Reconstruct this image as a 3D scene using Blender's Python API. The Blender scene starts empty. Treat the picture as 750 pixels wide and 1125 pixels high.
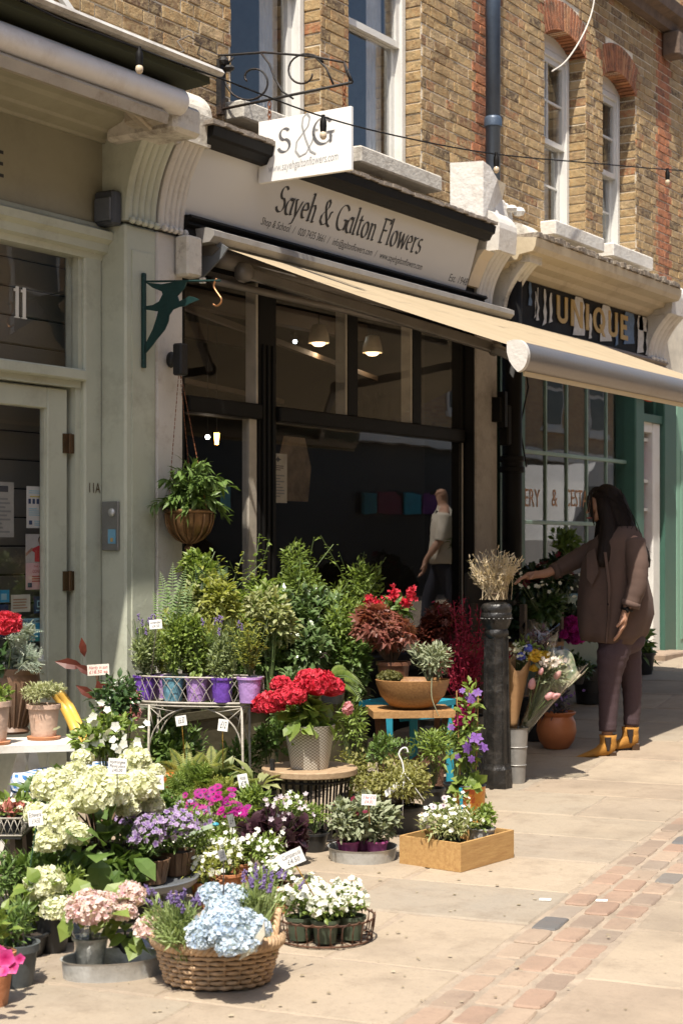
import bpy, math, random
import numpy as np
from mathutils import Vector, Matrix
random.seed(7); RNG=np.random.default_rng(7)
PI=math.pi
S=bpy.context.scene; COL=S.collection
# ---------------------------------------------------------------- measuring frame
# X runs along the shop fronts, Y towards the fronts, Z up.  The photographer stands at the origin, eye 1.30 m.
FPX,HY,CX,EYE=1780.,600.,375.,1.30
VD=(.8400,.5427); VR=(.5427,-.8400)
def ray(px): 
    u=(px-CX)/FPX
    return (u*VR[0]+VD[0], u*VR[1]+VD[1])
def at(px,py,d):
    a=ray(px); return Vector((a[0]*d,a[1]*d,EYE+(HY-py)/FPX*d))
def onY(px,py,Y): return at(px,py,Y/ray(px)[1])
def onX(px,py,X): return at(px,py,X/ray(px)[0])
def onZ(px,py,z): return at(px,py,(EYE-z)*FPX/(py-HY))
def ground(X,Y=0):
    t=max(0.,min(1.,(X-8.)/6.5)); return .31*(t*t*(3-2*t))*.5+.31*t*.5
def GP(px,py):
    z=0.
    for _ in range(12):
        p=onZ(px,py,z); z=ground(p.x,p.y)
    return p
def gd(px,d):
    p=at(px,0,d); return Vector((p.x,p.y,ground(p.x)))
def mpp(d): return d/FPX
# ---------------------------------------------------------------- mesh builder
class MB:
    def __init__(s): s.V=[];s.L=[];s.n=0;s.R=[];s.T=[]
    def raw(s,V,faces,mi=0,rnd=0.,tip=0.):
        V=np.asarray(V,float).reshape(-1,3)
        s.V.append(V); k=len(V)
        s.R.append(np.broadcast_to(np.asarray(rnd,float),(k,)).copy()); s.T.append(np.broadcast_to(np.asarray(tip,float),(k,)).copy())
        by={}
        for f in faces: by.setdefault(len(f),[]).append(f)
        for c,fs in by.items(): s.L.append((np.asarray(fs,np.int64)+s.n,mi))
        s.n+=k; return s
    def inst(s,tm,T,R,sc,rnd=None,mi=0):
        V,fs,tp=tm; T=np.asarray(T,float).reshape(-1,3); n=len(T)
        if n==0: return s
        sc=np.asarray(sc,float)
        if sc.ndim==0: sc=np.full((n,3),float(sc))
        if sc.ndim==1: sc=np.repeat(sc[:,None],3,1)
        W=np.einsum('nij,nkj->nki',R,V[None]*sc[:,None,:])+T[:,None,:]
        k=len(V); s.V.append(W.reshape(-1,3))
        r=RNG.random(n) if rnd is None else np.broadcast_to(np.asarray(rnd,float),(n,))
        s.R.append(np.repeat(r,k)); s.T.append(np.tile(tp,n))
        by={}
        for f in fs: by.setdefault(len(f),[]).append(f)
        off=(np.arange(n)*k)[:,None,None]+s.n
        for c,f in by.items(): s.L.append(((np.asarray(f,np.int64)[None]+off).reshape(-1,c),mi))
        s.n+=n*k; return s
    def box(s,a,b,mi=0,rnd=0.,M=None,bev=0.):
        x0,y0,z0=[min(a[i],b[i]) for i in range(3)]; x1,y1,z1=[max(a[i],b[i]) for i in range(3)]
        if bev>0:
            e=min(bev,(x1-x0)*.45,(y1-y0)*.45,(z1-z0)*.45); V=[];ix={}
            for i,x in enumerate((x0,x1)):
                for j,y in enumerate((y0,y1)):
                    for k,z in enumerate((z0,z1)):
                        sx,sy,sz=(e if i==0 else -e),(e if j==0 else -e),(e if k==0 else -e)
                        for ax,v in enumerate(((x,y+sy,z+sz),(x+sx,y,z+sz),(x+sx,y+sy,z))):
                            ix[(i,j,k,ax)]=len(V); V.append(v)
            F=[]
            g=lambda i,j,k,a:ix[(i,j,k,a)]
            for i in (0,1): F.append([g(i,0,0,0),g(i,1,0,0),g(i,1,1,0),g(i,0,1,0)])
            for j in (0,1): F.append([g(0,j,0,1),g(1,j,0,1),g(1,j,1,1),g(0,j,1,1)])
            for k in (0,1): F.append([g(0,0,k,2),g(1,0,k,2),g(1,1,k,2),g(0,1,k,2)])
            for i in (0,1):
                for j in (0,1):
                    F.append([g(i,j,0,0),g(i,j,1,0),g(i,j,1,1),g(i,j,0,1)])
                for k in (0,1):
                    F.append([g(i,0,k,0),g(i,1,k,0),g(i,1,k,2),g(i,0,k,2)])
            for j in (0,1):
                for k in (0,1):
                    F.append([g(0,j,k,1),g(1,j,k,1),g(1,j,k,2),g(0,j,k,2)])
            for i in (0,1):
                for j in (0,1):
                    for k in (0,1): F.append([g(i,j,k,0),g(i,j,k,1),g(i,j,k,2)])
            c=Vector(((x0+x1)/2,(y0+y1)/2,(z0+z1)/2)); FF=[]
            for f in F:
                p=[Vector(V[q]) for q in f]; nn=(p[1]-p[0]).cross(p[2]-p[0])
                m=sum(p,Vector())/len(p)
                FF.append(f if nn.dot(m-c)>0 else f[::-1])
            F=FF
        else:
            V=[(x0,y0,z0),(x1,y0,z0),(x1,y1,z0),(x0,y1,z0),(x0,y0,z1),(x1,y0,z1),(x1,y1,z1),(x0,y1,z1)]
            F=[(0,3,2,1),(4,5,6,7),(0,1,5,4),(1,2,6,5),(2,3,7,6),(3,0,4,7)]
        if M is not None: V=[M@Vector(v) for v in V]
        return s.raw([tuple(v) for v in V],F,mi,rnd)
    def bar(s,a,b,w,h,mi=0,up=(0,0,1),bev=0.,rnd=0.):
        a=Vector(a);b=Vector(b);d=b-a;L=d.length;d.normalize();up=Vector(up)
        sd=d.cross(up)
        if sd.length<1e-4: sd=d.cross(Vector((1,0,0)))
        sd.normalize();u=sd.cross(d)
        M=Matrix((( d.x,sd.x,u.x,a.x),(d.y,sd.y,u.y,a.y),(d.z,sd.z,u.z,a.z),(0,0,0,1)))
        return s.box((0,-w/2,-h/2),(L,w/2,h/2),mi,rnd,M,bev)
    def tube(s,P,r,n=8,mi=0,cap=True,rnd=0.,closed=False,flat=1.):
        P=[Vector(p) for p in P]; m=len(P)
        r=[r]*m if not hasattr(r,'__len__') else list(r)
        V=[];F=[];up=None;T=[]
        for i in range(m):
            if closed: t=P[(i+1)%m]-P[i-1]
            else: t=P[min(i+1,m-1)]-P[max(i-1,0)]
            if t.length<1e-9: t=Vector((0,0,1))
            t.normalize()
            if up is None:
                up=Vector((0,0,1)) if abs(t.z)<.9 else Vector((1,0,0))
            sd=t.cross(up)
            if sd.length<1e-5: sd=t.orthogonal()
            sd.normalize(); up=sd.cross(t).normalized()
            for k in range(n):
                a=2*PI*k/n; V.append(P[i]+sd*(math.cos(a)*r[i])+up*(math.sin(a)*r[i]*flat)); T.append(i/max(1,m-1))
        for i in range(m if closed else m-1):
            j=(i+1)%m
            for k in range(n):
                q=(k+1)%n; F.append((i*n+k,i*n+q,j*n+q,j*n+k))
        if cap and not closed: F.append(tuple(range(n))[::-1]); F.append(tuple((m-1)*n+k for k in range(n)))
        return s.raw([tuple(v) for v in V],F,mi,rnd,T)
    def lathe(s,c,prof,n=24,mi=0,rnd=0.,sx=1.,sy=1.,rot=0.,wob=0.,M=None):
        V=[];F=[];m=len(prof)
        for (r,z) in prof:
            for k in range(n):
                a=2*PI*k/n; rr=r*(1+wob*math.sin(a*3+z*30)); x=rr*math.cos(a)*sx;y=rr*math.sin(a)*sy
                p=Vector((x*math.cos(rot)-y*math.sin(rot),x*math.sin(rot)+y*math.cos(rot),z))
                if M is not None: p=M@p
                V.append((c[0]+p.x,c[1]+p.y,c[2]+p.z))
        for i in range(m-1):
            for k in range(n):
                q=(k+1)%n; F.append((i*n+k,i*n+q,(i+1)*n+q,(i+1)*n+k))
        if prof[0][0]>1e-5: F.append(tuple(range(n))[::-1])
        if prof[-1][0]>1e-5: F.append(tuple((m-1)*n+k for k in range(n)))
        return s.raw(V,F,mi,rnd)
    def ball(s,c,r,n=12,mi=0,rnd=0.,M=None):
        r=r if hasattr(r,'__len__') else (r,r,r); V=[];F=[];m=max(4,n//2)
        for i in range(m+1):
            t=PI*i/m
            for k in range(n):
                a=2*PI*k/n; p=Vector((r[0]*math.sin(t)*math.cos(a),r[1]*math.sin(t)*math.sin(a),-r[2]*math.cos(t)))
                if M is not None: p=M@p
                V.append((c[0]+p.x,c[1]+p.y,c[2]+p.z))
        for i in range(m):
            for k in range(n):
                q=(k+1)%n; F.append((i*n+k,i*n+q,(i+1)*n+q,(i+1)*n+k))
        return s.raw(V,F,mi,rnd)
    def prism(s,poly,o,u,v,th,mi=0,rnd=0.):
        "polygon (2D) in plane o+u*x+v*y, thickened by th along u x v"
        o=Vector(o);u=Vector(u);v=Vector(v);n=u.cross(v).normalized()*th; k=len(poly)
        A=[o+u*p[0]+v*p[1] for p in poly]; V=[tuple(a) for a in A]+[tuple(a+n) for a in A]
        F=[tuple(range(k))[::-1],tuple(range(k,2*k))]+[(i,(i+1)%k,(i+1)%k+k,i+k) for i in range(k)]
        return s.raw(V,F,mi,rnd)
    def loft(s,rings,mi=0,cap=True,rnd=0.):
        V=[];F=[];n=len(rings[0])
        for r in rings: V+= [tuple(p) for p in r]
        for i in range(len(rings)-1):
            for k in range(n):
                q=(k+1)%n; F.append((i*n+k,i*n+q,(i+1)*n+q,(i+1)*n+k))
        if cap: F.append(tuple(range(n))[::-1]); F.append(tuple((len(rings)-1)*n+k for k in range(n)))
        return s.raw(V,F,mi,rnd)
    def text(s,txt,o,u,v,h=None,w=None,mi=0,th=.0008,shear=0.,align='L'):
        V,F=textmesh(txt)
        if len(V)==0: return s
        mn=V.min(0);mx=V.max(0); V=V-np.array([mn[0],0,0]); W=mx[0]-mn[0]
        sy=(h or 1)/.73; sx=sy if w is None else w/W
        u=Vector(u).normalized();v=Vector(v).normalized();n=u.cross(v).normalized()
        x=V[:,0]*sx; y=V[:,1]*sy
        if align=='C': x=x-W*sx/2
        x=x+y*shear
        P=np.outer(x,u)+np.outer(y,v)+np.array(o)+np.outer(np.full(len(V),th),n)
        return s.raw(P,F,mi)
    def build(s,name,mats,parent=None,smooth=False,origin=None,auto=None):
        me=bpy.data.meshes.new(name)
        V=np.concatenate(s.V) if s.V else np.zeros((0,3))
        root=parent; off=np.zeros(3)
        if parent is not None:
            q=parent
            while q is not None: off+=np.array(q.location); q=q.parent
        elif origin is not None: off=np.array(origin,float)
        V=V-off
        loops=[];tot=[];mi=[]
        for a,m in s.L:
            loops.append(a.reshape(-1)); tot.append(np.full(len(a),a.shape[1])); mi.append(np.full(len(a),m))
        if loops:
            loops=np.concatenate(loops);tot=np.concatenate(tot);mi=np.concatenate(mi)
            me.vertices.add(len(V)); me.vertices.foreach_set('co',V.reshape(-1))
            me.loops.add(len(loops)); me.loops.foreach_set('vertex_index',loops.astype(np.int32))
            me.polygons.add(len(tot)); st=np.concatenate([[0],np.cumsum(tot)[:-1]])
            me.polygons.foreach_set('loop_start',st.astype(np.int32)); me.polygons.foreach_set('loop_total',tot.astype(np.int32))
            me.polygons.foreach_set('material_index',mi.astype(np.int32))
            me.polygons.foreach_set('use_smooth',np.full(len(tot),bool(smooth)))
            a=me.attributes.new('rnd','FLOAT','POINT'); a.data.foreach_set('value',np.concatenate(s.R))
            a=me.attributes.new('tip','FLOAT','POINT'); a.data.foreach_set('value',np.concatenate(s.T))
            me.update(calc_edges=True); me.validate()
        for m in (mats if isinstance(mats,(list,tuple)) else [mats]): me.materials.append(m)
        if auto and smooth:
            try: me.set_sharp_from_angle(angle=math.radians(auto))
            except Exception: pass
        o=bpy.data.objects.new(name,me); COL.objects.link(o)
        if parent is not None: o.parent=parent
        elif origin is not None: o.location=origin
        return o
_tx={}
def textmesh(t):
    if t in _tx: return _tx[t]
    cu=bpy.data.curves.new('txt','FONT'); cu.body=t; cu.size=1.; cu.resolution_u=3
    ob=bpy.data.objects.new('txt',cu); COL.objects.link(ob)
    dg=bpy.context.evaluated_depsgraph_get(); me=bpy.data.meshes.new_from_object(ob.evaluated_get(dg))
    V=np.array([tuple(v.co) for v in me.vertices]).reshape(-1,3); F=[tuple(p.vertices) for p in me.polygons]
    bpy.data.objects.remove(ob); bpy.data.curves.remove(cu); bpy.data.meshes.remove(me)
    _tx[t]=(V,F); return _tx[t]
# ---------------------------------------------------------------- scene objects
def tag(o,label=None,cat=None,group=None,kind=None):
    if label: o['label']=label
    if cat: o['category']=cat
    if group: o['group']=group
    if kind: o['kind']=kind
    return o
def thing(name,label,cat,loc=(0,0,0),group=None):
    o=bpy.data.objects.new(name,None); COL.objects.link(o); o.location=loc; o.empty_display_size=.05
    return tag(o,label,cat,group)
def dup(o,parent=None):
    c=o.copy(); COL.objects.link(c); c.parent=parent
    for ch in list(o.children): dup(ch,c)
    return c
def copy_thing(o,loc,label,rotz=0.,sc=1.):
    kids=list(o.children_recursive); c=dup(o); c.location=loc; c.rotation_euler=(0,0,rotz); c.scale=(sc,sc,sc); c['label']=label; return c
# ---------------------------------------------------------------- materials
_m={}
class N:
    def __init__(s,name):
        s.m=bpy.data.materials.new(name); s.m.use_nodes=True; s.t=s.m.node_tree; s.t.nodes.clear()
        s.out=s.t.nodes.new('ShaderNodeOutputMaterial')
    def n(s,ty,ins=None,**kw):
        x=s.t.nodes.new(ty)
        for k,v in kw.items(): setattr(x,k,v)
        for k,v in (ins or {}).items():
            if hasattr(v,'type') and hasattr(v,'is_linked'): s.t.links.new(v,x.inputs[k])
            else: x.inputs[k].default_value=v
        return x
    def math(s,op,a,b=0.,c=None):
        i={0:a,1:b}
        if c is not None: i[2]=c
        return s.n('ShaderNodeMath',i,operation=op).outputs[0]
    def mix(s,f,a,b,mode='MIX'):
        x=s.t.nodes.new('ShaderNodeMix'); x.data_type='RGBA'; x.blend_type=mode
        for i,v in ((0,f),(6,a),(7,b)):
            if hasattr(v,'is_linked'): s.t.links.new(v,x.inputs[i])
            else: x.inputs[i].default_value=(tuple(v)+(1,))[:4] if hasattr(v,'__len__') else v
        return x.outputs[2]
    def ramp(s,f,stops,interp='LINEAR'):
        x=s.n('ShaderNodeValToRGB',{0:f}); cr=x.color_ramp; cr.interpolation=interp
        while len(cr.elements)<len(stops): cr.elements.new(.5)
        for e,(p,c) in zip(cr.elements,stops): e.position=p; e.color=tuple(c)+(1,)
        return x.outputs[0]
    def noise(s,vec,scale,detail=4,rough=.6,out=0):
        return s.n('ShaderNodeTexNoise',{'Vector':vec,'Scale':scale,'Detail':detail,'Roughness':rough}).outputs[out]
    def coord(s): return s.n('ShaderNodeTexCoord').outputs['Object']
    def attr(s,a): return s.n('ShaderNodeAttribute',attribute_name=a).outputs['Fac']
    def bsdf(s,col,rough=.6,metal=0.,normal=None,**kw):
        b=s.n('ShaderNodeBsdfPrincipled')
        for k,v in (('Base Color',col),('Roughness',rough),('Metallic',metal)):
            if hasattr(v,'is_linked'): s.t.links.new(v,b.inputs[k])
            else: b.inputs[k].default_value=(tuple(v)+(1,))[:4] if hasattr(v,'__len__') else v
        if normal is not None: s.t.links.new(normal,b.inputs['Normal'])
        for k,v in kw.items():
            k=k.replace('_',' ')
            if hasattr(v,'is_linked'): s.t.links.new(v,b.inputs[k])
            else: b.inputs[k].default_value=v
        return b.outputs[0]
    def done(s,sh): s.t.links.new(sh,s.out.inputs[0]); return s.m
def mul(c,k): return tuple(min(1.,x*k) for x in c[:3])
def mat(name,col,rough=.6,metal=0.,var=.18,scale=6.,bump=.15,bs=60.,dirt=None,dirtamt=.35,dscale=3.,spec=.5):
    "painted / stone / metal surface with uneven tone and fine relief"
    if name in _m: return _m[name]
    s=N(name); c=s.coord()
    n1=s.noise(c,scale,5,.65)
    base=s.mix(s.ramp(n1,[(.3,(0,0,0)),(.7,(1,1,1))]),mul(col,1-var),mul(col,1+var))
    if dirt is not None:
        d=s.ramp(s.noise(c,dscale,8,.75),[(.5,(0,0,0)),(.68,(1,1,1))])
        base=s.mix(s.math('MULTIPLY',d,dirtamt),base,dirt)
    n2=s.noise(c,bs,4,.6)
    nb=s.n('ShaderNodeBump',{'Strength':bump,'Distance':.01,'Height':n2}).outputs[0]
    r=s.math('ADD',s.math('MULTIPLY',s.math('SUBTRACT',n1,.5),.3),rough)
    _m[name]=s.done(s.bsdf(base,r,metal,nb,**{'Specular IOR Level':spec})); return _m[name]
def leafm(name,a,b,tipc=None,trans=.35,rough=.45,tipamt=.6,spec=.4,base=None):
    if name in _m: return _m[name]
    s=N(name); r=s.attr('rnd'); t=s.attr('tip')
    c=s.mix(r,a,b)
    if tipc is not None: c=s.mix(s.math('MULTIPLY',s.math('POWER',t,1.5),tipamt),c,tipc)
    n=s.noise(s.coord(),90.,2); c=s.mix(s.math('MULTIPLY',n,.35),c,mul(a,.6),'MIX')
    p=s.bsdf(c,rough,0.,**{'Specular IOR Level':spec})
    tr=s.n('ShaderNodeBsdfTranslucent'); s.t.links.new(s.mix(1.,c,(1.25,1.25,.75),'MULTIPLY'),tr.inputs[0])
    m=s.n('ShaderNodeMixShader',{0:trans}); s.t.links.new(p,m.inputs[1]); s.t.links.new(tr.outputs[0],m.inputs[2])
    _m[name]=s.done(m.outputs[0]); return _m[name]
def wood(name,a,b,axis=0,scale=14.,rough=.6):
    if name in _m: return _m[name]
    s=N(name); c=s.coord(); sc=[6,6,6]; sc[axis]=.6
    mp=s.n('ShaderNodeMapping',{'Vector':c,'Scale':tuple(sc)}).outputs[0]
    g=s.noise(mp,scale,6,.7); k=s.noise(c,3.,3)
    col=s.mix(s.ramp(g,[(.35,(0,0,0)),(.65,(1,1,1))]),a,b); col=s.mix(s.math('MULTIPLY',k,.4),col,mul(a,.6))
    nb=s.n('ShaderNodeBump',{'Strength':.3,'Distance':.005,'Height':g}).outputs[0]
    _m[name]=s.done(s.bsdf(col,rough,0.,nb)); return _m[name]
def glassm(name='window_glass',tint=(1,1,1),ior=1.52,rough=0.):
    if name in _m: return _m[name]
    s=N(name); f=s.n('ShaderNodeFresnel',{'IOR':ior}).outputs[0]; bf=s.n('ShaderNodeNewGeometry').outputs['Backfacing']; f=s.math('MULTIPLY',f,s.math('SUBTRACT',1.,bf)); f=s.math('MULTIPLY',f,1.7)
    t=s.n('ShaderNodeBsdfTransparent',{0:tuple(tint)+(1,)}).outputs[0]
    wv=s.noise(s.coord(),1.6,2); nb=s.n('ShaderNodeBump',{'Strength':.035,'Distance':.03,'Height':wv}).outputs[0]
    g=s.n('ShaderNodeBsdfGlossy',{'Roughness':rough,'Normal':nb}).outputs[0]
    m=s.n('ShaderNodeMixShader',{0:f}); s.t.links.new(t,m.inputs[1]); s.t.links.new(g,m.inputs[2])
    _m[name]=s.done(m.outputs[0]); return _m[name]
def emit(name,col,k):
    if name in _m: return _m[name]
    s=N(name); e=s.n('ShaderNodeEmission',{0:tuple(col)+(1,),1:k}).outputs[0]; _m[name]=s.done(e); return _m[name]
# ---------------------------------------------------------------- leaf / petal templates (length along +Y, normal +Z)
def T_leaf(w=.5,bend=-.25,fold=.12):
    V=[(0,0,0),(-w*.42,.3,fold*.5),(0,.3,0),(w*.42,.3,fold*.5),(-w*.5,.6,fold*.5+bend*.3),(0,.6,bend*.3),(w*.5,.6,fold*.5+bend*.3),(0,1,bend)]
    F=[(0,2,1),(0,3,2),(1,2,5,4),(2,3,6,5),(4,5,7),(5,6,7)]
    return np.array(V),F,np.array([v[1] for v in V])
def T_blade(w=.08,bend=-.15):
    V=[(-w/2,0,0),(w/2,0,0),(-w/2,.5,.03),(w/2,.5,.03),(0,1,bend)]
    return np.array(V),[(0,1,3,2),(2,3,4)],np.array([0,0,.5,.5,1.])
def T_petals(k=5,w=.8,r=1.,cup=.15,inner=.0):
    V=[];F=[];tp=[]
    for i in range(k):
        a=2*PI*i/k; c,s=math.cos(a),math.sin(a); b=len(V); hw=w*PI/k
        for (x,y,z,t) in ((0,inner,0,0),(-hw*.75,.62,cup*.6,.7),(0,.55,cup*.35,.6),(hw*.75,.62,cup*.6,.7),(0,1,cup,1)):
            V.append(((x*c-y*s)*r,(x*s+y*c)*r,z*r)); tp.append(t)
        F+= [(b,b+2,b+1),(b,b+3,b+2),(b+1,b+2,b+4),(b+2,b+3,b+4)]
    return np.array(V),F,np.array(tp)
def T_stem():
    V=[];
    for y in (0,1):
        for k in range(3): a=2*PI*k/3; V.append((math.cos(a),y,math.sin(a)))
    return np.array(V),[(0,1,4,3),(1,2,5,4),(2,0,3,5)],np.array([0,0,0,1.,1,1])
def T_blob():
    V=[(0,0,-1),(1,0,0),(0,1,0),(-1,0,0),(0,-1,0),(0,0,1)]
    return np.array(V,float),[(1,2,5),(2,3,5),(3,4,5),(4,1,5),(2,1,0),(3,2,0),(4,3,0),(1,4,0)],np.array([0,.5,.5,.5,.5,1.])
def T_comp(k=5,w=.35,l=.6):
    "pinnate leaf with k pairs of leaflets"
    V=[];F=[];tp=[]
    for i in range(k):
        y=.15+.75*i/k; ll=l*(1-.6*i/k)
        for sg in (-1,1):
            b=len(V)
            for (x,yy,z) in ((0,y,0),(sg*ll*.5,y+.02,.04),(sg*ll,y+.1,-.05),(sg*ll*.5,y+.17,.02)): V.append((x,yy,z-.3*y*y)); tp.append(abs(x)*2)
            F.append((b,b+1,b+2,b+3))
    b=len(V); V+=[(-.05,.85,-.22),(.05,.85,-.22),(0,1.1,-.36)];tp+=[.5,.5,1]; F.append((b,b+1,b+2))
    return np.array(V),F,np.array(tp)
def T_palm(k=7,w=.16):
    V=[];F=[];tp=[]
    for i in range(k):
        a=(-1+2*i/(k-1))*2.0; l=1-.35*abs(a)/2; c,s=math.cos(a),math.sin(a); b=len(V)
        for (x,y,z) in ((0,0,0),(-w,l*.55,.03),(w,l*.55,.03),(0,l,-.18)): V.append((x*c-y*s,x*s+y*c,z)); tp.append(y)
        F+= [(b,b+2,b+1),(b+1,b+2,b+3)]
    return np.array(V),F,np.array(tp)
LEAF=T_leaf(); LEAFN=T_leaf(.28,-.2,.06); LEAFW=T_leaf(.8,-.3,.15); BLADE=T_blade(); STEM=T_stem(); BLOB=T_blob()
COMP=T_comp(); PALM=T_palm(); PET4=T_petals(4,.95,1.,.12); PET5=T_petals(5,.9,1.,.15); PET12=T_petals(14,.8,1.,.06,.15); PETC=T_petals(5,.75,1.,.6); HEART=T_leaf(1.0,-.35,.2)
def unit(a):
    return a/np.maximum(1e-9,np.linalg.norm(a,axis=-1,keepdims=True))
def frames(Y,Z):
    "rotation matrices whose Y column is the direction, Z column near the wanted normal"
    Y=unit(Y); X=unit(np.cross(Y,Z+1e-6)); Z=np.cross(X,Y); return np.stack([X,Y,Z],axis=2)
def rdir(n): return unit(RNG.normal(size=(n,3)))
def clumps(c,rad,n,k=7,tight=.45,shell=.55,low=-1.):
    "points in an uneven crown: k overlapping clumps inside an ellipsoid"
    c=np.array(c,float);rad=np.array(rad,float)
    d=rdir(k); d[:,2]=np.where(d[:,2]<low,-d[:,2],d[:,2]); cc=d*(RNG.uniform(.25,.8,(k,1))); cr=RNG.uniform(tight*.75,tight*1.35,k)
    i=RNG.integers(0,k,n); q=rdir(n); rr=(shell+(1-shell)*RNG.random(n))
    P=cc[i]+q*(cr[i]*rr)[:,None]
    O=unit(P*.6+q*.7); return c+P*rad, O
def stems(mb,base,tips,r,mi=0,sag=0.):
    base=np.broadcast_to(np.array(base,float),tips.shape); d=tips-base; L=np.linalg.norm(d,axis=1)
    R=frames(d,rdir(len(tips))); mb.inst(STEM,base,R,np.stack([np.full(len(L),r),L,np.full(len(L),r)],1),mi=mi)
def bush(mb,c,rad,n,size,tm=LEAF,k=7,tight=.45,up=.45,mi=0,base=None,smi=None,sr=.0015,ns=30,jit=.6,shell=.5,low=-1.,svar=.35):
    P,O=clumps(c,rad,n,k,tight,shell,low)
    d=unit(O+np.array([0,0,up])+RNG.normal(size=P.shape)*jit); nz=unit(O*.6+np.array([0,0,.9])+RNG.normal(size=P.shape)*.35)
    mb.inst(tm,P,frames(d,nz),size*RNG.uniform(1-svar,1+svar,n),mi=mi)
    if base is not None: 
        i=RNG.integers(0,n,ns); stems(mb,base,P[i],sr,mi=smi if smi is not None else mi)
    return P,O
def blossoms(mb,P,O,size,tm=PET5,mi=0,rnd=None,jit=.35,off=.01):
    n=len(P); Z=unit(O+RNG.normal(size=P.shape)*jit); Y=np.cross(Z,rdir(n)); R=frames(Y,Z)
    mb.inst(tm,P+Z*off,R,size*RNG.uniform(.75,1.2,n),rnd=rnd,mi=mi)
def sphere_pts(c,rad,n,low=-.4,j=.06):
    i=np.arange(n)+.5; z=1-(1-low)*i/n; a=PI*(1+5**.5)*i; r=np.sqrt(np.maximum(0,1-z*z))
    q=np.stack([r*np.cos(a),r*np.sin(a),z],1); q=unit(q+RNG.normal(size=q.shape)*.06)
    return np.array(c,float)+q*np.array(rad,float)*(1+RNG.normal(size=(n,1))*j), q
# ================================================================ palette
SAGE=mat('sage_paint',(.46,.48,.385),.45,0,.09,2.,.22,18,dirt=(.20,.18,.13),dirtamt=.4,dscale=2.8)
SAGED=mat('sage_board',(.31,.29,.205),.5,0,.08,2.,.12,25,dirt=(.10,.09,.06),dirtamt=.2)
WPAINT=mat('weathered_white_paint',(.60,.57,.52),.55,0,.07,5.,.35,35,dirt=(.26,.20,.15),dirtamt=.5,dscale=5.)
DWPAINT=mat('peeling_white_paint',(.62,.58,.50),.65,0,.1,9.,.8,22,dirt=(.17,.13,.09),dirtamt=.85,dscale=7.)
FRAME=mat('window_frame_white',(.68,.67,.63),.45,0,.05,3.,.1,30,dirt=(.35,.3,.24),dirtamt=.35)
SILL=mat('sill_stone',(.52,.49,.43),.8,0,.12,7.,.6,40,dirt=(.16,.13,.1),dirtamt=.6,dscale=6)
BLACK=mat('black_paint',(.008,.0075,.007),.55,0,.3,4.,.1,30,spec=.15)
DARK=mat('dark_metal',(.02,.02,.021),.45,.3,.3,9.,.3,50)
IRON=mat('wrought_iron',(.018,.016,.015),.6,.2,.4,14.,.5,70,dirt=(.12,.05,.02),dirtamt=.4)
RUST=mat('rusty_iron',(.12,.06,.035),.8,.3,.4,20.,.6,60,dirt=(.03,.02,.02),dirtamt=.6,dscale=12)
GREENP=mat('bottle_green_paint',(.045,.115,.085),.4,0,.1,2.,.1,25,dirt=(.03,.06,.045),dirtamt=.25)
MINT=mat('mint_green_door_paint',(.20,.36,.27),.45,0,.06,2.,.08,25,dirt=(.12,.22,.17),dirtamt=.25)
PIPE=mat('slate_blue_pipe',(.06,.085,.125),.4,.2,.15,4.,.2,40,dirt=(.03,.035,.05),dirtamt=.5)
SIGNG=mat('fascia_grey',(.56,.55,.53),.5,0,.03,1.2,.03,12)
INKB=mat('sign_ink',(.02,.02,.022),.5,0,.1)
INKG=mat('sign_grey_ink',(.16,.16,.17),.6,0,.1)
GOLD=mat('gold_paint',(.45,.30,.10),.45,0,.12,9)
CANVAS=mat('awning_canvas',(.60,.50,.33),.85,0,.07,3.,.3,120,dirt=(.42,.33,.2),dirtamt=.4)
ALU=mat('awning_aluminium',(.23,.205,.18),.38,.6,.08,3,.1,40,dirt=(.22,.18,.14),dirtamt=.5)
WALU=mat('white_roller_tube',(.72,.70,.68),.4,.0,.04,3,.08,40,dirt=(.4,.34,.28),dirtamt=.4)
GLASS=glassm()
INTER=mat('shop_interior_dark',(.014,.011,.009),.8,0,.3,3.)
INTERL=mat('shop_interior_timber',(.07,.048,.03),.7,0,.2,3.)
ZINC=mat('galvanised_zinc',(.50,.51,.50),.42,.45,.18,16.,.25,30,dirt=(.2,.2,.19),dirtamt=.6,dscale=14)
CARDW=mat('white_card',(.80,.79,.76),.6,0,.02)
PAPER=mat('aged_paper',(.48,.46,.40),.7,0,.06,9)
# brick materials: every brick carries its own random tone
def brickmat(name,stops,soot=.5):
    if name in _m: return _m[name]
    s=N(name); r=s.attr('rnd'); c=s.coord(); col=s.ramp(r,stops)
    n=s.noise(c,26.,6,.75); col=s.mix(s.ramp(n,[(.42,(0,0,0)),(.62,(1,1,1))]),col,(.42,.31,.16)) if soot<.9 else col
    n3=s.noise(c,11.,5,.7,0); f=s.ramp(n3,[(.45,(0,0,0)),(.72,(1,1,1))]); col=s.mix(s.math('MULTIPLY',f,soot),col,(.055,.04,.028))
    big=s.noise(c,.9,3); col=s.mix(s.math('MULTIPLY',s.ramp(big,[(.45,(0,0,0)),(.7,(1,1,1))]),.3),col,(.14,.09,.055))
    h=s.math('ADD',s.noise(c,70.,5,.7),s.math('MULTIPLY',s.noise(c,20.,3),1.5)); nb=s.n('ShaderNodeBump',{'Strength':.75,'Distance':.012,'Height':h}).outputs[0]
    _m[name]=s.done(s.bsdf(col,.88,0,nb)); return _m[name]
STOCK=brickmat('london_stock_brick',[(0,(.07,.042,.025)),(.12,(.22,.125,.055)),(.25,(.42,.265,.11)),(.45,(.50,.34,.165)),(.6,(.33,.19,.08)),(.78,(.54,.39,.22)),(.90,(.13,.07,.04)),(1,(.50,.20,.08))],.5)
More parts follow.
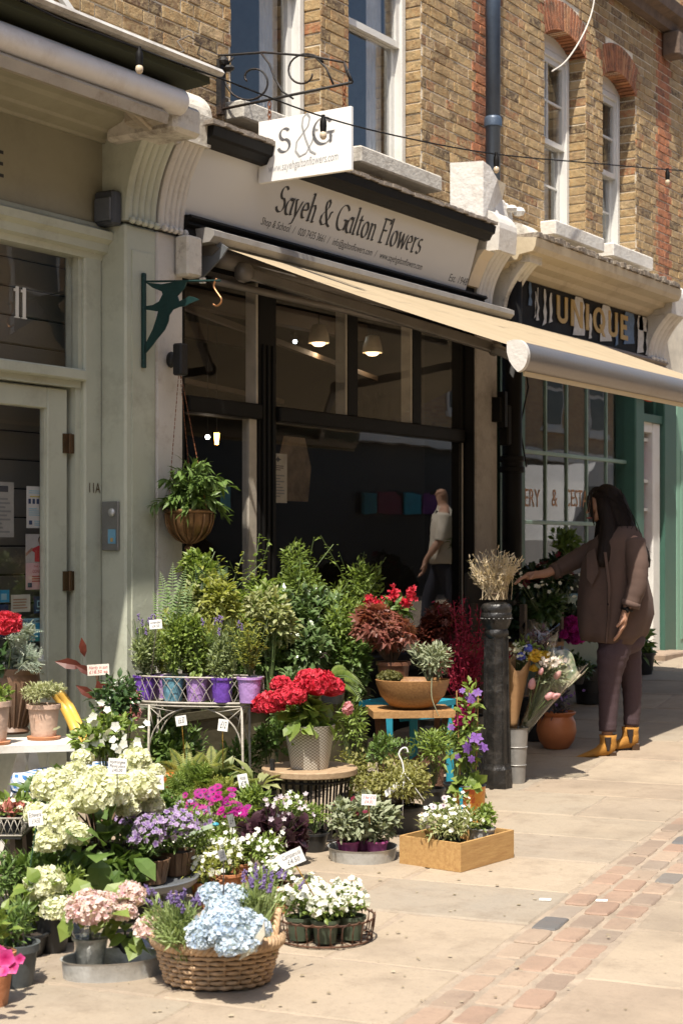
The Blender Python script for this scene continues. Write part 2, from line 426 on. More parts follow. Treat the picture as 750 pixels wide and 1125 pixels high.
REDB=brickmat('red_rubbing_brick',[(0,(.26,.10,.05)),(.5,(.48,.19,.085)),(.8,(.36,.13,.06)),(1,(.54,.26,.12))],.92)
MORT=mat('lime_mortar',(.74,.66,.52),.95,0,.15,20.,.6,60,dirt=(.12,.1,.07),dirtamt=.4,dscale=4)
BH=.075
def bricks(mb,o,u,n,w,h,holes=(),red=None,z0=None,rnd_red=1,off=0.,proud=.0065):
    "Flemish bond in the plane o + a*u + b*z, every brick a little block standing proud of the mortar"
    o=Vector(o);u=Vector(u);n=Vector(n); J=.005
    rows=int(h/BH)+1; u3=u; z=Vector((0,0,1))
    for k in range(rows):
        b0=k*BH+J; b1=min((k+1)*BH-J,h)
        if b1-b0<.02: continue
        x=-random.random()*.01-off-(0 if k%2 else .17); i=0
        while x<w:
            L=.225 if (i+k)%2 else .1125
            a0=max(0,x+J);a1=min(w,x+L-J); x+=L; i+=1
            segs=[(a0,a1)]
            for (ha,hb,h0,h1) in holes:
                if b1>h0 and b0<h1:
                    ns=[]
                    for (p,q) in segs:
                        if q<=ha or p>=hb: ns.append((p,q))
                        else:
                            if p<ha: ns.append((p,ha))
                            if q>hb: ns.append((hb,q))
                    segs=ns
            for (p,q) in segs:
                if q-p<.02: continue
                pr=proud+random.uniform(-.003,.004); e=.0035; dz=random.uniform(-.0015,.0015)
                A=[(p,b0+dz),(q,b0+dz),(q,b1+dz),(p,b1+dz)]; B=[(p+e,b0+e+dz),(q-e,b0+e+dz),(q-e,b1-e+dz),(p+e,b1-e+dz)]
                V=[o+u3*a+z*b for a,b in A]+[o+u3*a+z*b+n*(pr-.003) for a,b in A]+[o+u3*a+z*b+n*pr for a,b in B]
                F=[(0,1,5,4),(1,2,6,5),(2,3,7,6),(3,0,4,7),(4,5,9,8),(5,6,10,9),(6,7,11,10),(7,4,8,11),(8,9,10,11)]
                mi=1 if (red and any(ra<=(p+q)/2<=rb for ra,rb in red)) else 0
                mb.raw([tuple(v) for v in V],F,mi,random.random())
FY=5.70
WB=3.55; WT=7.2   # brick storey
def sash(par,x0,x1,z0,z1,y,name='window',cols=1,arch=0.,rows=((.0,.48),(.52,1.)),bars=0):
    "white box sash window in its reveal: frame > sash bars, panes"
    w=x1-x0
    f=MB(); fw=.055
    f.box((x0,y,z0),(x0+fw,y+.10,z1),bev=.006); f.box((x1-fw,y,z0),(x1,y+.10,z1),bev=.006); f.box((x0+fw,y+.002,z1-fw),(x1-fw,y+.098,z1),bev=.006); f.box((x0+fw,y-.01,z0),(x1-fw,y+.1,z0+.05),bev=.006)
    if arch>0:
        f.box((x0,y+.004,z1),(x1,y+.09,z1+arch))
    fr=f.build('window',[FRAME],par)
    zm=(z0+z1)/2
    for (a,b,yy) in ((z0+.05,zm+.02,y+.06),(zm-.02,z1-fw,y+.02)):
        s=MB(); t=.045
        s.box((x0+fw,yy,a),(x0+fw+t,yy+.035,b)); s.box((x1-fw-t,yy,a),(x1-fw,yy+.035,b)); s.box((x0+fw+t,yy+.001,a),(x1-fw-t,yy+.034,a+t)); s.box((x0+fw+t,yy+.001,b-t),(x1-fw-t,yy+.034,b))
        for c in range(1,cols+1):
            if cols>1 or bars: 
                xx=x0+fw+t+(w-2*fw-2*t)*c/(cols+0.) if cols>1 else (x0+x1)/2
                if xx<x1-fw-t-.02: s.box((xx-.009,yy+.006,a+t),(xx+.009,yy+.03,b-t))
        if bars: s.box((x0+fw+t,yy+.007,(a+b)/2-.009),(x1-fw-t,yy+.029,(a+b)/2+.009))
        s.build('sash',[FRAME],fr)
        g=MB(); g.box((x0+fw+t-.003,yy+.014,a+t-.003),(x1-fw-t+.003,yy+.018,b-t+.003)); g.build('pane',[GLASS],fr)
    c=MB()  # pale curtain folds hanging inside
    P=[];Q=[]
    for side in (0,1):
        xa,xb=(x0+fw,x0+fw+.12*w) if side==0 else (x1-fw-.22*w,x1-fw)
        k=14; V=[];F=[]
        for i in range(k+1):
            x=xa+(xb-xa)*i/k; yy=y+.17+.02*math.sin(i*1.9)
            V+= [(x,yy,z0),(x,yy,z1)]
        F=[(2*i,2*i+2,2*i+3,2*i+1) for i in range(k)]; c.raw(V,F)
    c.build('curtain',[mat('net_curtain',(.50,.49,.46),.9)],fr,smooth=True)
    return fr
def sill(par,x0,x1,z,y=FY,d=.12,h=.09,m=SILL):
    s=MB(); s.box((x0-.06,y-d,z-h),(x1+.06,y+.1,z),bev=.01); return s.build('window_sill',[m],par)
# ================================================================ flower shop building
flower=thing('shop_building','flower shop with grey lettered fascia and black shopfront under yellow brick','shop',(6.98,FY,0))
W1=(7.62,8.577,3.89,5.75); W2=(8.90,9.846,3.89,5.75)
x0,x1=6.66,10.66
mb=MB(); ho=[(w[0]-x0,w[1]-x0,w[2]-WB,w[3]-WB) for w in (W1,W2)]
RL,RRt=10.655,10.86
def wallback(mb,xa,xb,wins,z0=WB,z1=WT,mi=2,y=FY):
    xs=sorted({xa,xb}|{w[0] for w in wins}|{w[1] for w in wins})
    for a,b in zip(xs[:-1],xs[1:]):
        w=[q for q in wins if q[0]<=a+1e-6 and q[1]>=b-1e-6]
        if w: 
            mb.box((a,y,z0),(b,y+.3,w[0][2]),mi); mb.box((a,y,w[0][3]),(b,y+.3,z1),mi)
        else: mb.box((a,y,z0),(b,y+.3,z1),mi)
wallback(mb,x0,RRt,(W1,W2))
bricks(mb,(x0,FY,WB),(1,0,0),(0,-1,0),RRt-x0,WT-WB,ho,red=[(RL-.02-x0,RRt-x0)])
for w in (W1,W2):
    bricks(mb,(w[1],FY,w[2]),(0,1,0),(-1,0,0),.12,w[3]-w[2]); bricks(mb,(w[0],FY+.12,w[2]),(0,-1,0),(1,0,0),.12,w[3]-w[2])
# a few rubbed red replacements low left
mb.build('brick_wall',[STOCK,REDB,MORT],flower)
for w in (W1,W2):
    sash(flower,w[0]+.02,w[1]-.02,w[2],w[3]-.01,FY+.11); sill(flower,w[0],w[1],w[2],d=.14,h=.11)
def room(par,xa,xb,y0,y1,z0,z1,m,name='interior_room'):
    r=MB(); t=.05
    r.box((xa,y1,z0),(xb,y1+t,z1)); r.box((xa-t,y0,z0),(xa,y1,z1)); r.box((xb,y0,z0),(xb+t,y1,z1)); r.box((xa,y0,z1),(xb,y1,z1+t)); r.box((xa,y0,z0-t),(xb,y1,z0)); return r.build(name,[m],par)
UPIN=mat('upstairs_room',(.34,.34,.34),.9)
room(flower,7.0,10.6,FY+.31,8.5,3.72,6.6,UPIN,'upstairs_room')
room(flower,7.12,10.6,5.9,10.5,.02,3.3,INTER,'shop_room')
# cornice, fascia
def extr(mb,prof,xa,xb,mi=0,rnd=0.):
    "closed profile in (y,z) run along X"
    k=len(prof); V=[(xa,p[0],p[1]) for p in prof]+[(xb,p[0],p[1]) for p in prof]
    F=[tuple(range(k)),tuple(range(k,2*k))[::-1]]+[(i,i+k,(i+1)%k+k,(i+1)%k) for i in range(k)]
    return mb.raw(V,F,mi,rnd)
mb=MB(); extr(mb,[(5.69,3.475),(5.41,3.475),(5.38,3.46),(5.34,3.465),(5.32,3.50),(5.30,3.51),(5.29,3.56),(5.69,3.62)],6.93,10.20)
mb.build('cornice',[BLACK],flower)
mb=MB(); 
for i in range(60):
    x=6.9+3.3*i/60; mb.box((x,5.27+random.uniform(0,.012),3.565+random.uniform(-.003,.006)),(x+.057,5.68,3.585+random.uniform(0,.008)))
mb.build('lead_flashing',[mat('lead_flashing',(.20,.17,.14),.7,0,.3,20,.6,40,dirt=(.5,.42,.34),dirtamt=.6,dscale=12)],flower)
mb=MB(); extr(mb,[(5.50,3.11),(5.39,3.47),(5.43,3.47),(5.53,3.11)],6.93,10.13)
fas=mb.build('fascia',[SIGNG],flower)
mb=MB(); mb.box((6.93,5.54,3.0),(10.34,5.69,3.47)); mb.build('fascia_backing',[BLACK],flower)
mb=MB(); extr(mb,[(5.53,3.10),(5.45,3.10),(5.44,3.085),(5.47,3.07),(5.46,3.05),(5.49,3.04),(5.48,3.00),(5.53,2.98)],6.93,10.36)
mb.build('fascia_moulding',[BLACK],flower)
# ---- pen-drawn lettering for the sign painter's serif italic
G={}
def _arc(cx,cy,rx,ry,a0,a1,k=10): return [(cx+rx*math.cos(math.radians(a0+(a1-a0)*i/k)),cy+ry*math.sin(math.radians(a0+(a1-a0)*i/k))) for i in range(k+1)]
G['S']=(.50,[_arc(.27,.53,.17,.17,35,180,10)+_arc(.27,.53,.17,.17,190,265,4)+_arc(.25,.19,.2,.19,85,-90,10)+_arc(.25,.19,.22,.19,-100,-160,5)])
G['G']=(.66,[_arc(.37,.36,.32,.36,40,330,22),[(.62,.03),(.62,.30)],[(.48,.31),(.74,.31)]])
G['F']=(.52,[[(.13,0),(.13,.70)],[(.02,.70),(.50,.70),(.50,.58)],[(.13,.37),(.38,.37)],[(.03,0),(.26,0)]])
G['a']=(.44,[_arc(.2,.2,.17,.21,60,300,14),[(.35,.46),(.35,.08),(.38,.01),(.46,.04)],[(.16,.44),(.35,.43)]])
G['y']=(.42,[[(.03,.45),(.20,.02)],[(.39,.45),(.20,.0),(.12,-.2),(.0,-.22)],[(.0,.45),(.12,.45)]])
G['e']=(.40,[[(.04,.23),(.34,.27)]+_arc(.2,.24,.15,.21,10,300,16)])
G['h']=(.45,[[(.08,0),(.08,.74)],[(.08,.30),(.16,.43),(.28,.45),(.34,.36),(.34,.0)],[(.0,.74),(.08,.74)],[(.02,0),(.15,0)],[(.28,0),(.42,0)]])
G['&']=(.68,[[(.64,.40),(.56,.42),(.52,.22),(.38,.04),(.2,0),(.06,.10),(.06,.26),(.2,.38),(.34,.50),(.36,.64),(.26,.72),(.16,.66),(.16,.52),(.3,.30),(.5,.06),(.66,.0)]])
G['l']=(.22,[[(.08,0),(.08,.76)],[(.0,.76),(.08,.76)],[(.02,0),(.16,0)]])
G['t']=(.28,[[(.10,.58),(.10,.1),(.15,.01),(.26,.04)],[(.0,.45),(.24,.45)]])
G['o']=(.44,[_arc(.2,.22,.17,.23,90,450,20)])
G['n']=(.46,[[(.08,0),(.08,.44)],[(.08,.30),(.16,.43),(.28,.45),(.34,.36),(.34,.0)],[(.0,.44),(.08,.44)],[(.02,0),(.15,0)],[(.28,0),(.42,0)]])
G['w']=(.62,[[(.04,.45),(.18,0)],[(.32,.43),(.18,0)],[(.30,.45),(.44,0)],[(.60,.45),(.44,0)],[(.0,.45),(.10,.45)]])
G['r']=(.33,[[(.08,0),(.08,.44)],[(.08,.28),(.16,.42),(.30,.44)],[(.0,.44),(.08,.44)],[(.02,0),(.17,0)]])
G['s']=(.34,[_arc(.17,.34,.11,.11,40,260,8)+_arc(.16,.12,.13,.12,85,-150,10)])
G[' ']=(.24,[])
def pen(mb,txt,o,u,v,h,w=None,nib=.085,ang=28,shear=.12,th=.0012,mi=0,space=.03,hair=.022):
    u=Vector(u).normalized();v=Vector(v).normalized();n=u.cross(v).normalized();o=Vector(o)
    tot=sum(G[c][0]+space for c in txt); sx=(w/tot/1.0) if w else h/.72; sy=h/.72
    nx,ny=nib*math.cos(math.radians(ang))/2,nib*math.sin(math.radians(ang))/2; x=0;lay=0
    def P(p,d): return tuple(o+u*((x+p[0])*sx+p[1]*sy*shear)+v*(p[1]*sy)+n*d)
    for c in txt:
        for st in G[c][1]:
            for pas in (0,1):
                lay+=1; d=th+.00035*(lay%9)
                for a,b in zip(st[:-1],st[1:]):
                    dx,dy=b[0]-a[0],b[1]-a[1]; L=math.hypot(dx,dy) or 1
                    if pas==0: q=(nx,ny)
                    else: q=(-dy/L*hair/2,dx/L*hair/2)
                    V=[(a[0]-q[0],a[1]-q[1]),(b[0]-q[0],b[1]-q[1]),(b[0]+q[0],b[1]+q[1]),(a[0]+q[0],a[1]+q[1])]
                    cr=(V[1][0]-V[0][0])*(V[2][1]-V[0][1])-(V[1][1]-V[0][1])*(V[2][0]-V[0][0])
                    if cr<0: V=V[::-1]
                    mb.raw([P(p,d) for p in V],[(0,1,2,3)],mi)
        x+=G[c][0]+space
fu=Vector((1,0,0)); fv=Vector((0,-.11,.36)).normalized()
def onF(px,py):   # point on the tilted fascia board
    a=ray(px); d=5.4/a[1]
    for _ in range(20):
        z=EYE+(HY-py)/FPX*d; Y=5.50-(z-3.11)*.11/.36; d=Y/a[1]
    return at(px,py,d)
a=onF(301,231); b=onF(460,281); full='Sayeh & Galton Flowers'; TW=sum(G[c][0]+.03 for c in full); xx=0.
for wd in full.split(' '):
    ww=sum(G[c][0]+.03 for c in wd); mb=MB(); pen(mb,wd,(a.x+(b.x-a.x)*xx/TW,a.y,a.z),fu,fv,.158,w=(b.x-a.x)*ww/TW,nib=.115); mb.build('shop_name',[INKB],fas); xx+=ww+G[' '][0]+.03
a=onF(286,246); b=onF(461,302); segs=[('Shop & School',13),('/',1),('020 7435 3661',13),('/',1),('info@galtonflowers.com',21),('/',1),('www.sayehgaltonflowers.com',25)]; tot=sum(q[1] for q in segs)+6*1.6; xx=0.
for sg_,n_ in segs:
    mb=MB(); mb.text(sg_,a+fu*((b.x-a.x)*xx/tot),fu,fv,h=.047,w=(b.x-a.x)*(n_ if n_>1 else .7)/tot,shear=.2); mb.build('contact_line',[INKB],fas); xx+=n_+1.6
mb=MB()
a=onF(492,308); b=onF(511,316); mb.text('Est. 1948',a,fu,fv,h=.055,w=b.x-a.x,shear=.25)
mb.build('founding_date',[INKB],fas)
# ---- shopfront joinery
ZT0,ZT1=2.05,2.14
mb=MB(); Y0,Y1=5.62,5.72
XL,XR=7.10,10.34
def vpost(a,b,m,z0=.45,z1=2.98,y=Y0): m.box((a,y,z0),(b,Y1,z1),bev=.006)
vpost(7.80,7.98,mb); 
for q in (7.84,7.89,7.94): mb.box((q-.012,Y0-.012,.5),(q+.012,Y0,2.5),bev=.004)
vpost(8.775,8.90,mb,2.14); vpost(9.60,9.72,mb,2.14); vpost(10.30,10.343,mb); vpost(7.06,7.10,mb)
mb.box((7.10,Y0-.03,ZT0),(7.80,Y1,ZT1),bev=.008); mb.box((7.98,Y0-.03,ZT0),(10.30,Y1,ZT1),bev=.008)
mb.box((7.10,Y0-.01,2.86),(10.34,Y1-.005,2.99)); mb.box((7.98,Y0-.05,.45),(10.30,Y1,.58),bev=.01); mb.box((10.33,5.54,.4),(10.343,Y0,2.97)); mb.box((10.335,Y1,.02),(10.344,5.95,2.97))
mb.box((7.98,Y0+.02,.02),(10.34,Y1,.449)); 
mb.build('shopfront_frame',[BLACK],flower)
mb=MB(); pale_edge=mat('timber_mullion_edge',(.40,.36,.30),.5)  # pale strips edging the black posts
for q in (8.765,9.59,7.787): mb=MB(); mb.box((q-.012,Y0+.005,2.145),(q+.009,Y1-.02,2.859)); mb.build('mullion_edge',[pale_edge],flower)
mb=MB(); mb.box((7.70,Y0+.0,.2),(7.775,Y0+.05,2.049)); mb.build('door_stile',[pale_edge],flower)
mb=MB(); mb.box((10.302,Y0-.004,.585),(10.312,Y0+.004,2.045)); mb.build('bead',[pale_edge],flower)
for (a,b,c,d) in ((7.10,7.79,2.14,2.86),(7.98,8.76,2.14,2.86),(8.90,9.58,2.14,2.86),(9.72,10.30,2.14,2.86),(7.98,10.30,.58,2.05),(7.12,7.70,.3,2.05)):
    g=MB(); g.box((a,Y0+.010,c),(b,Y0+.016,d)); g.build('shop_window_pane',[GLASS],flower)
# the pilasters and scrolled console brackets
def console(par,xa,xb,zb,zt,yb,m,capm=None,flutes=5,ytop=5.36,name='console_bracket'):
    mb=MB(); w=xb-xa; 
    K=18; n=flutes*6
    rings=[]
    for i in range(K+1):
        t=i/K; z=zb+(zt-zb)*t; yf=yb-.03-(yb-.03-ytop)*(t**2.2)
        row=[]
        for k in range(n+1):
            f=k/n; e=.0
            q=(f*flutes)%1.; e=.016*abs(math.sin(q*PI))**.6
            if f<.02 or f>.98: e=.0
            row.append((xa+w*f,yf+.014-e,z))
        rings.append(row)
    V=[p for r in rings for p in r]; F=[(i*(n+1)+k,i*(n+1)+k+1,(i+1)*(n+1)+k+1,(i+1)*(n+1)+k) for i in range(K) for k in range(n)]
    mb.raw(V,F)
    # sides and back
    for x in (xa,xb):
        P=[(x,yb+.15,zb)]+[ (x,rings[i][0][1],rings[i][0][2]) for i in range(K+1)]+[(x,yb+.15,zt)]
        mb.raw(P,[tuple(range(len(P)))])
    mb.raw([rings[0][0],rings[0][-1],(xb,yb+.15,zb),(xa,yb+.15,zb)],[(0,1,2,3)])
    for k in range(flutes): mb.ball((xa+w*(k+.5)/flutes,yb-.045,zb),(w/flutes*.42,.02,.02),8)
    c=mb.build(name,[m],par,smooth=True,auto=40)
    # block above
    mb=MB(); P=[(yb+.15,zt),(ytop-.02,zt),(ytop-.03,zt+.16)]+[(ytop-.03+(.17)*(1-math.cos(a)),zt+.16+.15*math.sin(a)) for a in [PI/2*j/6 for j in range(1,7)]]+[(yb+.15,zt+.31)]
    extr(mb,P,xa-.015,xb+.015); mb.build('bracket_cap',[capm or DWPAINT],c,smooth=False)
    return c
mb=MB(); mb.box((6.73,5.52,0),(6.955,5.9,2.985),bev=.01); mb.box((6.715,5.50,0),(6.96,5.9,.35),bev=.01); mb.build('pilaster',[WPAINT],flower)
console(flower,6.735,6.95,3.0,3.45,5.53,WPAINT,DWPAINT)
mb=MB(); mb.box((6.87,5.42,2.76),(7.0,5.515,2.98),bev=.012); mb.box((6.98,5.4,2.73),(7.0,5.43,2.76)); mb.build('timber_block',[DWPAINT],flower)
mb=MB(); mb.box((10.345,5.53,0.1),(10.60,5.9,2.99),bev=.01); mb.box((10.60,5.56,.1),(10.74,5.9,3.0),bev=.01); mb.build('pilaster',[mat('grey_plaster',(.33,.30,.27),.8,0,.15,4.,.5,30,dirt=(.16,.14,.12),dirtamt=.7,dscale=3)],flower)
console(flower,10.345,10.59,3.03,3.42,5.55,WPAINT,WPAINT,4,ytop=5.36)
# cream bracket beside the fascia end
mb=MB(); P=[(5.62,3.16),(5.50,3.16),(5.47,3.24),(5.42,3.34),(5.37,3.40),(5.62,3.40)]; extr(mb,P,10.17,10.33); mb.build('fascia_end_cheek',[mat('cream_paint',(.62,.52,.38),.6,0,.06)],flower)
# ragged white rendered stack above
mb=MB(); pts=[(10.25,3.62),(10.25,4.05),(10.36,4.03),(10.47,3.96),(10.60,3.95),(10.70,3.86),(10.85,3.80),(10.90,3.66),(11.0,3.6),(11.0,3.50),(10.25,3.50)]
V=[(p[0],5.42 if p[0]<10.7 else 5.5,p[1]) for p in pts]; k=len(pts); V+=[(p[0],FY-.01,p[1]+.02) for p in pts]
mb.raw(V,[tuple(range(k)),tuple(range(k,2*k))[::-1]]+[(i,(i+1)%k,(i+1)%k+k,i+k) for i in range(k)])
for i in range(26): mb.ball((random.uniform(10.3,10.95),5.47+random.random()*.2,random.uniform(3.62,3.85)),(random.uniform(.02,.06),.05,random.uniform(.02,.05)),6)
mb.build('rendered_parapet',[mat('old_white_render',(.70,.68,.64),.8,0,.05,6,.7,24,dirt=(.3,.22,.15),dirtamt=.5,dscale=6)],flower,smooth=False)
# upper room fittings: warm timber beams and pendants inside the shop
mb=MB()
for y in (6.6,7.6,8.8): mb.bar((7.2,y,2.93),(10.5,y,2.93),.1,.12)
mb.bar((7.3,6.2,2.45),(8.7,8.0,2.45),.03,.03); mb.bar((7.3,6.0,2.75),(10.3,6.35,2.55),.035,.035); mb.bar((7.3,6.9,2.5),(10.3,7.2,2.42),.035,.035)
mb.build('ceiling_beam',[INTERL],flower)
mb=MB(); random.seed(3)
for k in range(4):
    z=.5+.42*k; mb.box((7.3,9.9,z),(10.4,10.35,z+.03))
for k in range(5): mb.box((7.3+.76*k,9.95,.1),(7.33+.76*k,10.3,2.3))
mb.box((8.4,7.2,.02),(9.8,7.9,.85)); mb.box((7.2,8.3,.02),(7.9,9.3,.95)); mb.build('shelving',[INTERL],flower)
LAMPB=emit('lit_bulb',(1.,.72,.42),3.)
SHADE=mat('cream_lamp_shade',(.5,.42,.3),.6)
for i,(px,py,Y) in enumerate(((350,372,6.2),(409,383,6.25),(167,0,0))):
    if not Y: continue
    p=onY(px,py,Y); t=thing('pendant_lamp','cream pendant shade behind the upper shop window, '+('left of the middle mullion' if i==0 else 'right of the middle mullion'),'lamp',p,'pendant lamps inside the flower shop')
    m=MB(); m.lathe(p,[(.02,.10),(.05,.09),(.07,.02),(.075,-.03),(.068,-.03),(.06,.02),(.03,.08)],16); m.build('lamp_shade',[SHADE],t,smooth=True)
    m=MB(); m.tube([(p.x,p.y,p.z+.1),(p.x,p.y,3.3)],.004,5); m.build('cord',[BLACK],t)
    m=MB(); m.ball((p.x,p.y,p.z-.03),(.05,.05,.025),10); m.build('bulb',[LAMPB],t,smooth=True)
for i,(px,py,Y,c) in enumerate(((228,480,6.6,(1,.95,.85)),(238,482,6.8,(1.,.45,.08)),(324,375,6.9,(.8,.95,1.)),(386,362,6.4,(.8,.95,1.)),(463,566,6.3,(1,.8,.6)))):
    p=onY(px,py,Y); m=MB()
    if i==1: m.tube([(p.x,p.y,p.z-.04),(p.x,p.y,p.z+.04)],[.012,.02],8)
    else: m.ball(p,.016,8)
    m.tube([(p.x,p.y,p.z+.03),(p.x,p.y,3.3)],.0025,4,1)
    if i in(2,3): m.tube([(p.x,p.y,p.z),(p.x+.05,p.y+.05,p.z+.06)],[.02,.028],8,1)
    tag(m.build('spot_lamp' if i in(2,3) else 'pendant_bulb',[emit('bulb%d'%i,c,14. if i!=4 else 3.),DARK],origin=p),['small white bulb glowing inside the shop above the hanging bronze pot','small amber glass light beside the white bulb inside the shop','small cool spotlight hanging behind the upper pane left of the mullion','cool spotlight behind the mullion beside the cream pendants','tiny warm light deep inside the dark shop window'][i],'lamp')
def glow(name,loc,e,col,r=.04):
    l=bpy.data.lights.new(name,'POINT'); l.energy=e; l.color=col; l.shadow_soft_size=r; o=bpy.data.objects.new(name,l); COL.objects.link(o); o.location=loc
for px,py,Y in ((350,372,6.2),(409,383,6.25)):
    p=onY(px,py,Y); glow('pendant_light',(p.x,p.y,p.z-.10),1.3,(1.,.75,.48))
p=onY(228,480,6.6); glow('bulb_light',(p.x,p.y,p.z-.05),1.2,(1.,.8,.6))
# ================================================================ left shop, number 11
lshop=thing('shop_building','sage green painted shopfront number 11 with glazed door at the left edge','shop',(5.,5.68,0))
YL=5.68
mb=MB(); mb.box((6.475,5.52,0),(6.727,5.95,2.985),bev=.012); mb.box((6.46,5.5,0),(6.73,5.9,.30),bev=.012); mb.build('pilaster',[SAGE],lshop)
mb=MB(); mb.box((6.52,5.512,.7),(6.70,5.5205,2.85)); mb.build('pilaster_panel',[SAGE],lshop)
console(lshop,6.475,6.72,3.0,3.43,5.54,SAGE,mat('peeling_grey_cap',(.45,.43,.40),.7,0,.1,9,.7,22,dirt=(.2,.15,.1),dirtamt=.7,dscale=6),5,ytop=5.38)
mb=MB()
mb.box((6.34,YL,0),(6.474,YL+.12,2.86),bev=.01); mb.box((6.30,YL+.03,0),(6.34,YL+.12,2.16)); mb.box((4.2,YL-.02,2.155),(6.34,YL+.12,2.215),bev=.008); mb.box((4.2,YL+.02,2.12),(6.33,YL+.12,2.155))
mb.box((6.31,YL+.02,2.2151),(6.34,YL+.1,2.80))
mb.box((4.0,YL,0),(5.05,YL+.12,2.86)); mb.build('door_frame',[SAGE],lshop)
mb=MB(); extr(mb,[(YL+.1,2.80),(YL+.0,2.80),(YL-.01,2.83),(YL-.04,2.84),(YL-.045,2.88),(YL-.075,2.90),(YL-.08,2.94),(YL-.03,2.965),(YL-.02,2.985),(YL+.1,2.985)],3.5,6.474); mb.build('transom_moulding',[SAGE],lshop)
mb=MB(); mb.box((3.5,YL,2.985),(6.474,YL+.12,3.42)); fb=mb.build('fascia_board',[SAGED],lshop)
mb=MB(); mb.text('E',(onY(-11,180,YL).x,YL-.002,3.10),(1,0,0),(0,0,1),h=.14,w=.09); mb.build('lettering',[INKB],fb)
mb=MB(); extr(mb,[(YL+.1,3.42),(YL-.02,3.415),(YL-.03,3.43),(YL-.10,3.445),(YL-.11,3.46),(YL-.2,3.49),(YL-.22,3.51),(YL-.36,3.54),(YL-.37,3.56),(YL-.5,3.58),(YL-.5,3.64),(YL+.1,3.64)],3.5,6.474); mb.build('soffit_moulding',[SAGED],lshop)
mb=MB(); g=MB(); g.box((5.05,YL+.06,2.215),(6.31,YL+.066,2.80)); g.build('transom_light',[GLASS],lshop)
BOARD=mat('painted_shiplap',(.17,.155,.125),.6,0,.05,2)
mb=MB()
z=.1
while z<3.0:
    mb.box((4.2,6.0,z+.004),(6.6,6.03,z+.146),bev=.004); z+=.15
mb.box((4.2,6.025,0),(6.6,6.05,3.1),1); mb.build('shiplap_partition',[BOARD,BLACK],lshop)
mb=MB(); 
p=onY(17,347,YL+.05)
for dx in (.006,.056): mb.box((p.x+dx,YL+.052,p.z),(p.x+dx+.02,YL+.0575,p.z+.15)); mb.box((p.x+dx-.012,YL+.053,p.z+.125),(p.x+dx,YL+.057,p.z+.138)); mb.box((p.x+dx-.010,YL+.053,p.z-.006),(p.x+dx+.030,YL+.057,p.z-.0005))
mb.build('house_number',[mat('white_vinyl',(.7,.68,.62),.5)],lshop)
# door leaf
door=MB(); dz0,dz1=.06,2.11
door.box((6.115,YL+.05,dz0),(6.262,YL+.10,dz1),bev=.006); door.box((5.1,YL+.05,2.0),(6.1145,YL+.10,dz1),bev=.006); door.box((5.1,YL+.05,dz0),(6.1145,YL+.10,.72),bev=.006); door.box((5.06,YL+.05,dz0),(5.0995,YL+.1,dz1))
door.box((6.10,YL+.06,.72),(6.1148,YL+.09,2.0)); 
dr=door.build('door',[SAGE],lshop)
g=MB(); g.box((5.1,YL+.075,.72),(6.10,YL+.081,2.0)); g.build('glass',[GLASS],dr)
g=MB(); g.box((5.1,YL+.065,.72),(6.1,YL+.095,.745)); g.build('glazing_bead',[FRAME],dr)
HIN=mat('aged_brass_hinge',(.10,.06,.03),.5,.7,.3,20)
for zz in (1.12,1.83):
    h=MB(); h.box((6.225,YL+.038,zz-.05),(6.305,YL+.0495,zz+.05)); h.tube([(6.265,YL+.035,zz-.052),(6.265,YL+.035,zz+.052)],.009,8); h.build('hinge',[HIN],dr)
mb=MB(); p=onY(98,541,YL-.003); mb.text('11A',(p.x,YL-.002,p.z),(1,0,0),(0,0,1),h=.055,w=.085,th=.003); mb.build('flat_number',[HIN],lshop)
# brick above the left shop (joins the flower shop wall)
mb=MB(); mb.box((3.4,FY,3.6),(6.66,FY+.3,WT),2); bricks(mb,(3.4,FY,3.55),(1,0,0),(0,-1,0),3.26,WT-3.55,red=[(2.35,2.8)] ); mb.build('brick_wall',[STOCK,REDB,MORT],lshop)
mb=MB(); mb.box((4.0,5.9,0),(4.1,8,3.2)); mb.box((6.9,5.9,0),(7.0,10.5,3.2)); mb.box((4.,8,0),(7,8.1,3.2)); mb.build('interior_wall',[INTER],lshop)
# window with flashing on the left shop's upper storey edge
mb=MB(); 
mb.box((5.95,5.6,3.82),(6.02,5.69,4.6)); mb.bar((6.02,5.6,4.1),(6.35,5.55,3.80),.03,.03); mb.build('white_pipe_frame',[FRAME],lshop)
# floodlight box on the fascia
t=thing('wall_lamp','dark grey bulkhead light fixed to the green shopfront above the door','lamp',onY(117,235,YL-.04))
m=MB(); a=onY(104,250,YL-.02); b=onY(130,217,YL-.02); m.box((6.40,YL-.14,a.z+.01),(6.473,YL-.005,b.z),bev=.012); m.build('lamp_body',[mat('grey_fitting',(.05,.055,.065),.4)],t)
m=MB(); m.box((6.385,YL-.13,a.z+.03),(6.3995,YL-.02,b.z-.04),bev=.004); m.build('lens',[mat('grey_lens',(.10,.11,.125),.2)],t)
m=MB(); m.tube([(6.45,YL-.01,a.z),(6.44,YL-.01,a.z-.08),(6.40,YL-.01,a.z-.13)],.005,6); m.build('cable',[FRAME],t)
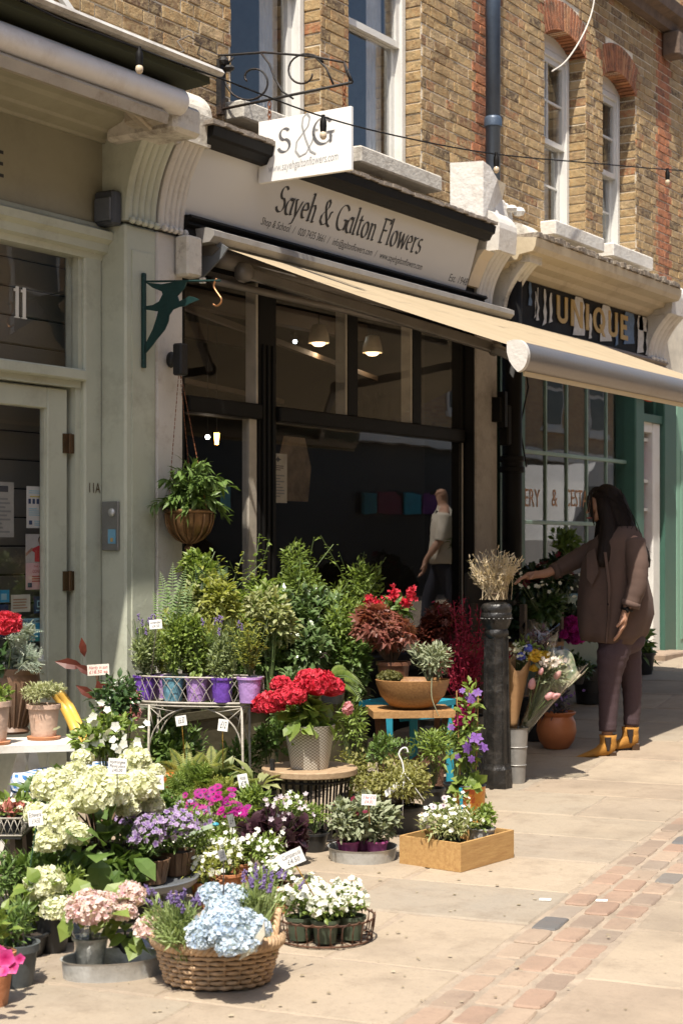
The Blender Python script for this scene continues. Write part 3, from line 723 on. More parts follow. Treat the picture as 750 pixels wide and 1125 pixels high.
# ================================================================ right shop
rshop=thing('shop_building','green shop with many paned window under a black fascia reading UNIQUE','shop',(11.,FY,0))
W3=(11.82,12.622,3.90,5.42); W4=(12.965,13.70,3.90,5.36)
xa,xb=10.86,17.0
AR=.30
mb=MB(); 
def archz(w,x,ext=0.):
    c=(w[0]+w[1])/2; hw=(w[1]-w[0])/2; R=(hw*hw+.12*.12)/(2*.12); return w[3]+math.sqrt(max(0,R*R-(x-c)**2))-(R-.12)
wallback(mb,xa,xb,(W3[:3]+(W3[3]+.12,),W4[:3]+(W4[3]+.12,)))
hh=[]
for w in (W3,W4):
    hh.append((w[0]-xa,w[1]-xa,w[2]-WB,w[3]-WB))
    for i in range(12):
        q0=w[0]+(w[1]-w[0])*i/12; q1=w[0]+(w[1]-w[0])*(i+1)/12; hh.append((q0-xa,q1-xa,w[3]-.01-WB,archz(w,(q0+q1)/2)+.24-WB))
bricks(mb,(xa,FY,WB),(1,0,0),(0,-1,0),xb-xa,WT-WB,hh,red=[(14.22-xa,14.62-xa)])
for w in (W3,W4):
    bricks(mb,(w[1],FY,w[2]),(0,1,0),(-1,0,0),.15,w[3]-w[2]+.03); bricks(mb,(w[0],FY+.15,w[2]),(0,-1,0),(1,0,0),.15,w[3]-w[2])
    n=19; c=(w[0]+w[1])/2; hw=(w[1]-w[0])/2; R=(hw*hw+.0144)/.24; cz=w[3]+.12-R; am=math.asin(hw/R)
    for i in range(n):
        a0=-am*1.04+2*am*1.04*i/n+.009; a1=-am*1.04+2*am*1.04*(i+1)/n-.009
        V=[]
        for (yy,e) in ((FY+.15,0),(FY-.006,0)):
            for (aa,rr) in ((a0,R+.0),(a1,R+.0),(a1,R+.235),(a0,R+.235)): V.append((c+rr*math.sin(aa),yy,cz+rr*math.cos(aa)))
        mb.raw(V,[(0,1,2,3)[::-1],(4,5,6,7),(0,4,5,1)[::-1],(1,5,6,2),(2,6,7,3),(3,7,4,0)],1,random.random())
mb.build('brick_wall',[STOCK,REDB,MORT],rshop)
for w in (W3,W4):
    sash(rshop,w[0]+.02,w[1]-.02,w[2],w[3],FY+.14,arch=.115,cols=2,bars=1); sill(rshop,w[0]-.02,w[1]+.02,w[2],d=.14,h=.12,m=mat('white_painted_sill',(.66,.63,.57),.7,0,.06,8,.5,40,dirt=(.3,.24,.17),dirtamt=.5,dscale=5))
room(rshop,11.0,16.8,FY+.31,8.5,3.72,6.6,UPIN,'upstairs_room')
mb=MB(); extr(mb,[(FY-.01,6.1),(FY-.1,6.1),(FY-.12,6.17),(FY-.2,6.2),(FY-.22,6.3),(FY-.01,6.34)],12.6,17.); 
mb.box((14.3,FY-.18,5.86),(14.48,FY-.01,6.099),bev=.02)
mb.build('brick_string_course',[mat('sooty_stone',(.13,.09,.065),.9,0,.3,10,.7,30)],rshop)
mb=MB(); extr(mb,[(FY-.01,3.30),(FY-.10,3.31),(FY-.13,3.345),(FY-.2,3.37),(FY-.22,3.40),(FY-.31,3.415),(FY-.33,3.45),(FY-.44,3.465),(FY-.46,3.50),(FY-.47,3.56),(FY-.01,3.62)],10.72,13.62); mb.build('cornice',[mat('cream_soffit_paint',(.50,.42,.29),.6,0,.06,2,.15,20,dirt=(.2,.14,.09),dirtamt=.4,dscale=4)],rshop)
mb=MB(); random.seed(11)
for i in range(52): mb.box((10.75+i*.055,5.22+random.uniform(-.01,.02),3.565),(10.81+i*.055,5.69,3.59+random.uniform(0,.03)),bev=.004)
for i in range(90): mb.ball((random.uniform(10.75,13.6),random.uniform(5.24,5.5),3.60),(random.uniform(.01,.035),.03,random.uniform(.01,.02)),6)
mb.build('mossy_gutter_edge',[mat('lichen_ledge',(.16,.13,.10),.9,0,.5,30,.8,40,dirt=(.55,.5,.42),dirtamt=.7,dscale=16)],rshop)
mb=MB(); mb.box((10.86,5.56,2.99),(14.0,5.69,3.34)); uf=mb.build('fascia',[mat('black_fascia',(.010,.0095,.010),.6,0,.2,spec=.15)],rshop)
# gold letters
m=MB(); a=onY(613,349,5.54); b=onY(691,372,5.54); lw=(b.x-a.x); U=Vector((1,0,0)); yy=5.553
def blk(x,z,w,h,k=0): m.box((x,yy-.004-k*.0008,z),(x+w,yy+.003,z+h))
lh=.215; z0=3.085; wds={'U':.16,'N':.18,'I':.06,'Q':.2,'E':.13}; word='UNIQUE'; tot=sum(wds[c] for c in word)+.05*5; sc=lw/tot; x=a.x; st=.045
for ch in word:
    w=wds[ch]*sc; s_=st*sc*.95
    if ch=='U':
        blk(x,z0+.06,s_,lh-.06);blk(x+w-s_,z0+.06,s_,lh-.06)
        P=[(x+w/2+math.cos(t)*w/2,z0+.06+math.sin(t)*.062) for t in np.linspace(PI,2*PI,9)]+[(x+w/2+math.cos(t)*(w/2-s_),z0+.06+math.sin(t)*.025) for t in np.linspace(2*PI,PI,9)]
        m.prism(P,(0,yy,0),(1,0,0),(0,0,1),.0045)
    if ch=='N':
        blk(x,z0,s_,lh);blk(x+w-s_,z0,s_,lh); m.prism([(x,z0+lh),(x+s_,z0+lh),(x+w,z0),(x+w-s_,z0)],(0,yy,0),(1,0,0),(0,0,1),.0062)
    if ch=='I': blk(x,z0,s_*1.1,lh)
    if ch=='Q':
        for j in range(20):
            t0=2*PI*j/20;t1=2*PI*(j+1)/20; P=[(x+w/2+math.cos(t)*r*w/2,z0+lh/2+math.sin(t)*lh/2*(1 if r==1 else .66)) for t,r in ((t0,1),(t1,1),(t1,.52),(t0,.52))]
            m.prism(P,(0,yy,0),(1,0,0),(0,0,1),.0045)
        m.prism([(x+w*.5,z0+.07),(x+w*.68,z0+.08),(x+w,z0-.02),(x+w*.8,z0-.02)],(0,yy,0),(1,0,0),(0,0,1),.0062)
    if ch=='E':
        blk(x,z0,s_,lh)
        for zz in (0,.42,.8): blk(x+.001,z0+lh*zz,w*(.95 if zz!=.42 else .8),lh*.19,1)
    x+=w+.05*sc
m.build('lettering',[GOLD],uf)
# clothes-shaped white and denim cut-outs painted on the fascia
random.seed(5); GM=[mat('chalky_white_paint',(.55,.54,.52),.7,0,.15,30),GOLD,mat('denim_paint',(.10,.16,.26),.7,0,.3,30)]
def dress(px0,px1,pyt,pyb,mi,taper=.2):
    m=MB()
    p=onY(px0,pyb,5.55);q=onY(px1,pyt,5.55); w=q.x-p.x; z_1=min(3.335,q.z); z_0=max(3.0,p.z); n_=5
    L=[(p.x-random.uniform(0,.02),z_0)]+[(p.x+random.uniform(-.01,.02),z_0+(z_1-z_0)*i/n_) for i in range(1,n_)]+[(p.x+w*taper,z_1)]
    Rr=[(p.x+w*(1-taper),z_1)]+[(p.x+w+random.uniform(-.02,.01),z_1-(z_1-z_0)*i/n_) for i in range(1,n_)]+[(p.x+w,z_0+random.uniform(0,.03))]
    m.prism((L+Rr)[::-1],(0,5.5505,0),(1,0,0),(0,0,1),-.004-.001*mi,0); m.build('painted_garment',[GM[mi]],uf)
dress(630,642,322,368,0);dress(660,672,330,375,0); dress(590,592,316,352,0,.3); dress(597,600,318,358,0,.3);dress(604,607,322,355,0,.3); dress(581,584,305,335,2,.3);dress(686,697,340,378,2,.1);dress(700,707,345,390,0);dress(710,716,350,390,0);dress(702,714,343,362,0,.1);dress(588,589,320,350,0,.3); dress(647,650,345,372,0,.3); dress(676,679,350,380,2,.3)
mb=MB(); extr(mb,[(5.69,2.985),(5.52,2.985),(5.50,2.96),(5.53,2.94),(5.51,2.91),(5.55,2.88),(5.69,2.86)],10.75,14.0); mb.build('fascia_moulding',[mat('brown_grey_moulding',(.22,.18,.15),.6)],rshop)
console(rshop,10.80,10.98,3.02,3.40,5.56,DWPAINT,DWPAINT,3,ytop=5.34)
console(rshop,13.62,13.98,2.98,3.36,5.56,WPAINT,WPAINT,4,ytop=5.34)
# downpipe and cables between shops
dp=thing('drainpipe','slate blue cast iron drainpipe running down the brickwork between the two shops','drainpipe',(10.75,5.6,3.9))
m=MB(); m.tube([(10.745,5.6,3.95),(10.745,5.6,7.3)],.055,14); m.build('pipe',[PIPE],dp,smooth=True)
for zz in (4.42,5.42,6.5): m=MB(); m.lathe((10.745,5.6,zz),[(.056,0),(.068,.005),(.068,.06),(.062,.075),(.056,.08)],14); m.build('collar',[PIPE],dp,smooth=True,auto=30)
dp=thing('drainpipe','black cast iron downpipe standing between the grey pilaster and the green window','drainpipe',(11.0,5.55,.1))
m=MB(); m.tube([(10.90,5.52,.12),(10.90,5.52,3.3)],.075,14); m.build('pipe',[BLACK],dp,smooth=True)
m=MB()
for zz in (1.85,): m.lathe((10.90,5.52,zz),[(.076,0),(.095,.006),(.095,.04),(.085,.05),(.085,.08),(.095,.09),(.095,.12),(.076,.13)],14)
m.build('collar',[BLACK],dp,smooth=True,auto=30)
m=MB(); m.box((10.76,5.48,2.05),(10.82,5.56,2.35),bev=.01); m.tube([(11.0,5.5,2.9),(11.05,5.46,2.5),(10.99,5.5,2.2),(11.06,5.48,1.9)],.006,5,1); m.build('junction_box',[BLACK,BLACK],dp)
# green window
gw=MB(); yw=5.72
gx=[11.42,11.90,12.30,12.70,13.11,13.52]; gzt=2.70
gw.box((11.0,yw-.05,.15),(11.42,yw+.1,2.86)); gw.box((11.42,yw-.06,2.70),(14.0,yw+.1,2.86),bev=.01); gw.box((13.52,yw-.1,.15),(13.72,yw+.1,2.70),bev=.012); gw.box((11.42,yw-.10,.80),(13.52,yw+.1,.90),bev=.01); gw.box((11.42,yw-.03,.15),(13.52,yw+.1,.80))
gf=gw.build('window',[GREENP],rshop)
m=MB()
for x in gx[1:-1]: m.box((x-.011,yw-.005,.9),(x+.011,yw+.02,2.7),bev=.003)
for z in (1.49,2.05): m.box((11.42,yw-.012,z-.016),(13.52,yw+.032,z+.016),bev=.004)
m.build('glazing_bar',[mat('pale_green_bars',(.20,.29,.24),.4)],gf)
m=MB(); m.box((11.42,yw+.01,.9),(13.52,yw+.016,2.7)); m.build('pane',[glassm('old_float_glass')],gf)
p=onY(572,556,yw); m=MB()
for (wd,pxa,pxb) in (('EERY',572,594),('&',607,613),('CESTA',622,646)):
    a=onY(pxa,556,yw);b=onY(pxb,556,yw); m.text(wd,(a.x,yw+.008,a.z),(1,0,0),(0,0,1),h=.15,w=b.x-a.x)
m.build('window_lettering',[mat('orange_vinyl',(.36,.18,.08),.5)],gf)
room(rshop,11.2,13.6,5.86,8.2,.3,3.0,mat('pale_interior',(.12,.115,.10),.8),'shop_room')
m=MB(); random.seed(9)
for k in range(3): m.box((11.3,6.6,.5+.5*k),(13.5,7.0,.53+.5*k))
for k in range(26): x=random.uniform(11.3,13.4); z=.53+.5*random.randint(0,2); m.box((x,6.65,z),(x+random.uniform(.05,.2),6.9,z+random.uniform(.08,.35)),1,random.random())
s=N('shelf_goods'); s.done(s.bsdf(s.ramp(s.attr('rnd'),[(0,(.3,.3,.3)),(.3,(.12,.2,.25)),(.6,(.3,.12,.08)),(1,(.5,.45,.38))]),.6)); m.build('display_shelf',[INTERL,s.m],rshop)
# entrance door with pink panels behind glass
m=MB(); m.box((13.70,yw-.02,.33),(13.75,yw+.1,2.43),bev=.008); m.box((14.02,yw-.06,.33),(14.19,yw+.1,2.43),bev=.008); m.box((13.75,yw-.05,2.34),(14.02,yw+.1,2.43)); d=m.build('door',[FRAME],rshop)
m=MB(); m.box((13.75,yw,.36),(14.02,yw+.04,.949)); m.build('door_panel',[FRAME],d)
for z in (.95,1.25,1.62,1.88,2.26): m=MB(); m.box((13.75,yw-.01,z),(14.02,yw+.03,z+.03)); m.build('glazing_bar',[FRAME],d)
m=MB(); m.box((13.75,yw+.012,.97),(14.02,yw+.018,2.34)); m.build('pane',[GLASS],d)
m=MB(); m.box((13.78,yw+.06,.9),(14.22,yw+.08,2.36)); sp=N('pink_hangings'); sp.done(sp.bsdf(sp.ramp(sp.noise(sp.coord(),7.,3),[(.3,(.15,.01,.03)),(.5,(.35,.02,.10)),(.62,(.5,.03,.22)),(.75,(.2,.12,.08))]),.8)); m.build('pink_panel',[sp.m],d)
m=MB(); m.box((13.70,yw-.08,2.43),(14.20,yw+.1,2.50)); m.box((13.72,yw-.02,2.50),(13.79,yw+.08,2.70)); m.box((14.13,yw-.02,2.50),(14.20,yw+.08,2.70)); m.build('transom_frame',[GREENP],rshop)
m=MB(); m.box((13.79,yw+.02,2.50),(14.13,yw+.026,2.70)); m.build('pane',[GLASS],rshop)
m=MB(); m.box((14.20,yw-.10,.30),(14.50,yw+.1,2.86),bev=.01); m.build('pilaster',[GREENP],rshop)
m=MB(); m.box((14.503,yw-.1,.30),(15.0,yw+.1,3.4),bev=.01); m.box((15.0,yw-.12,.3),(16.0,yw+.1,3.4),bev=.01); m.box((14.6,yw-.108,.42),(14.92,yw-.1,2.2)); m.box((16.0,yw-.1,.3),(17.0,yw+.1,3.4)); m.build('mint_shutter',[MINT],rshop)
m=MB(); m.box((13.65,yw-.32,.12),(14.34,yw+.1,.335),bev=.012); m.build('doorstep',[mat('worn_step',(.30,.22,.16),.85,0,.15,7,.5,30)],rshop)
m=MB(); m.box((14.3,yw-.30,.05),(17,yw+.05,.30)); m.build('plinth',[MINT],rshop)
m=MB(); m.box((13.9,FY+.3,.3),(17,FY+.4,3.5));m.box((13.99,FY-.1,2.86),(17,FY+.3,3.6)); m.build('side_wall',[mat('cream_render',(.6,.55,.45),.7)],rshop)
p=onY(714,433,5.6); tag(MB().ball(p,(.09,.09,.07),12).build('paper_lantern',[mat('red_paper',(.6,.05,.02),.6)],origin=p,smooth=True),'small red round lantern hanging under the awning above the pink panelled door','lantern')
# ================================================================ ground
SU=Vector((.986,.167,0)); TU=Vector((-.167,.986,0))
def st(p): return p.x*SU.x+p.y*SU.y, p.x*TU.x+p.y*TU.y
sA=st(GP(462,1107)); sB=st(GP(588,1107))
T1=sA[1]; T0=T1-.325
mb=MB(); nx=60; V=[];F=[]
xs=list(np.linspace(-30,3,6))+list(np.linspace(3.5,18,45))+list(np.linspace(20,80,8)); ys=[-40,-20,-8,-2,0,2,4,6,12,40]
for x in xs:
    for y in ys: V.append((x,y,ground(x)-.0045))
ny=len(ys); F=[(i*ny+j,(i+1)*ny+j,(i+1)*ny+j+1,i*ny+j+1) for i in range(len(xs)-1) for j in range(ny-1)]
mb.raw(V,F); JM=mat('pavement_joint_sand',(.30,.24,.18),.95,0,.25,9,.5,120,dirt=(.17,.13,.09),dirtamt=.5,dscale=5)
tag(mb.build('ground',[JM]),kind='structure')
def stone(name,stops,rough=.8,stain=(.16,.12,.085)):
    s=N(name); r=s.attr('rnd'); c=s.coord(); col=s.ramp(r,stops)
    a=s.noise(c,1.7,6,.7); col=s.mix(s.ramp(a,[(.35,(0,0,0)),(.7,(.65,.65,.65))]),col,(.33,.265,.19)) if name!='clay_setts' else col
    b=s.noise(c,5.,8,.75); col=s.mix(s.math('MULTIPLY',s.ramp(b,[(.5,(0,0,0)),(.72,(1,1,1))]),.5),col,stain)
    sp=s.noise(c,60.,3,.7); col=s.mix(s.math('MULTIPLY',s.ramp(sp,[(.55,(0,0,0)),(.75,(1,1,1))]),.35),col,(.15,.12,.09))
    m1=s.noise(c,.8,4,.7); col=s.mix(s.math('MULTIPLY',s.ramp(m1,[(.5,(0,0,0)),(.66,(1,1,1))]),.45),col,(.17,.135,.10))
    v=s.n('ShaderNodeTexVoronoi',{'Vector':c,'Scale':7.},feature='F1').outputs['Distance']
    spot=s.ramp(v,[(.035,(1,1,1)),(.06,(0,0,0))]); col=s.mix(s.math('MULTIPLY',spot,.35),col,(.2,.17,.14))
    h=s.math('ADD',s.noise(c,14.,7,.7),s.math('MULTIPLY',s.noise(c,2.2,3),2.)); nb=s.n('ShaderNodeBump',{'Strength':.45,'Distance':.018,'Height':h}).outputs[0]
    return s.done(s.bsdf(col,rough,0,nb,**{'Specular IOR Level':.35}))
YORK=stone('york_stone',[(0,(.235,.195,.15)),(.25,(.32,.26,.195)),(.5,(.37,.30,.22)),(.7,(.235,.21,.17)),(.85,(.33,.25,.18)),(1,(.265,.235,.19))])
SETT=stone('clay_setts',[(0,(.27,.18,.13)),(.3,(.31,.215,.155)),(.5,(.34,.26,.19)),(.66,(.24,.18,.135)),(.88,(.27,.23,.185)),(.91,(.13,.125,.12)),(1,(.085,.088,.092))],.75,(.15,.1,.08))
random.seed(21)
def slab(mb,s0,s1,t0,t1,gap,rnd,jz=.0025,bev=.006,wob=.004,sub=3,rc=.004):
    s0+=gap/2;s1-=gap/2;t0+=gap/2;t1-=gap/2; dz=random.uniform(-jz,jz); ring=[];ins=[]
    cs=[(s0,t0),(s1,t0),(s1,t1),(s0,t1)]; pts=[]
    for k in range(4):
        a=cs[k];b=cs[(k+1)%4]
        for j in range(sub):
            f=j/sub; w=random.uniform(-wob,wob); ci=(rc if j==0 else 0.); mx_=(s0+s1)/2; my_=(t0+t1)/2; px_=a[0]+(b[0]-a[0])*f; py_=a[1]+(b[1]-a[1])*f; pts.append((px_+w-math.copysign(ci,px_-mx_),py_+random.uniform(-wob,wob)-math.copysign(ci,py_-my_)))
    c=((s0+s1)/2,(t0+t1)/2); n=len(pts); V=[]
    def W(p,z): q=SU*p[0]+TU*p[1]; return (q.x,q.y,ground(q.x)+z)
    for p in pts: V.append(W(p,-.012))
    for p in pts: V.append(W(p,-bev+dz))
    for p in pts:
        L=math.hypot(c[0]-p[0],c[1]-p[1]); V.append(W((p[0]+(c[0]-p[0])*bev/L*1.3,p[1]+(c[1]-p[1])*bev/L*1.3),dz))
    F=[(i,(i+1)%n,(i+1)%n+n,i+n) for i in range(n)]+[(i+n,(i+1)%n+n,(i+1)%n+2*n,i+2*n) for i in range(n)]+[tuple(range(2*n,3*n))]
    mb.raw(V,F,0,rnd)
mb=MB()
def courses(sa,sb,ta,tb,dirn):
    s=sa
    while s<sb:
        w=random.choice([.48,.55,.6,.6,.68,.75]); t=ta+random.uniform(-.5,0) if dirn>0 else ta
        tt=ta
        first=random.uniform(.35,.95)
        while tt<tb:
            L=first if tt==ta else random.uniform(.6,1.15)
            e=min(tb,tt+L)
            if tb-e<.25: e=tb
            q=SU*((s+w/2))+TU*((tt+e)/2)
            if q.y<5.75: slab(mb,s,s+w,tt,e,.014,random.random())
            tt=e
        s+=w
courses(1.5,19,T1+.004,5.4,1); courses(0.5,16,T0-2.9,T0-.004,-1)
tag(mb.build('pavement',[YORK]),kind='structure')
mb=MB(); s=1.5; cols=3; cw=(T1-T0)/3
for c in range(3):
    s=1.4+.07*c+.05
    while s<18:
        L=random.uniform(.19,.225); r=random.random()
        slab(mb,s,s+L,T0+cw*c,T0+cw*(c+1),.017,r,.0035,.005,.0022,5,.005); s+=L
tag(mb.build('sett_strip',[SETT]),kind='structure')

# goods standing on the shelves and counter inside the flower shop
random.seed(14); vc=[mat('vase_teal',(.03,.12,.12),.3),mat('vase_amber',(.20,.08,.02),.3),mat('vase_cream',(.25,.22,.17),.5),mat('vase_green',(.03,.09,.04),.3)]
spots=[(8.55,7.4,.85,'tall teal vase at the left of the dark shop counter'),(8.95,7.5,.85,'amber vase in the middle of the dark shop counter'),(9.35,7.35,.85,'cream vase towards the right of the dark shop counter'),(9.65,7.6,.85,'green vase at the right end of the dark shop counter'),(7.6,8.8,.95,'amber jar on the low cabinet inside the shop door'),(8.2,10.1,1.79,'teal jar high on the back shelves of the shop'),(9.0,10.1,1.37,'cream jug on the back shelves of the shop'),(9.9,10.1,1.79,'green bottle high on the right of the back shelves')]
for i,(x,y,z,lb) in enumerate(spots):
    hh=random.uniform(.18,.34); r_=random.uniform(.04,.08); m=MB(); m.lathe((x,y,z+.001),[(0,0),(r_*.7,0),(r_,hh*.35),(r_*.8,hh*.7),(r_*.4,hh*.85),(r_*.55,hh),(r_*.4,hh),(0,hh*.8)],16)
    tag(m.build('vase',[vc[(1,2,0,3,1,0,2,3)[i] if i>3 else (0,1,2,3)[i]]],origin=(x,y,z),smooth=True),lb,'vase','vases inside the flower shop')
p=onY(322,520,6.6); m=MB(); m.prism([(-.16,-.2),(.16,-.2),(.2,.05),(.12,.26),(-.12,.26),(-.2,.05)],p,(1,0,0),(0,0,1),.02); tag(m.build('wall_ornament',[mat('faded_ornament',(.22,.17,.12),.8,0,.4,9)],origin=tuple(p)),'faded pale ornament hanging behind the paper notice inside the shop','ornament')
# ================================================================ striped-edge awning of the flower shop (out over the pavement)
aw=thing('awning','cream canvas awning pulled out over the flower shop front, grey front roller bar','awning',(7.14,5.45,3.0))
AX0,AX1=7.14,12.1; AB=(5.40,2.950); AF=(3.62,2.285)
m=MB(); K=14; NX=40; V=[];F=[]
for i in range(NX+1):
    x=AX0+.03+(AX1-AX0-.06)*i/NX
    for k in range(K+1):
        t=k/K; V.append((x,AB[0]+(AF[0]-AB[0])*t,AB[1]+(AF[1]-AB[1])*t-.012*math.sin(PI*t)+.004*math.sin(i*1.7)*math.sin(PI*t)))
F=[(i*(K+1)+k,(i+1)*(K+1)+k,(i+1)*(K+1)+k+1,i*(K+1)+k+1) for i in range(NX) for k in range(K)]
m.raw(V,F); cs=N('canvas'); c=cs.coord(); nn=cs.noise(c,3.,5,.7); cc=cs.mix(nn,(.44,.35,.23),(.33,.255,.155)); 
wv=cs.n('ShaderNodeTexWave',{'Vector':c,'Scale':.55,'Distortion':.4}).outputs[0]; cc=cs.mix(cs.math('MULTIPLY',cs.ramp(wv,[(.86,(0,0,0)),(.9,(1,1,1))]),.25),cc,(.3,.24,.15))
a_=cs.bsdf(cc,.85); tr=cs.n('ShaderNodeBsdfTranslucent'); cs.t.links.new(cc,tr.inputs[0]); mx=cs.n('ShaderNodeMixShader',{0:.12}); cs.t.links.new(a_,mx.inputs[1]); cs.t.links.new(tr.outputs[0],mx.inputs[2])
m.build('canvas',[cs.done(mx.outputs[0])],aw,smooth=True)
m=MB(); extr(m,[(5.52,2.955),(5.39,2.96),(5.36,2.99),(5.36,3.02),(5.41,3.04),(5.52,3.04)],7.02,10.62); m.build('cassette',[mat('dull_white_cassette',(.30,.285,.265),.45,.1,.1,6,.2,30,dirt=(.2,.17,.14),dirtamt=.6,dscale=5)],aw)
m=MB(); prof=[(AF[0]+.02,AF[1]+.018),(AF[0]-.01,AF[1]+.024)]+[(AF[0]-.03-.055*math.cos(q),AF[1]-.05-.074*math.sin(q)) for q in np.linspace(-PI/2+.15,PI/2-.1,13)]+[(AF[0]-.012,AF[1]-.10),(AF[0]+.008,AF[1]-.07),(AF[0]+.02,AF[1]-.03)]
extr(m,prof,AX0+.03,AX1); m.build('front_bar',[ALU],aw,smooth=True,auto=35)
m=MB(); extr(m,[(AF[0]-.045,AF[1]-.122),(AF[0]-.04,AF[1]-.145),(AF[0]-.035,AF[1]-.145),(AF[0]-.03,AF[1]-.11)],AX0+.06,AX1); m.build('valance',[CANVAS],aw)
m=MB(); P=[(y,z) for y,z in prof]; cy=sum(p[0] for p in P)/len(P); cz=sum(p[1] for p in P)/len(P); extr(m,[(cy+(y-cy)*1.08,cz+(z-cz)*1.08) for y,z in P],AX0,AX0+.03); m.build('end_cap',[WPAINT],aw,smooth=True,auto=40)
for (x0_,x1_) in ((7.35,8.75),(11.6,10.3)):
    m=MB(); a=Vector((x0_,5.40,2.84)); e=Vector((x1_,4.55,2.50)); f=Vector((x0_+(.15 if x0_<9 else -.15),AF[0]+.02,AF[1]-.075))
    m.bar(a,e,.05,.06,bev=.008); m.bar(e,f,.045,.055,bev=.008); m.ball(e,(.045,.045,.05),10); m.ball(a,(.06,.06,.06),10); m.build('folding_arm',[mat('grey_awning_arm',(.14,.125,.11),.45,.3)],aw,smooth=True,auto=35)
m=MB(); m.tube([(7.2,5.47,2.90),(10.6,5.47,2.90)],.05,12); m.tube([(7.2,5.50,2.78),(10.3,5.50,2.78)],.022,8); m.build('roller_tube',[mat('dull_roller',(.16,.14,.12),.5,.2)],aw,smooth=True)
m=MB(); P=[onX(x,y,7.10) for x,y in ((209,262),(236,262),(250,272),(243,283),(222,305),(209,305))]; m.prism([(p.y,p.z) for p in P],(7.10,0,0),(0,1,0),(0,0,1),.012); 
m.build('side_bracket',[mat('grey_bracket',(.17,.18,.19),.4,.3)],aw)
m=MB(); P=[onX(x,y,7.09) for x,y in ((220,266),(232,266),(240,272),(232,280),(220,280))]; m.prism([(p.y,p.z) for p in P],(7.09,0,0),(0,1,0),(0,0,1),.010); m.build('bracket_plate',[ALU],aw)
# ---- left awning, rolled up
aw=thing('awning','white rolled up awning tube above the green shopfront at top left','awning',(5.,5.3,3.5))
m=MB(); m.tube([(3.4,5.14,3.545),(6.44,5.14,3.545)],.068,22); m.build('roller_tube',[WALU],aw,smooth=True,auto=50)
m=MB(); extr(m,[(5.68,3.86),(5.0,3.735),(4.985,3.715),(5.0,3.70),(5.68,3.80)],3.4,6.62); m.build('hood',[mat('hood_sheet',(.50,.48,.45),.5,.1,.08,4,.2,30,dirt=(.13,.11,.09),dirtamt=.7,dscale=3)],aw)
m=MB(); extr(m,[(5.67,3.79),(5.05,3.695),(5.05,3.66),(5.67,3.62)],3.4,6.58); m.build('hood_underside',[mat('dark_hood_timber',(.035,.04,.02),.9)],aw)  # dark panel under the hood
m=MB(); extr(m,[(5.20,3.43),(5.10,3.40),(5.09,3.45),(5.12,3.475),(5.22,3.47)],3.4,6.30); m.build('front_rail',[mat('grimy_cream_rail',(.42,.37,.29),.5,.1,.1,6,.2,30,dirt=(.2,.14,.08),dirtamt=.6,dscale=5)],aw)
m=MB(); m.bar((5.9,5.15,3.45),(6.25,5.3,3.50),.03,.05,bev=.008); m.bar((6.10,5.2,3.47),(6.34,5.25,3.42),.05,.06,bev=.01); m.box((6.25,5.15,3.42),(6.36,5.35,3.50),bev=.015); m.build('arm_joint',[mat('grimy_cream_rail')if 0 else _m['grimy_cream_rail']],aw)
m=MB(); m.box((6.40,5.13,3.40),(6.62,5.6,3.55),bev=.02); m.build('end_plate',[DWPAINT],aw)
t=thing('junction_box','weathered white electrical box with tangled wires on the brick above the left awning','box',(6.1,5.6,3.9))
a=onY(112,62,5.62); b=onY(182,22,5.62)
m=MB(); m.box((a.x,5.58,3.80),(b.x,5.69,4.00),bev=.015); m.build('box_body',[DWPAINT],t)
m=MB(); random.seed(4)
for k in range(7):
    x=a.x+random.random()*.5; P=[(x,5.6,3.95)]
    for j in range(6): P.append((P[-1][0]+random.uniform(-.02,.12),5.58-random.random()*.08,P[-1][2]+random.uniform(-.07,.06)))
    m.tube(P,.0045,5)
m.build('loose_wire',[mat('old_wire',(.12,.10,.08),.6)],t,smooth=True)
# ================================================================ hanging sign on scrolled bracket
hb=thing('sign_bracket','black wrought iron scroll bracket on the brickwork holding the white sign','sign bracket',(7.5,FY,3.85))
BX=7.50
def px3(px,py): p=onX(px,py,BX); return (BX,p.y,p.z)
m=MB(); m.tube([px3(232,122),px3(310,106),px3(387,90)],.008,6)
m.tube([px3(212,62),px3(250,60),px3(290,57),px3(340,61),px3(378,68)],.007,6); m.tube([px3(378,68),px3(383,80),px3(387,90)],.007,6)
m.build('bracket_frame',[IRON],hb,smooth=True)
def spiral(c,r0,r1,a0,a1,k=26): 
    P=[]
    for i in range(k+1):
        t=i/k; r=r0+(r1-r0)*t; a=math.radians(a0+(a1-a0)*t); P.append(px3(c[0]+r*math.cos(a),c[1]-r*math.sin(a)*.95))
    return P
for P in (spiral((276,87),34,5,100,560,34)[2:],spiral((334,79),9,24,-10,-330,20)+[px3(352,66)], [px3(287,58),px3(296,70),px3(302,86),px3(310,100),px3(322,108)],[px3(346,62),px3(358,74),px3(366,92)],spiral((230,88),17,13,60,300,14),[px3(220,62),px3(222,78),px3(230,95),px3(238,100)],[px3(378,70),px3(380,78),px3(385,88)]):
    m=MB(); m.tube(P,.006,6,flat=1.); m.build('scroll',[IRON],hb,smooth=True)
m=MB(); m.box((BX-.02,5.66,3.80),(BX+.02,5.70,4.12)); m.ball((BX-.02,5.64,4.10),(.03,.03,.03),8); m.ball((BX,5.62,4.06),(.03,.04,.02),8); m.build('wall_plate',[IRON],hb)
sg=thing('hanging_sign','white hanging sign with S&G in grey letters on rusty chains','sign',(BX,5.09,3.37))
ys=(4.775,5.40); zb,zt=3.365,3.715
m=MB(); m.box((BX-.012,ys[0],zb),(BX+.012,ys[1],zt),bev=.002); b_=m.build('sign_board',[mat('white_sign_board',(.80,.79,.76),.5,0,.015,2,.03)],sg)
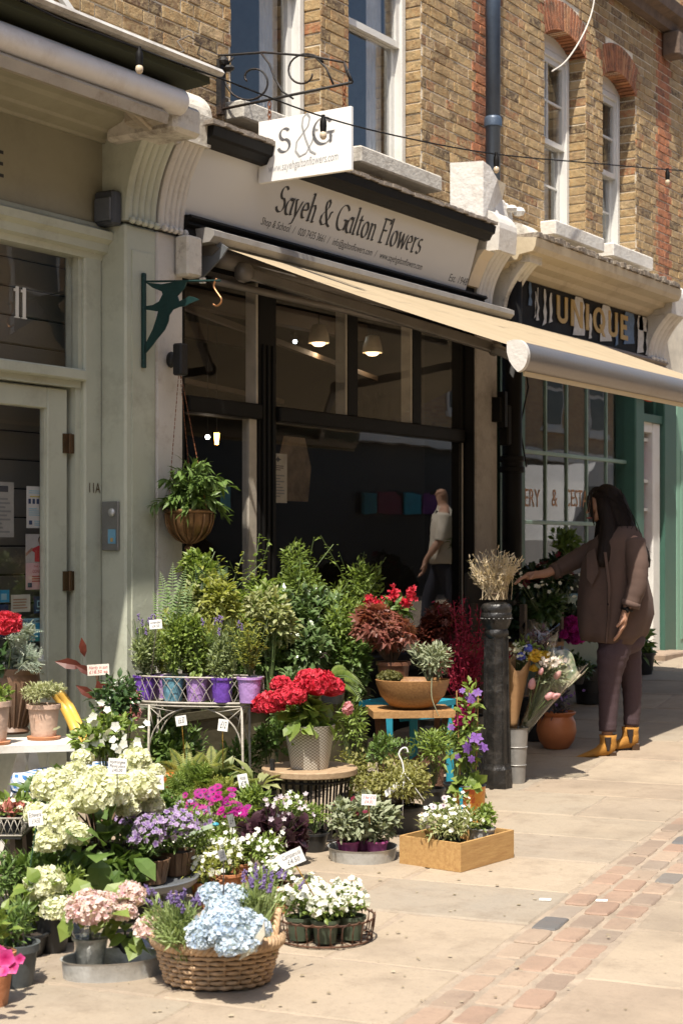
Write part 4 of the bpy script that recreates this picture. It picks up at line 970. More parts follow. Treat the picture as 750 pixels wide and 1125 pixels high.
U_=Vector((0,-1,0)); Vv=Vector((0,0,1)); so=lambda px,py:(BX-.0125,onX(px,py,BX).y,onX(px,py,BX).z)
for ch_,x_,y_,h_ in (('S',306,168,.135),('G',344,160,.145)): m=MB(); pen(m,ch_,so(x_,y_),U_,Vv,h_,nib=.10,shear=0); m.build('initial',[mat('sign_grey',(.13,.13,.135),.6)],b_)
m=MB(); a=so(323,173); pen(m,'&',a,U_,Vv,.235,w=.165,nib=.045,shear=.15,hair=.018); m.build('ampersand',[mat('sign_pale_grey',(.36,.36,.36),.6)],b_)
m=MB(); a=so(296,190); e=so(374,175); m.text('www.sayehgaltonflowers.com',a,(0,e[1]-a[1],e[2]-a[2]),(0,.05,1),h=.048,w=.47,shear=.15); m.build('web_address',[mat('sign_pale_grey',(.36,.36,.36))],b_)
RC=mat('rusty_chain',(.20,.075,.03),.8,.4,.4,30,.5,80)
for px,y0_,y1_ in ((296,112,139),(378,93,119)):
    m=MB(); a=px3(px,y0_);b=px3(px,y1_); n=5
    for k in range(n):
        z=a[2]+(b[2]-a[2])*(k+.5)/n; h=(a[2]-b[2])/n*.72; P=[]
        for j in range(10):
            t=2*PI*j/10; o=(math.cos(t)*.010); P.append((BX+(o if k%2 else 0),a[1]+(0 if k%2 else o),z+math.sin(t)*h))
        m.tube(P,.0035,5,closed=True)
    m.build('chain',[RC],sg,smooth=True)
# ================================================================ string lights
cabY=4.62
cpts=[(-30,-30),(60,18),(110,37),(153,53),(240,85),(355,128),(450,152),(545,169),(640,178),(733,186),(790,190)]
L=[onY(x,y,cabY+ (0.25 if x<200 else 0)) for x,y in cpts]
t=thing('string_lights','thin black cable of festoon bulbs strung along the terrace in front of the hanging sign','string lights',L[0])
m=MB(); 
def cr(P,k=6):
    out=[];P=[P[0]]+list(P)+[P[-1]]
    for i in range(1,len(P)-2):
        for j in range(k):
            f=j/k; a,b,c,d=P[i-1],P[i],P[i+1],P[i+2]
            out.append(.5*((2*b)+(c-a)*f+(2*a-5*b+4*c-d)*f*f+(3*b-a-3*c+d)*f**3))
    out.append(P[-2]); return out
m.tube(cr(L),.0045,5); m.build('cable',[BLACK],t,smooth=True)
GL=mat('bulb_glass',(.55,.45,.32),.15)
for i,(x,y) in enumerate(((153,53),(355,128),(545,169),(733,186))):
    p=onY(x,y,cabY+(.25 if x<200 else 0)); m=MB(); m.lathe((p.x,p.y,p.z-.075),[(.016,0),(.018,.03),(.017,.055),(.010,.07),(.010,.085)],12)
    s_=m.build('bulb_holder',[BLACK],t,smooth=True,auto=40); m=MB(); m.ball((p.x,p.y,p.z-.095),(.019,.019,.024),12); m.build('bulb',[GL],s_,smooth=True)
m=MB(); P=cr([onY(x,y,5.3) for x,y in ((606,78),(622,66),(640,38),(651,8),(655,-30))]); m.tube(P,.0065,6); tag(m.build('loose_cable',[mat('grey_cable',(.5,.47,.42),.6)],origin=tuple(P[0]),smooth=True),'pale loose cable looping down in front of the arched upstairs windows','cable')
m=MB(); P=cr([onY(x,y,5.62) for x,y in ((480,300-4),(500,285),(515,250),(520,215),(528,185),(520,230),(530,262))][1:]); m.tube(P,.006,5); tag(m.build('stray_wire',[_m['old_wire']],origin=tuple(P[0]),smooth=True),'thin brown wire tangled over the white rendered block between the shops','wire')
# ================================================================ bird bracket
t=thing('bird_bracket','dark green metal bracket with a cut out flying bird, on the sage pilaster','bracket',(6.63,5.5,2.5))
GB=mat('verdigris_dark',(.012,.045,.042),.5,.4,.2,12,.3,60); XB=onY(158,350,5.50).x
def bp(px,py): p=onX(px,py,XB); return (XB,p.y,p.z)
a=bp(156,300);b=bp(160,404); m=MB(); m.box((XB-.012,5.49,b[2]),(XB+.012,5.51,a[2]),bev=.003)
for q in (306,338,396): m.ball((XB-.012,5.495,bp(158,q)[2]),(.005,.005,.005),6)
m.build('wall_bar',[GB],t)
P=[(160,310),(178,312),(206,307),(203,316),(195,325),(197,331),(203,328),(208,325),(213,326),(219,329),(214,331),(209,333),(204,336),(197,337),(190,340),(186,346),(185,353),(181,362),(172,373),(166,381),(160,388),(161,376),(168,362),(172,350),(174,342),(160,340),(161,336),(168,335),(175,331),(179,323),(178,320),(168,316)]
Q=[bp(x,y) for x,y in P]; m=MB(); m.prism([(q[1],q[2]) for q in Q],(XB-.004,0,0),(0,1,0),(0,0,1),.008); bd=m.build('bird',[GB],t)
m=MB(); a=bp(160,309); b=bp(242,308); m.tube([a,b],.006,6); m.build('rod',[GB],t)
m=MB(); P=[bp(238,306),bp(236,309),bp(235,315),bp(239,322),bp(243,328),bp(242,333),bp(238,336),bp(234,334)]; m.tube(cr([Vector(p) for p in P]),.0055,7); m.build('hook',[mat('copper_hook',(.45,.22,.10),.35,.8)],t,smooth=True)
# black camera-like fitting on the white pilaster
t=thing('wall_fitting','black square speaker fitting on a round bracket, on the white pilaster above the hanging pot','speaker',onY(190,395,5.5))
p=onY(188,395,5.50); m=MB(); m.ball((p.x,5.50,p.z),(.025,.03,.045),12); m.bar((p.x,5.50,p.z),(p.x+.05,5.44,p.z),.02,.02); m.build('bracket',[DARK],t,smooth=True)
q=onY(199,395,5.42); m=MB(); m.box((q.x-.04,5.39,q.z-.085),(q.x+.025,5.45,q.z+.085),bev=.008); m.build('housing',[DARK],t)
# black box on grey pilaster
p=onY(548,450,5.5); m=MB(); m.box((p.x-.05,5.46,p.z-.09),(p.x+.04,5.56,p.z+.09),bev=.01); m.box((p.x-.02,5.44,p.z-.13),(p.x+.02,5.5,p.z+.13)); tag(m.build('meter_box',[BLACK],origin=tuple(p)),'small black metal box fixed on the grey pilaster beside the black downpipe','box')
# ================================================================ intercom
t=thing('intercom','stainless steel door entry panel with round button and blue card on the sage pilaster','intercom',onX(123,577,6.475))
Ya,Yb=onX(114,577,6.474).y,onX(132,577,6.474).y; za,zz=onX(123,551,6.474).z,onX(123,605,6.474).z
# the panel sits on the return beside the door, facing the doorway
ST=mat('brushed_steel',(.28,.28,.28),.35,.8,.08,30)
m=MB(); X_=6.474; m.box((X_-.018,Yb,zz),(X_,Ya,za),bev=.004); m.build('panel',[ST],t)
m=MB(); c=onX(123,563,X_-.018); M=Matrix.Rotation(PI/2,4,'Y'); m.lathe(tuple(c),[(.022,0),(.022,-.006),(.016,-.012),(.0,-.013)],16,M=M); m.build('button',[ZINC],t,smooth=True)
c=onX(123,591,X_-.018); m=MB(); m.box((X_-.020,c.y-.026,c.z-.03),(X_-.018,c.y+.026,c.z+.045)); m.build('name_card',[mat('blue_card',(.13,.30,.42),.5)],t)
m=MB(); m.box((X_-.022,c.y-.008,c.z-.02),(X_-.0201,c.y+.008,c.z+.0)); m.build('bell_button',[GOLD],t)
# ================================================================ notices
def poster(px0,py0,px1,py1,Y,label,bg,draw=None,name='poster',cat='poster'):
    a=onY(px0,py1,Y); b=onY(px1,py0,Y); o=(a.x,Y,a.z); m=MB(); m.box((a.x,Y-.0015,a.z),(b.x,Y,b.z)); t=m.build(name,[bg],origin=o)
    tag(t,label,cat)
    if draw: draw(t,a.x,a.z,b.x-a.x,b.z-a.z,Y-.0015)
    return t
def R4(par,x,z,w,h,Y,items,name='printing'):
    mats=[];m=MB()
    for k,(x0_,z0_,x1_,z1_,mt) in enumerate(items):
        if mt not in mats: mats.append(mt)
        d=.0006+.0003*(k%6); m.raw([(x+w*x0_,Y-d,z+h*z0_),(x+w*x1_,Y-d,z+h*z0_),(x+w*x1_,Y-d,z+h*z1_),(x+w*x0_,Y-d,z+h*z1_)],[(0,1,2,3)],mats.index(mt))
    return m.build(name,mats,par)
INK=mat('print_ink',(.05,.05,.055),.6); GINK=mat('print_grey',(.2,.2,.2),.6); NAVY=mat('print_navy',(.02,.04,.11),.5); CYAN=mat('print_cyan',(.03,.28,.48),.5); LB=mat('print_light_blue',(.25,.45,.55),.5); PINKP=mat('print_pink',(.62,.40,.40),.5); REDP=mat('print_red',(.42,.02,.03),.5); SKIN2=mat('print_skin',(.35,.19,.13),.6); HAIR2=mat('print_hair',(.03,.02,.015),.6); YELP=mat('print_yellow',(.5,.42,.1),.5)
def lines(n,z0_,z1_,mt=GINK,x0_=.1,x1_=.9): return [(x0_,z0_+(z1_-z0_)*i/n,x0_+(x1_-x0_)*random.uniform(.6,1),z0_+(z1_-z0_)*(i+.45)/n,mt) for i in range(n)]
YD=YL+.10
WH=mat('notice_paper',(.55,.54,.51),.6,0,.03)
poster(-18,530,15,590,YD,'large grey printed notice at the left edge of the door glass',mat('grey_notice',(.33,.32,.29),.6),lambda t,x,z,w,h,Y:R4(t,x,z,w,h,Y,lines(9,.08,.75)+[(.1,.82,.8,.93,INK)]),'notice','notice')
poster(29,535,52,580,YD,'white notice with small dark pictures above the pink poster',WH,lambda t,x,z,w,h,Y:R4(t,x,z,w,h,Y,[(.15,.74,.85,.77,YELP),(.08,.58,.2,.7,NAVY),(.27,.58,.39,.7,NAVY),(.46,.58,.58,.7,NAVY),(.75,.27,.95,.44,NAVY),(.1,.08,.25,.18,NAVY)]+lines(4,.3,.5,LB,.1,.7)+lines(3,.06,.2,LB,.35,.9)+lines(2,.83,.93,LB)),'notice','notice')
def kid(t,x,z,w,h,Y):
    R4(t,x,z,w,h,Y,[(0,.0,1,.48,PINKP),(.3,.5,.68,.74,REDP)],'lower_panel')
    m=MB(); P=[(.22,.74),(.42,.79),(.68,.79),(.95,.66),(.98,.6),(.9,.58),(.7,.66),(.68,.50),(.3,.50),(.32,.66),(.2,.7)]; m.prism([(x+w*a,z+h*b) for a,b in P],(0,Y-.002,0),(1,0,0),(0,0,1),.0004,0)
    m.prism([(x+w*a,z+h*b) for a,b in ((.0,.6),(.2,.7),(.24,.74),(.2,.76),(.0,.66))],(0,Y-.002,0),(1,0,0),(0,0,1),.0004,1)
    m.prism([(x+w*a,z+h*b) for a,b in ((.9,.58),(.98,.6),(1.,.66),(.94,.67))],(0,Y-.0026,0),(1,0,0),(0,0,1),.0004,1)
    for rx_,rz_,cz_,mt,dd in ((.13,.085,.895,2,.0026),(.115,.085,.872,1,.0032)): m.prism([(x+w*(.54+rx_*math.cos(q)),z+h*(cz_+rz_*math.sin(q))) for q in np.linspace(0,2*PI,14)[:-1]],(0,Y-dd,0),(1,0,0),(0,0,1),.0004,mt)
    m.build('boy_picture',[REDP,SKIN2,HAIR2],t)
    m=MB(); m.text('CONFIDENCE!',(x+w*.22,Y-.002,z+h*.30),(1,0,0),(0,0,1),h=h*.06,w=w*.6); m.text('THE GIVING',(x+w*.25,Y-.002,z+h*.40),(1,0,0),(0,0,1),h=h*.035,w=w*.5); m.build('headline',[REDP],t); R4(t,x,z,w,h,Y-.001,lines(3,.14,.27,REDP,.2,.85)+[(.06,.04,.2,.12,NAVY),(.88,.02,.97,.08,REDP)],'small_print')
poster(28,587,60,648,YD,'pink poster of a boy in a red T-shirt headed CONFIDENCE on the door glass',mat('poster_grey',(.42,.40,.38),.6),kid)
poster(0,648,10,662,YD,'small blue sticker at the left edge of the door glass',CYAN,lambda t,x,z,w,h,Y:R4(t,x,z,w,h,Y,[(.1,.2,.7,.7,LB)]),'sticker','sticker')
poster(-2,664,9,672,YD,'small navy sticker below the blue one at the left door edge',NAVY,None,'sticker','sticker')
poster(12,653,33,673,YD,'cream card with brown writing stuck on the door glass under the pink poster',mat('cream_card',(.50,.48,.42),.6),lambda t,x,z,w,h,Y:R4(t,x,z,w,h,Y,lines(4,.2,.85,SKIN2)),'card','card')
poster(37,655,48,674,YD,'navy sticker with a round crest on the door glass',NAVY,lambda t,x,z,w,h,Y:R4(t,x,z,w,h,Y,[(.3,.35,.7,.75,LB),(.38,.42,.62,.68,NAVY),(.2,.12,.8,.2,LB)]),'sticker','sticker')
poster(49,655,57,674,YD,'tall white sticker with a blue square beside the navy crest sticker',WH,lambda t,x,z,w,h,Y:R4(t,x,z,w,h,Y,[(.15,.4,.85,.75,CYAN),(.2,.15,.8,.25,GINK)]),'sticker','sticker')
def blue(t,x,z,w,h,Y):
    R4(t,x,z,w,h,Y,[(0,.78,1,1,LB),(0,0,1,.16,mat('print_teal',(.05,.30,.30),.5)),(.1,.2,.6,.6,mat('print_mid_blue',(.08,.36,.55),.5))]+[(.08+.13*i,.04,.16+.13*i,.13,WH) for i in range(7)])
    m=MB(); m.text('Pay here with',(x+w*.04,Y-.003,z+h*.83),(1,0,0),(0,0,1),h=h*.13,w=w*.55); m.build('headline',[NAVY],t)
poster(22,678,60,706,YD,'bright blue payment sticker at the bottom of the door glass',CYAN,blue,'sticker','sticker')
poster(0,680,20,700,YD,'dark navy sticker beside the bright blue payment sticker',NAVY,None,'sticker','sticker')
def menu(t,x,z,w,h,Y): R4(t,x,z,w,h,Y,[(.44,.83,.5,.94,INK),(.3,.87,.64,.89,INK),(.38,.85,.56,.91,INK)]+lines(3,.66,.78,INK,.15,.8)+lines(8,.12,.6,GINK,.15,.85)+[(.0,.45,.12,.52,GINK)])
poster(296,499,315,552,Y0+.024,'tall cream printed notice taped inside the flower shop window',mat('cream_notice',(.42,.38,.31),.6),menu,'notice','notice')
poster(242,534,253,560,Y0+.2,'teal blue card behind the hanging plant inside the shop door',mat('teal_card',(.06,.22,.28),.6),None,'card','card')
# ================================================================ the other side of the lane (seen only mirrored in the glass)
opp=thing('opposite_building','brown brick terrace with white sash windows and dark shopfront across the lane','building',(20,-5,0))
m=MB(); OY=-5.2
s=N('opposite_brick'); c=s.coord(); sp=s.n('ShaderNodeSeparateXYZ',{0:c}); cb=s.n('ShaderNodeCombineXYZ',{0:sp.outputs[0],1:sp.outputs[2],2:0.})
bt=s.n('ShaderNodeTexBrick',{'Vector':cb.outputs[0],'Color1':(.52,.35,.18,1),'Color2':(.36,.22,.12,1),'Mortar':(.4,.34,.26,1),'Scale':1.,'Mortar Size':.006,'Brick Width':.225,'Row Height':.075}); OBR=s.done(s.bsdf(bt.outputs[0],.9))
m.box((-12,OY-4,0),(60,OY,3.4),1); m.box((-12,OY-4,3.4),(60,OY,8.6),0); m.box((-12,OY,3.3),(60,OY+.25,3.55),2)
m.build('wall',[OBR,mat('dark_green_shopfront',(.02,.022,.022),.5),FRAME],opp)
for k in range(26):
    x=-8+2.5*k; f=MB(); f.box((x,OY+.005,4.1),(x+1.0,OY+.05,6.0),bev=.01); f.box((x-.1,OY+.003,3.98),(x+1.1,OY+.12,4.099)); w=f.build('window',[FRAME],opp)
    g=MB(); g.box((x+.08,OY+.051,4.2),(x+.92,OY+.06,4.98)); g.box((x+.08,OY+.051,5.06),(x+.92,OY+.06,5.9)); g.build('pane',[mat('dark_pane',(.03,.035,.04),.08)],w)
CP=[mat('teal_print',(.03,.16,.17),.7),mat('plum_print',(.14,.02,.04),.7),mat('turquoise_print',(.02,.28,.36),.7),mat('violet_print',(.18,.04,.20),.7)]
# mirrored positions of the coloured pictures: reflect the line of sight in the glass plane
def mir(px,py,Y,gy=5.75):
    p=onY(px,py,2*gy-Y); return Vector((p.x,2*gy-p.y,p.z))
for i,(pa,pb) in enumerate(((387,402),(404,428),(432,451),(454,473))):
    a=mir(pa,565,OY+.1);b=mir(pb,542,OY+.1); tag(MB().box((min(a.x,b.x),OY+.06,min(a.z,b.z)),(max(a.x,b.x),OY+.1,max(a.z,b.z))).build('wall_print',[CP[i]],origin=(a.x,OY,a.z)),['teal','plum red','turquoise','violet'][i]+' picture on the dark shopfront across the lane','picture')
random.seed(8)
van=thing('parked_van','white high roofed van parked across the lane, mirrored in the paned green window','van',(30,-2.2,0))
VW=mat('van_white',(.40,.40,.40),.3,0,.03,2,.03); g_=ground(30)
P=[(-2.6,.45),(-2.65,1.1),(-2.35,1.45),(-1.75,2.25),(-1.3,2.6),(2.4,2.62),(2.55,2.4),(2.6,.45)]
m=MB(); m.prism(P,(30.3,-3.4,g_),(1,0,0),(0,0,1),-2.0); m.build('body',[VW],van)
m=MB(); 
m.prism([(-2.2,1.45),(-1.7,2.15),(-1.1,2.15),(-1.1,1.45)],(30.3,-1.398,g_),(1,0,0),(0,0,1),-.01); m.prism([(-1.0,1.45),(-1.0,2.15),(.3,2.15),(.3,1.45)],(30.3,-1.398,g_),(1,0,0),(0,0,1),-.01); m.build('side_window',[_m['dark_pane']],van)
for x in (-1.7,1.7):
    m=MB(); M=Matrix.Rotation(PI/2,4,'X'); m.lathe((30.3+x,-1.5,g_+.36),[(0,0),(.2,0),(.34,.0),(.36,.05),(.36,.2),(.3,.22)],24,M=M); m.build('wheel',[BLACK],van)
# ================================================================ camera, sun and sky
cam=bpy.data.cameras.new('camera'); co=bpy.data.objects.new('camera',cam); COL.objects.link(co); S.camera=co
cam.sensor_fit='HORIZONTAL'; cam.sensor_width=36; cam.lens=FPX/750*36; cam.shift_y=37.5/750*1.; cam.clip_end=500; cam.clip_start=.05
co.location=(0,0,EYE); co.rotation_euler=(PI/2,0,-math.atan2(VD[0],VD[1]))
cam.dof.use_dof=True; cam.dof.focus_distance=7.6; cam.dof.aperture_fstop=9.
ld=Vector((.46,.20,-1.)).normalized()
sl=bpy.data.lights.new('sun','SUN'); sl.energy=4.9; sl.angle=math.radians(.5); sl.color=(1.,.93,.82); so_=bpy.data.objects.new('sun',sl); COL.objects.link(so_)
so_.rotation_euler=ld.to_track_quat('-Z','Y').to_euler(); so_.location=(0,0,12)
w=bpy.data.worlds.new('World'); S.world=w; w.use_nodes=True; nt=w.node_tree; bg=nt.nodes['Background']; sk=nt.nodes.new('ShaderNodeTexSky'); sk.sky_type='NISHITA'; sk.sun_disc=False
sk.sun_elevation=math.asin(-ld.z); sk.sun_rotation=math.atan2(-ld.x,-ld.y); sk.air_density=1.; sk.dust_density=2.5; sk.ozone_density=.6
nt.links.new(sk.outputs[0],bg.inputs[0]); bg.inputs[1].default_value=.12
S.view_settings.view_transform='Standard'; S.view_settings.look='None'; S.view_settings.exposure=.72; S.view_settings.gamma=1
S.cycles.max_bounces=6; S.cycles.diffuse_bounces=2; S.cycles.glossy_bounces=2; S.cycles.transparent_max_bounces=12; S.cycles.transmission_bounces=4
S.cycles.caustics_reflective=False; S.cycles.caustics_refractive=False; S.cycles.use_denoising=True
# ================================================================ flowers and plants
random.seed(31); RNG=np.random.default_rng(31)
VR3=Vector((VR[0],VR[1],0)); VD3=Vector((VD[0],VD[1],0)); Z3=Vector((0,0,1))
G_LITE=leafm('leaf_fresh_green',(0.225,0.312,0.058),(0.105,0.182,0.033),(0.309,0.364,0.104))
G_MID=leafm('leaf_mid_green',(0.133,0.217,0.051),(0.070,0.138,0.032),(0.188,0.261,0.072),.3)
G_DARK=leafm('leaf_dark_green',(0.053,0.105,0.028),(0.030,0.070,0.022),(0.091,0.140,0.042),.2,.32,spec=.6)
G_GLOSS=leafm('leaf_glossy_variegated',(0.089,0.165,0.045),(0.049,0.105,0.030),(0.356,0.420,0.210),.2,.28,.5,spec=.7)
G_PALE=leafm('leaf_pale_variegated',(0.373,0.391,0.184),(0.161,0.230,0.057),(0.522,0.506,0.276),.35)
G_GREY=leafm('leaf_silver_green',(0.309,0.338,0.221),(0.183,0.234,0.117),(0.421,0.429,0.286),.25,.6)
G_YEL=leafm('leaf_yellow_green',(0.337,0.360,0.072),(0.194,0.252,0.048),(0.441,0.432,0.144),.4)
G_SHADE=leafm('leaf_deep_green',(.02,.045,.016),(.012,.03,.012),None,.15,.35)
L_RED=leafm('leaf_bronze_red',(.13,.028,.016),(.06,.018,.012),(.2,.05,.03),.3)
L_MAPLE=leafm('leaf_maple_red',(.26,.07,.055),(.17,.09,.05),(.36,.14,.11),.4)
L_OXA=leafm('leaf_dark_purple',(.045,.018,.035),(.085,.035,.05),(.10,.05,.06),.25,.4)
L_AST=leafm('plume_crimson',(.34,.012,.045),(.20,.01,.03),(.45,.04,.09),.35,.6)
STEMG=mat('plant_stem',(.09,.13,.04),.6); STEMB=mat('woody_stem',(.12,.075,.045),.8)
F_WHITE=leafm('petal_white',(.78,.78,.70),(.70,.72,.58),(.82,.82,.78),.25,.6,spec=.2)
F_CREAM=leafm('petal_cream_green',(.84,.83,.64),(.54,.58,.22),(.88,.87,.76),.3,.6,.7,spec=.2)
F_RED=leafm('petal_red',(.58,.006,.03),(.34,.003,.015),(.80,.12,.16),.25,.5,.7,spec=.2)  # lighter tip colour stands in for highlights on the petals
F_PINKH=leafm('petal_blush',(.80,.66,.58),(.66,.26,.38),(.84,.80,.72),.3,.6,.75,spec=.2)
F_BLUE=leafm('petal_baby_blue',(.56,.66,.82),(.27,.42,.72),(.82,.86,.90),.3,.6,.85,spec=.2)  # near-white tips paint highlights into the florets
F_MAG=leafm('petal_magenta',(.42,.005,.20),(.28,.015,.24),(.56,.04,.34),.3,.5,spec=.2)
F_PURP=leafm('petal_violet',(.16,.06,.34),(.26,.14,.44),(.42,.34,.55),.3,.6,spec=.2)
F_PWH=leafm('petal_white_violet',(.14,.04,.30),(.40,.26,.52),(.80,.76,.78),.3,.6,.6,spec=.2)
F_LAV=leafm('lavender_flower',(.27,.20,.40),(.18,.12,.31),None,.2,.7,spec=.2)
F_HOT=leafm('petal_hot_pink',(.62,.02,.20),(.5,.015,.16),(.72,.10,.34),.3,.5,spec=.2)
F_PINK=leafm('petal_soft_pink',(.66,.28,.32),(.56,.16,.2),(.74,.48,.46),.3,.5,spec=.2)
F_PET=leafm('petunia_petal',(.42,.0,.10),(.34,.0,.09),(.80,.12,.42),.25,.5,1.)
F_CLEM=leafm('petal_clematis',(.13,.05,.26),(.20,.08,.34),(.28,.16,.42),.3,.5,spec=.2)
F_YEL=leafm('petal_yellow',(.62,.42,.03),(.6,.3,.02),None,.2)
F_DRY=leafm('dried_grass',(.60,.48,.31),(.70,.59,.42),(.76,.67,.52),.3,.8,spec=.1)
F_CRIM=leafm('petal_dark_crimson',(.16,.008,.03),(.10,.006,.02),(.25,.03,.06),.25)
TERRA=mat('terracotta',(.42,.17,.075),.8,0,.1,9,.25,50,dirt=(.52,.38,.28),dirtamt=.45,dscale=9)
TERRAW=mat('limewashed_terracotta',(.52,.36,.27),.85,0,.1,9,.4,40,dirt=(.35,.15,.07),dirtamt=.7,dscale=8)
SOIL=mat('potting_soil',(.03,.02,.013),.95,0,.4,40,.9,60)
PPUR=mat('purple_foil_pot',(.14,.055,.36),.4,0,.15,25,.5,30); PLIL=mat('lilac_foil_pot',(.40,.24,.52),.4,0,.12,25,.5,30); PTEAL=mat('teal_foil_pot',(.12,.27,.34),.4,0,.3,25,.5,30)
PGREEN=mat('dark_green_plastic',(.06,.08,.05),.45,0,.1); PBLK=mat('black_plastic',(.016,.017,.018),.4,0,.2); PGREY=mat('grey_plastic',(.07,.08,.085),.5,0,.1)
WOODY=wood('pale_pine',(.52,.32,.12),(.36,.19,.065),0,10); TABLEW=wood('weathered_board',(.42,.30,.18),(.28,.18,.10),0,12,.75); DWOOD=wood('dark_stained_timber',(.07,.045,.025),(.035,.024,.015),0,10); BARREL=wood('brown_slatted_pot',(.22,.13,.075),(.14,.075,.04),2,14)
WWOOD=wood('whitewashed_slats',(.50,.42,.33),(.28,.20,.14),2,14); WTABLE=mat('white_table_paint',(.62,.60,.55),.5,0,.05,5,.2,30,dirt=(.35,.28,.2),dirtamt=.5,dscale=6)
WICK=mat('wicker',(.46,.31,.18),.65,0,.3,30,.4,80,dirt=(.27,.15,.07),dirtamt=.6,dscale=18)
WIREP=mat('old_cream_wire',(.36,.33,.28),.6,.2,.2,30,.3,60); WIRED=mat('dark_wire',(.05,.04,.03),.6,.3,.3,30)
CELLO=glassm('cellophane',(.93,.94,.92),1.45,.06)
def pot(par,c,r,h,m,taper=.74,rim=.12,name='pot',n=20,soil=True,slats=0,rimout=.08):
    c=Vector(c); b=r*taper; mb=MB(); rh=h*rim
    prof=[(0,0),(b,0),(b+(r-b)*(1-rim),h-rh),(r*(1+rimout),h-rh+.001),(r*(1+rimout),h),(r*.92,h),(r*.90,h*.85),(0,h*.85)]
    if rim<=0: prof=[(0,0),(b,0),(r,h),(r*.95,h),(r*.93,h*.85),(0,h*.85)]
    mb.lathe(c,prof,n)
    if slats:
        for k in range(slats):
            a=2*PI*k/slats; q=Vector((math.cos(a),math.sin(a),0)); mb.bar(c+q*b*1.02+Z3*.002,c+q*r*1.04+Z3*h*1.01,2*PI*r/slats*.8,.006,up=q)
    o=mb.build(name,[m],par,smooth=True,auto=30)
    if soil:
        s=MB(); s.lathe(c+Z3*(h*.852),[(0,.004),(r*.9,.002)],n); s.build('soil',[SOIL],o)
    return o
def foliage(par,mats,fn,name='foliage'):
    mb=MB(); fn(mb); return mb.build(name,mats,par)
def head(par,c,rad,fm,n=120,size=.017,core=None,tm=PET4,name='flower_head',low=-.45,lump=.22):
    n=int(n*2.6); size*=.60; mb=MB(); c=np.array(tuple(c),float); rad=np.array(rad if hasattr(rad,'__len__') else (rad,)*3,float)
    P,O=sphere_pts(c,rad,n,low); k=rdir(9)
    f=1+lump*np.maximum(0,(O@k.T)).max(1)-lump*.6; P=c+(P-c)*f[:,None]
    mb.ball(c,tuple(rad*.86),12,1,.5); blossoms(mb,P,O,size,tm,0,None,.65,.0)
    return mb.build(name,[fm,core or fm],par)
def price_card(px,py,d,w,h,txt,label,tilt=0.,stick=None,sm=None,turn=0.,cm=None,im=None,arrow=False,loc=None):
    "w,h in photo pixels at depth d; stick: pixel of the foot"
    c=at(px,py,d) if loc is None else Vector(loc); k=d/FPX; W=w*k;Hh=h*k
    u=VR3.copy(); u.rotate(Matrix.Rotation(turn,3,'Z')); n=u.cross(Z3); u2=u*math.cos(tilt)+Z3*math.sin(tilt); v=n.cross(u2)*-1
    v=(Z3*math.cos(tilt)-u*math.sin(tilt)); nn=u2.cross(v)
    f=at(stick[0],stick[1],stick[2] if len(stick)>2 else d+.02)
    t=thing('price_card',label,'price card',f)
    m=MB(); m.prism([(-W/2,-Hh/2),(W/2,-Hh/2),(W/2,Hh/2),(-W/2,Hh/2)],c,u2,v,.0012); m.build('card',[cm or CARDW],t)
    m=MB(); rows=len(txt)
    for i,s_ in enumerate(txt):
        hh=Hh*.62/rows; z=Hh/2-Hh*.1-(i+1)*(Hh*.8/rows)+hh*.25
        ww=W*(.84 if len(s_)>6 else .55); m.text(s_,c+u2*(-ww/2)+v*z+nn*.0012,u2,v,h=hh,w=ww,shear=.15,th=.0006)
    m.build('writing',[im or INK],t)
    m=MB(); m.tube([f,c-nn*.004-v*Hh*.45,c-nn*.004],.0022 if sm is not STEMG else .0025,5); m.build('stick',[sm or WOODY],t,smooth=True)
    return t
# ---------------------------------------------------------------- (1) purple pots of herbs in the oval wire stand
d0=7.2; c0=at(219,0,d0); c0=Vector((c0.x,c0.y,0)); A=(VR3*.985-VD3*.17).normalized(); Bv=Vector((-A.y,A.x,0))
stand=thing('wire_planter','cream wire oval planter on arched legs, holding the purple and teal herb pots','planter',tuple(c0))
rx,ry=.285,.085; zb_=EYE-171*d0/FPX; zt_=EYE-143*d0/FPX
def ov(a,r=1.,z=0.): return c0+A*(rx*r*math.cos(a))+Bv*(ry*r*math.sin(a)*1.)+Z3*z
m=MB(); m.tube([ov(2*PI*i/40,1.03,zt_) for i in range(40)],.0045,6,closed=True); m.build('rim',[WIREP],stand,smooth=True)
m=MB(); m.tube([ov(2*PI*i/40,1.,zb_) for i in range(40)],.006,6,closed=True); m.tube([ov(2*PI*i/40,1.,zb_-.014) for i in range(40)],.004,6,closed=True)
for i in range(9): a=PI*(i+.5)/9; m.tube([ov(a,1,zb_),ov(-a,1,zb_)],.002,4)
m.build('tray_base',[WIREP],stand,smooth=True)
m=MB(); n=34
for i in range(n):
    for s_ in (-1,1):
        a=2*PI*i/n; m.tube([ov(a,1,zb_),ov(a+s_*.1,1.03,(zb_+zt_)/2),ov(a+s_*.26,1.03,zt_)],.0017,4,cap=False)
m.build('lattice',[WIREP],stand,smooth=True)
for sx_ in (-1,1):
    for sy_ in (-1,1):
        m=MB(); q=c0+A*(sx_*.21)+Bv*(sy_*.07); m.tube([q+Z3*(zb_-.01),q+Z3*.3+A*sx_*.005,q+A*sx_*.03],.006,6); m.build('leg',[WIREP],stand,smooth=True)
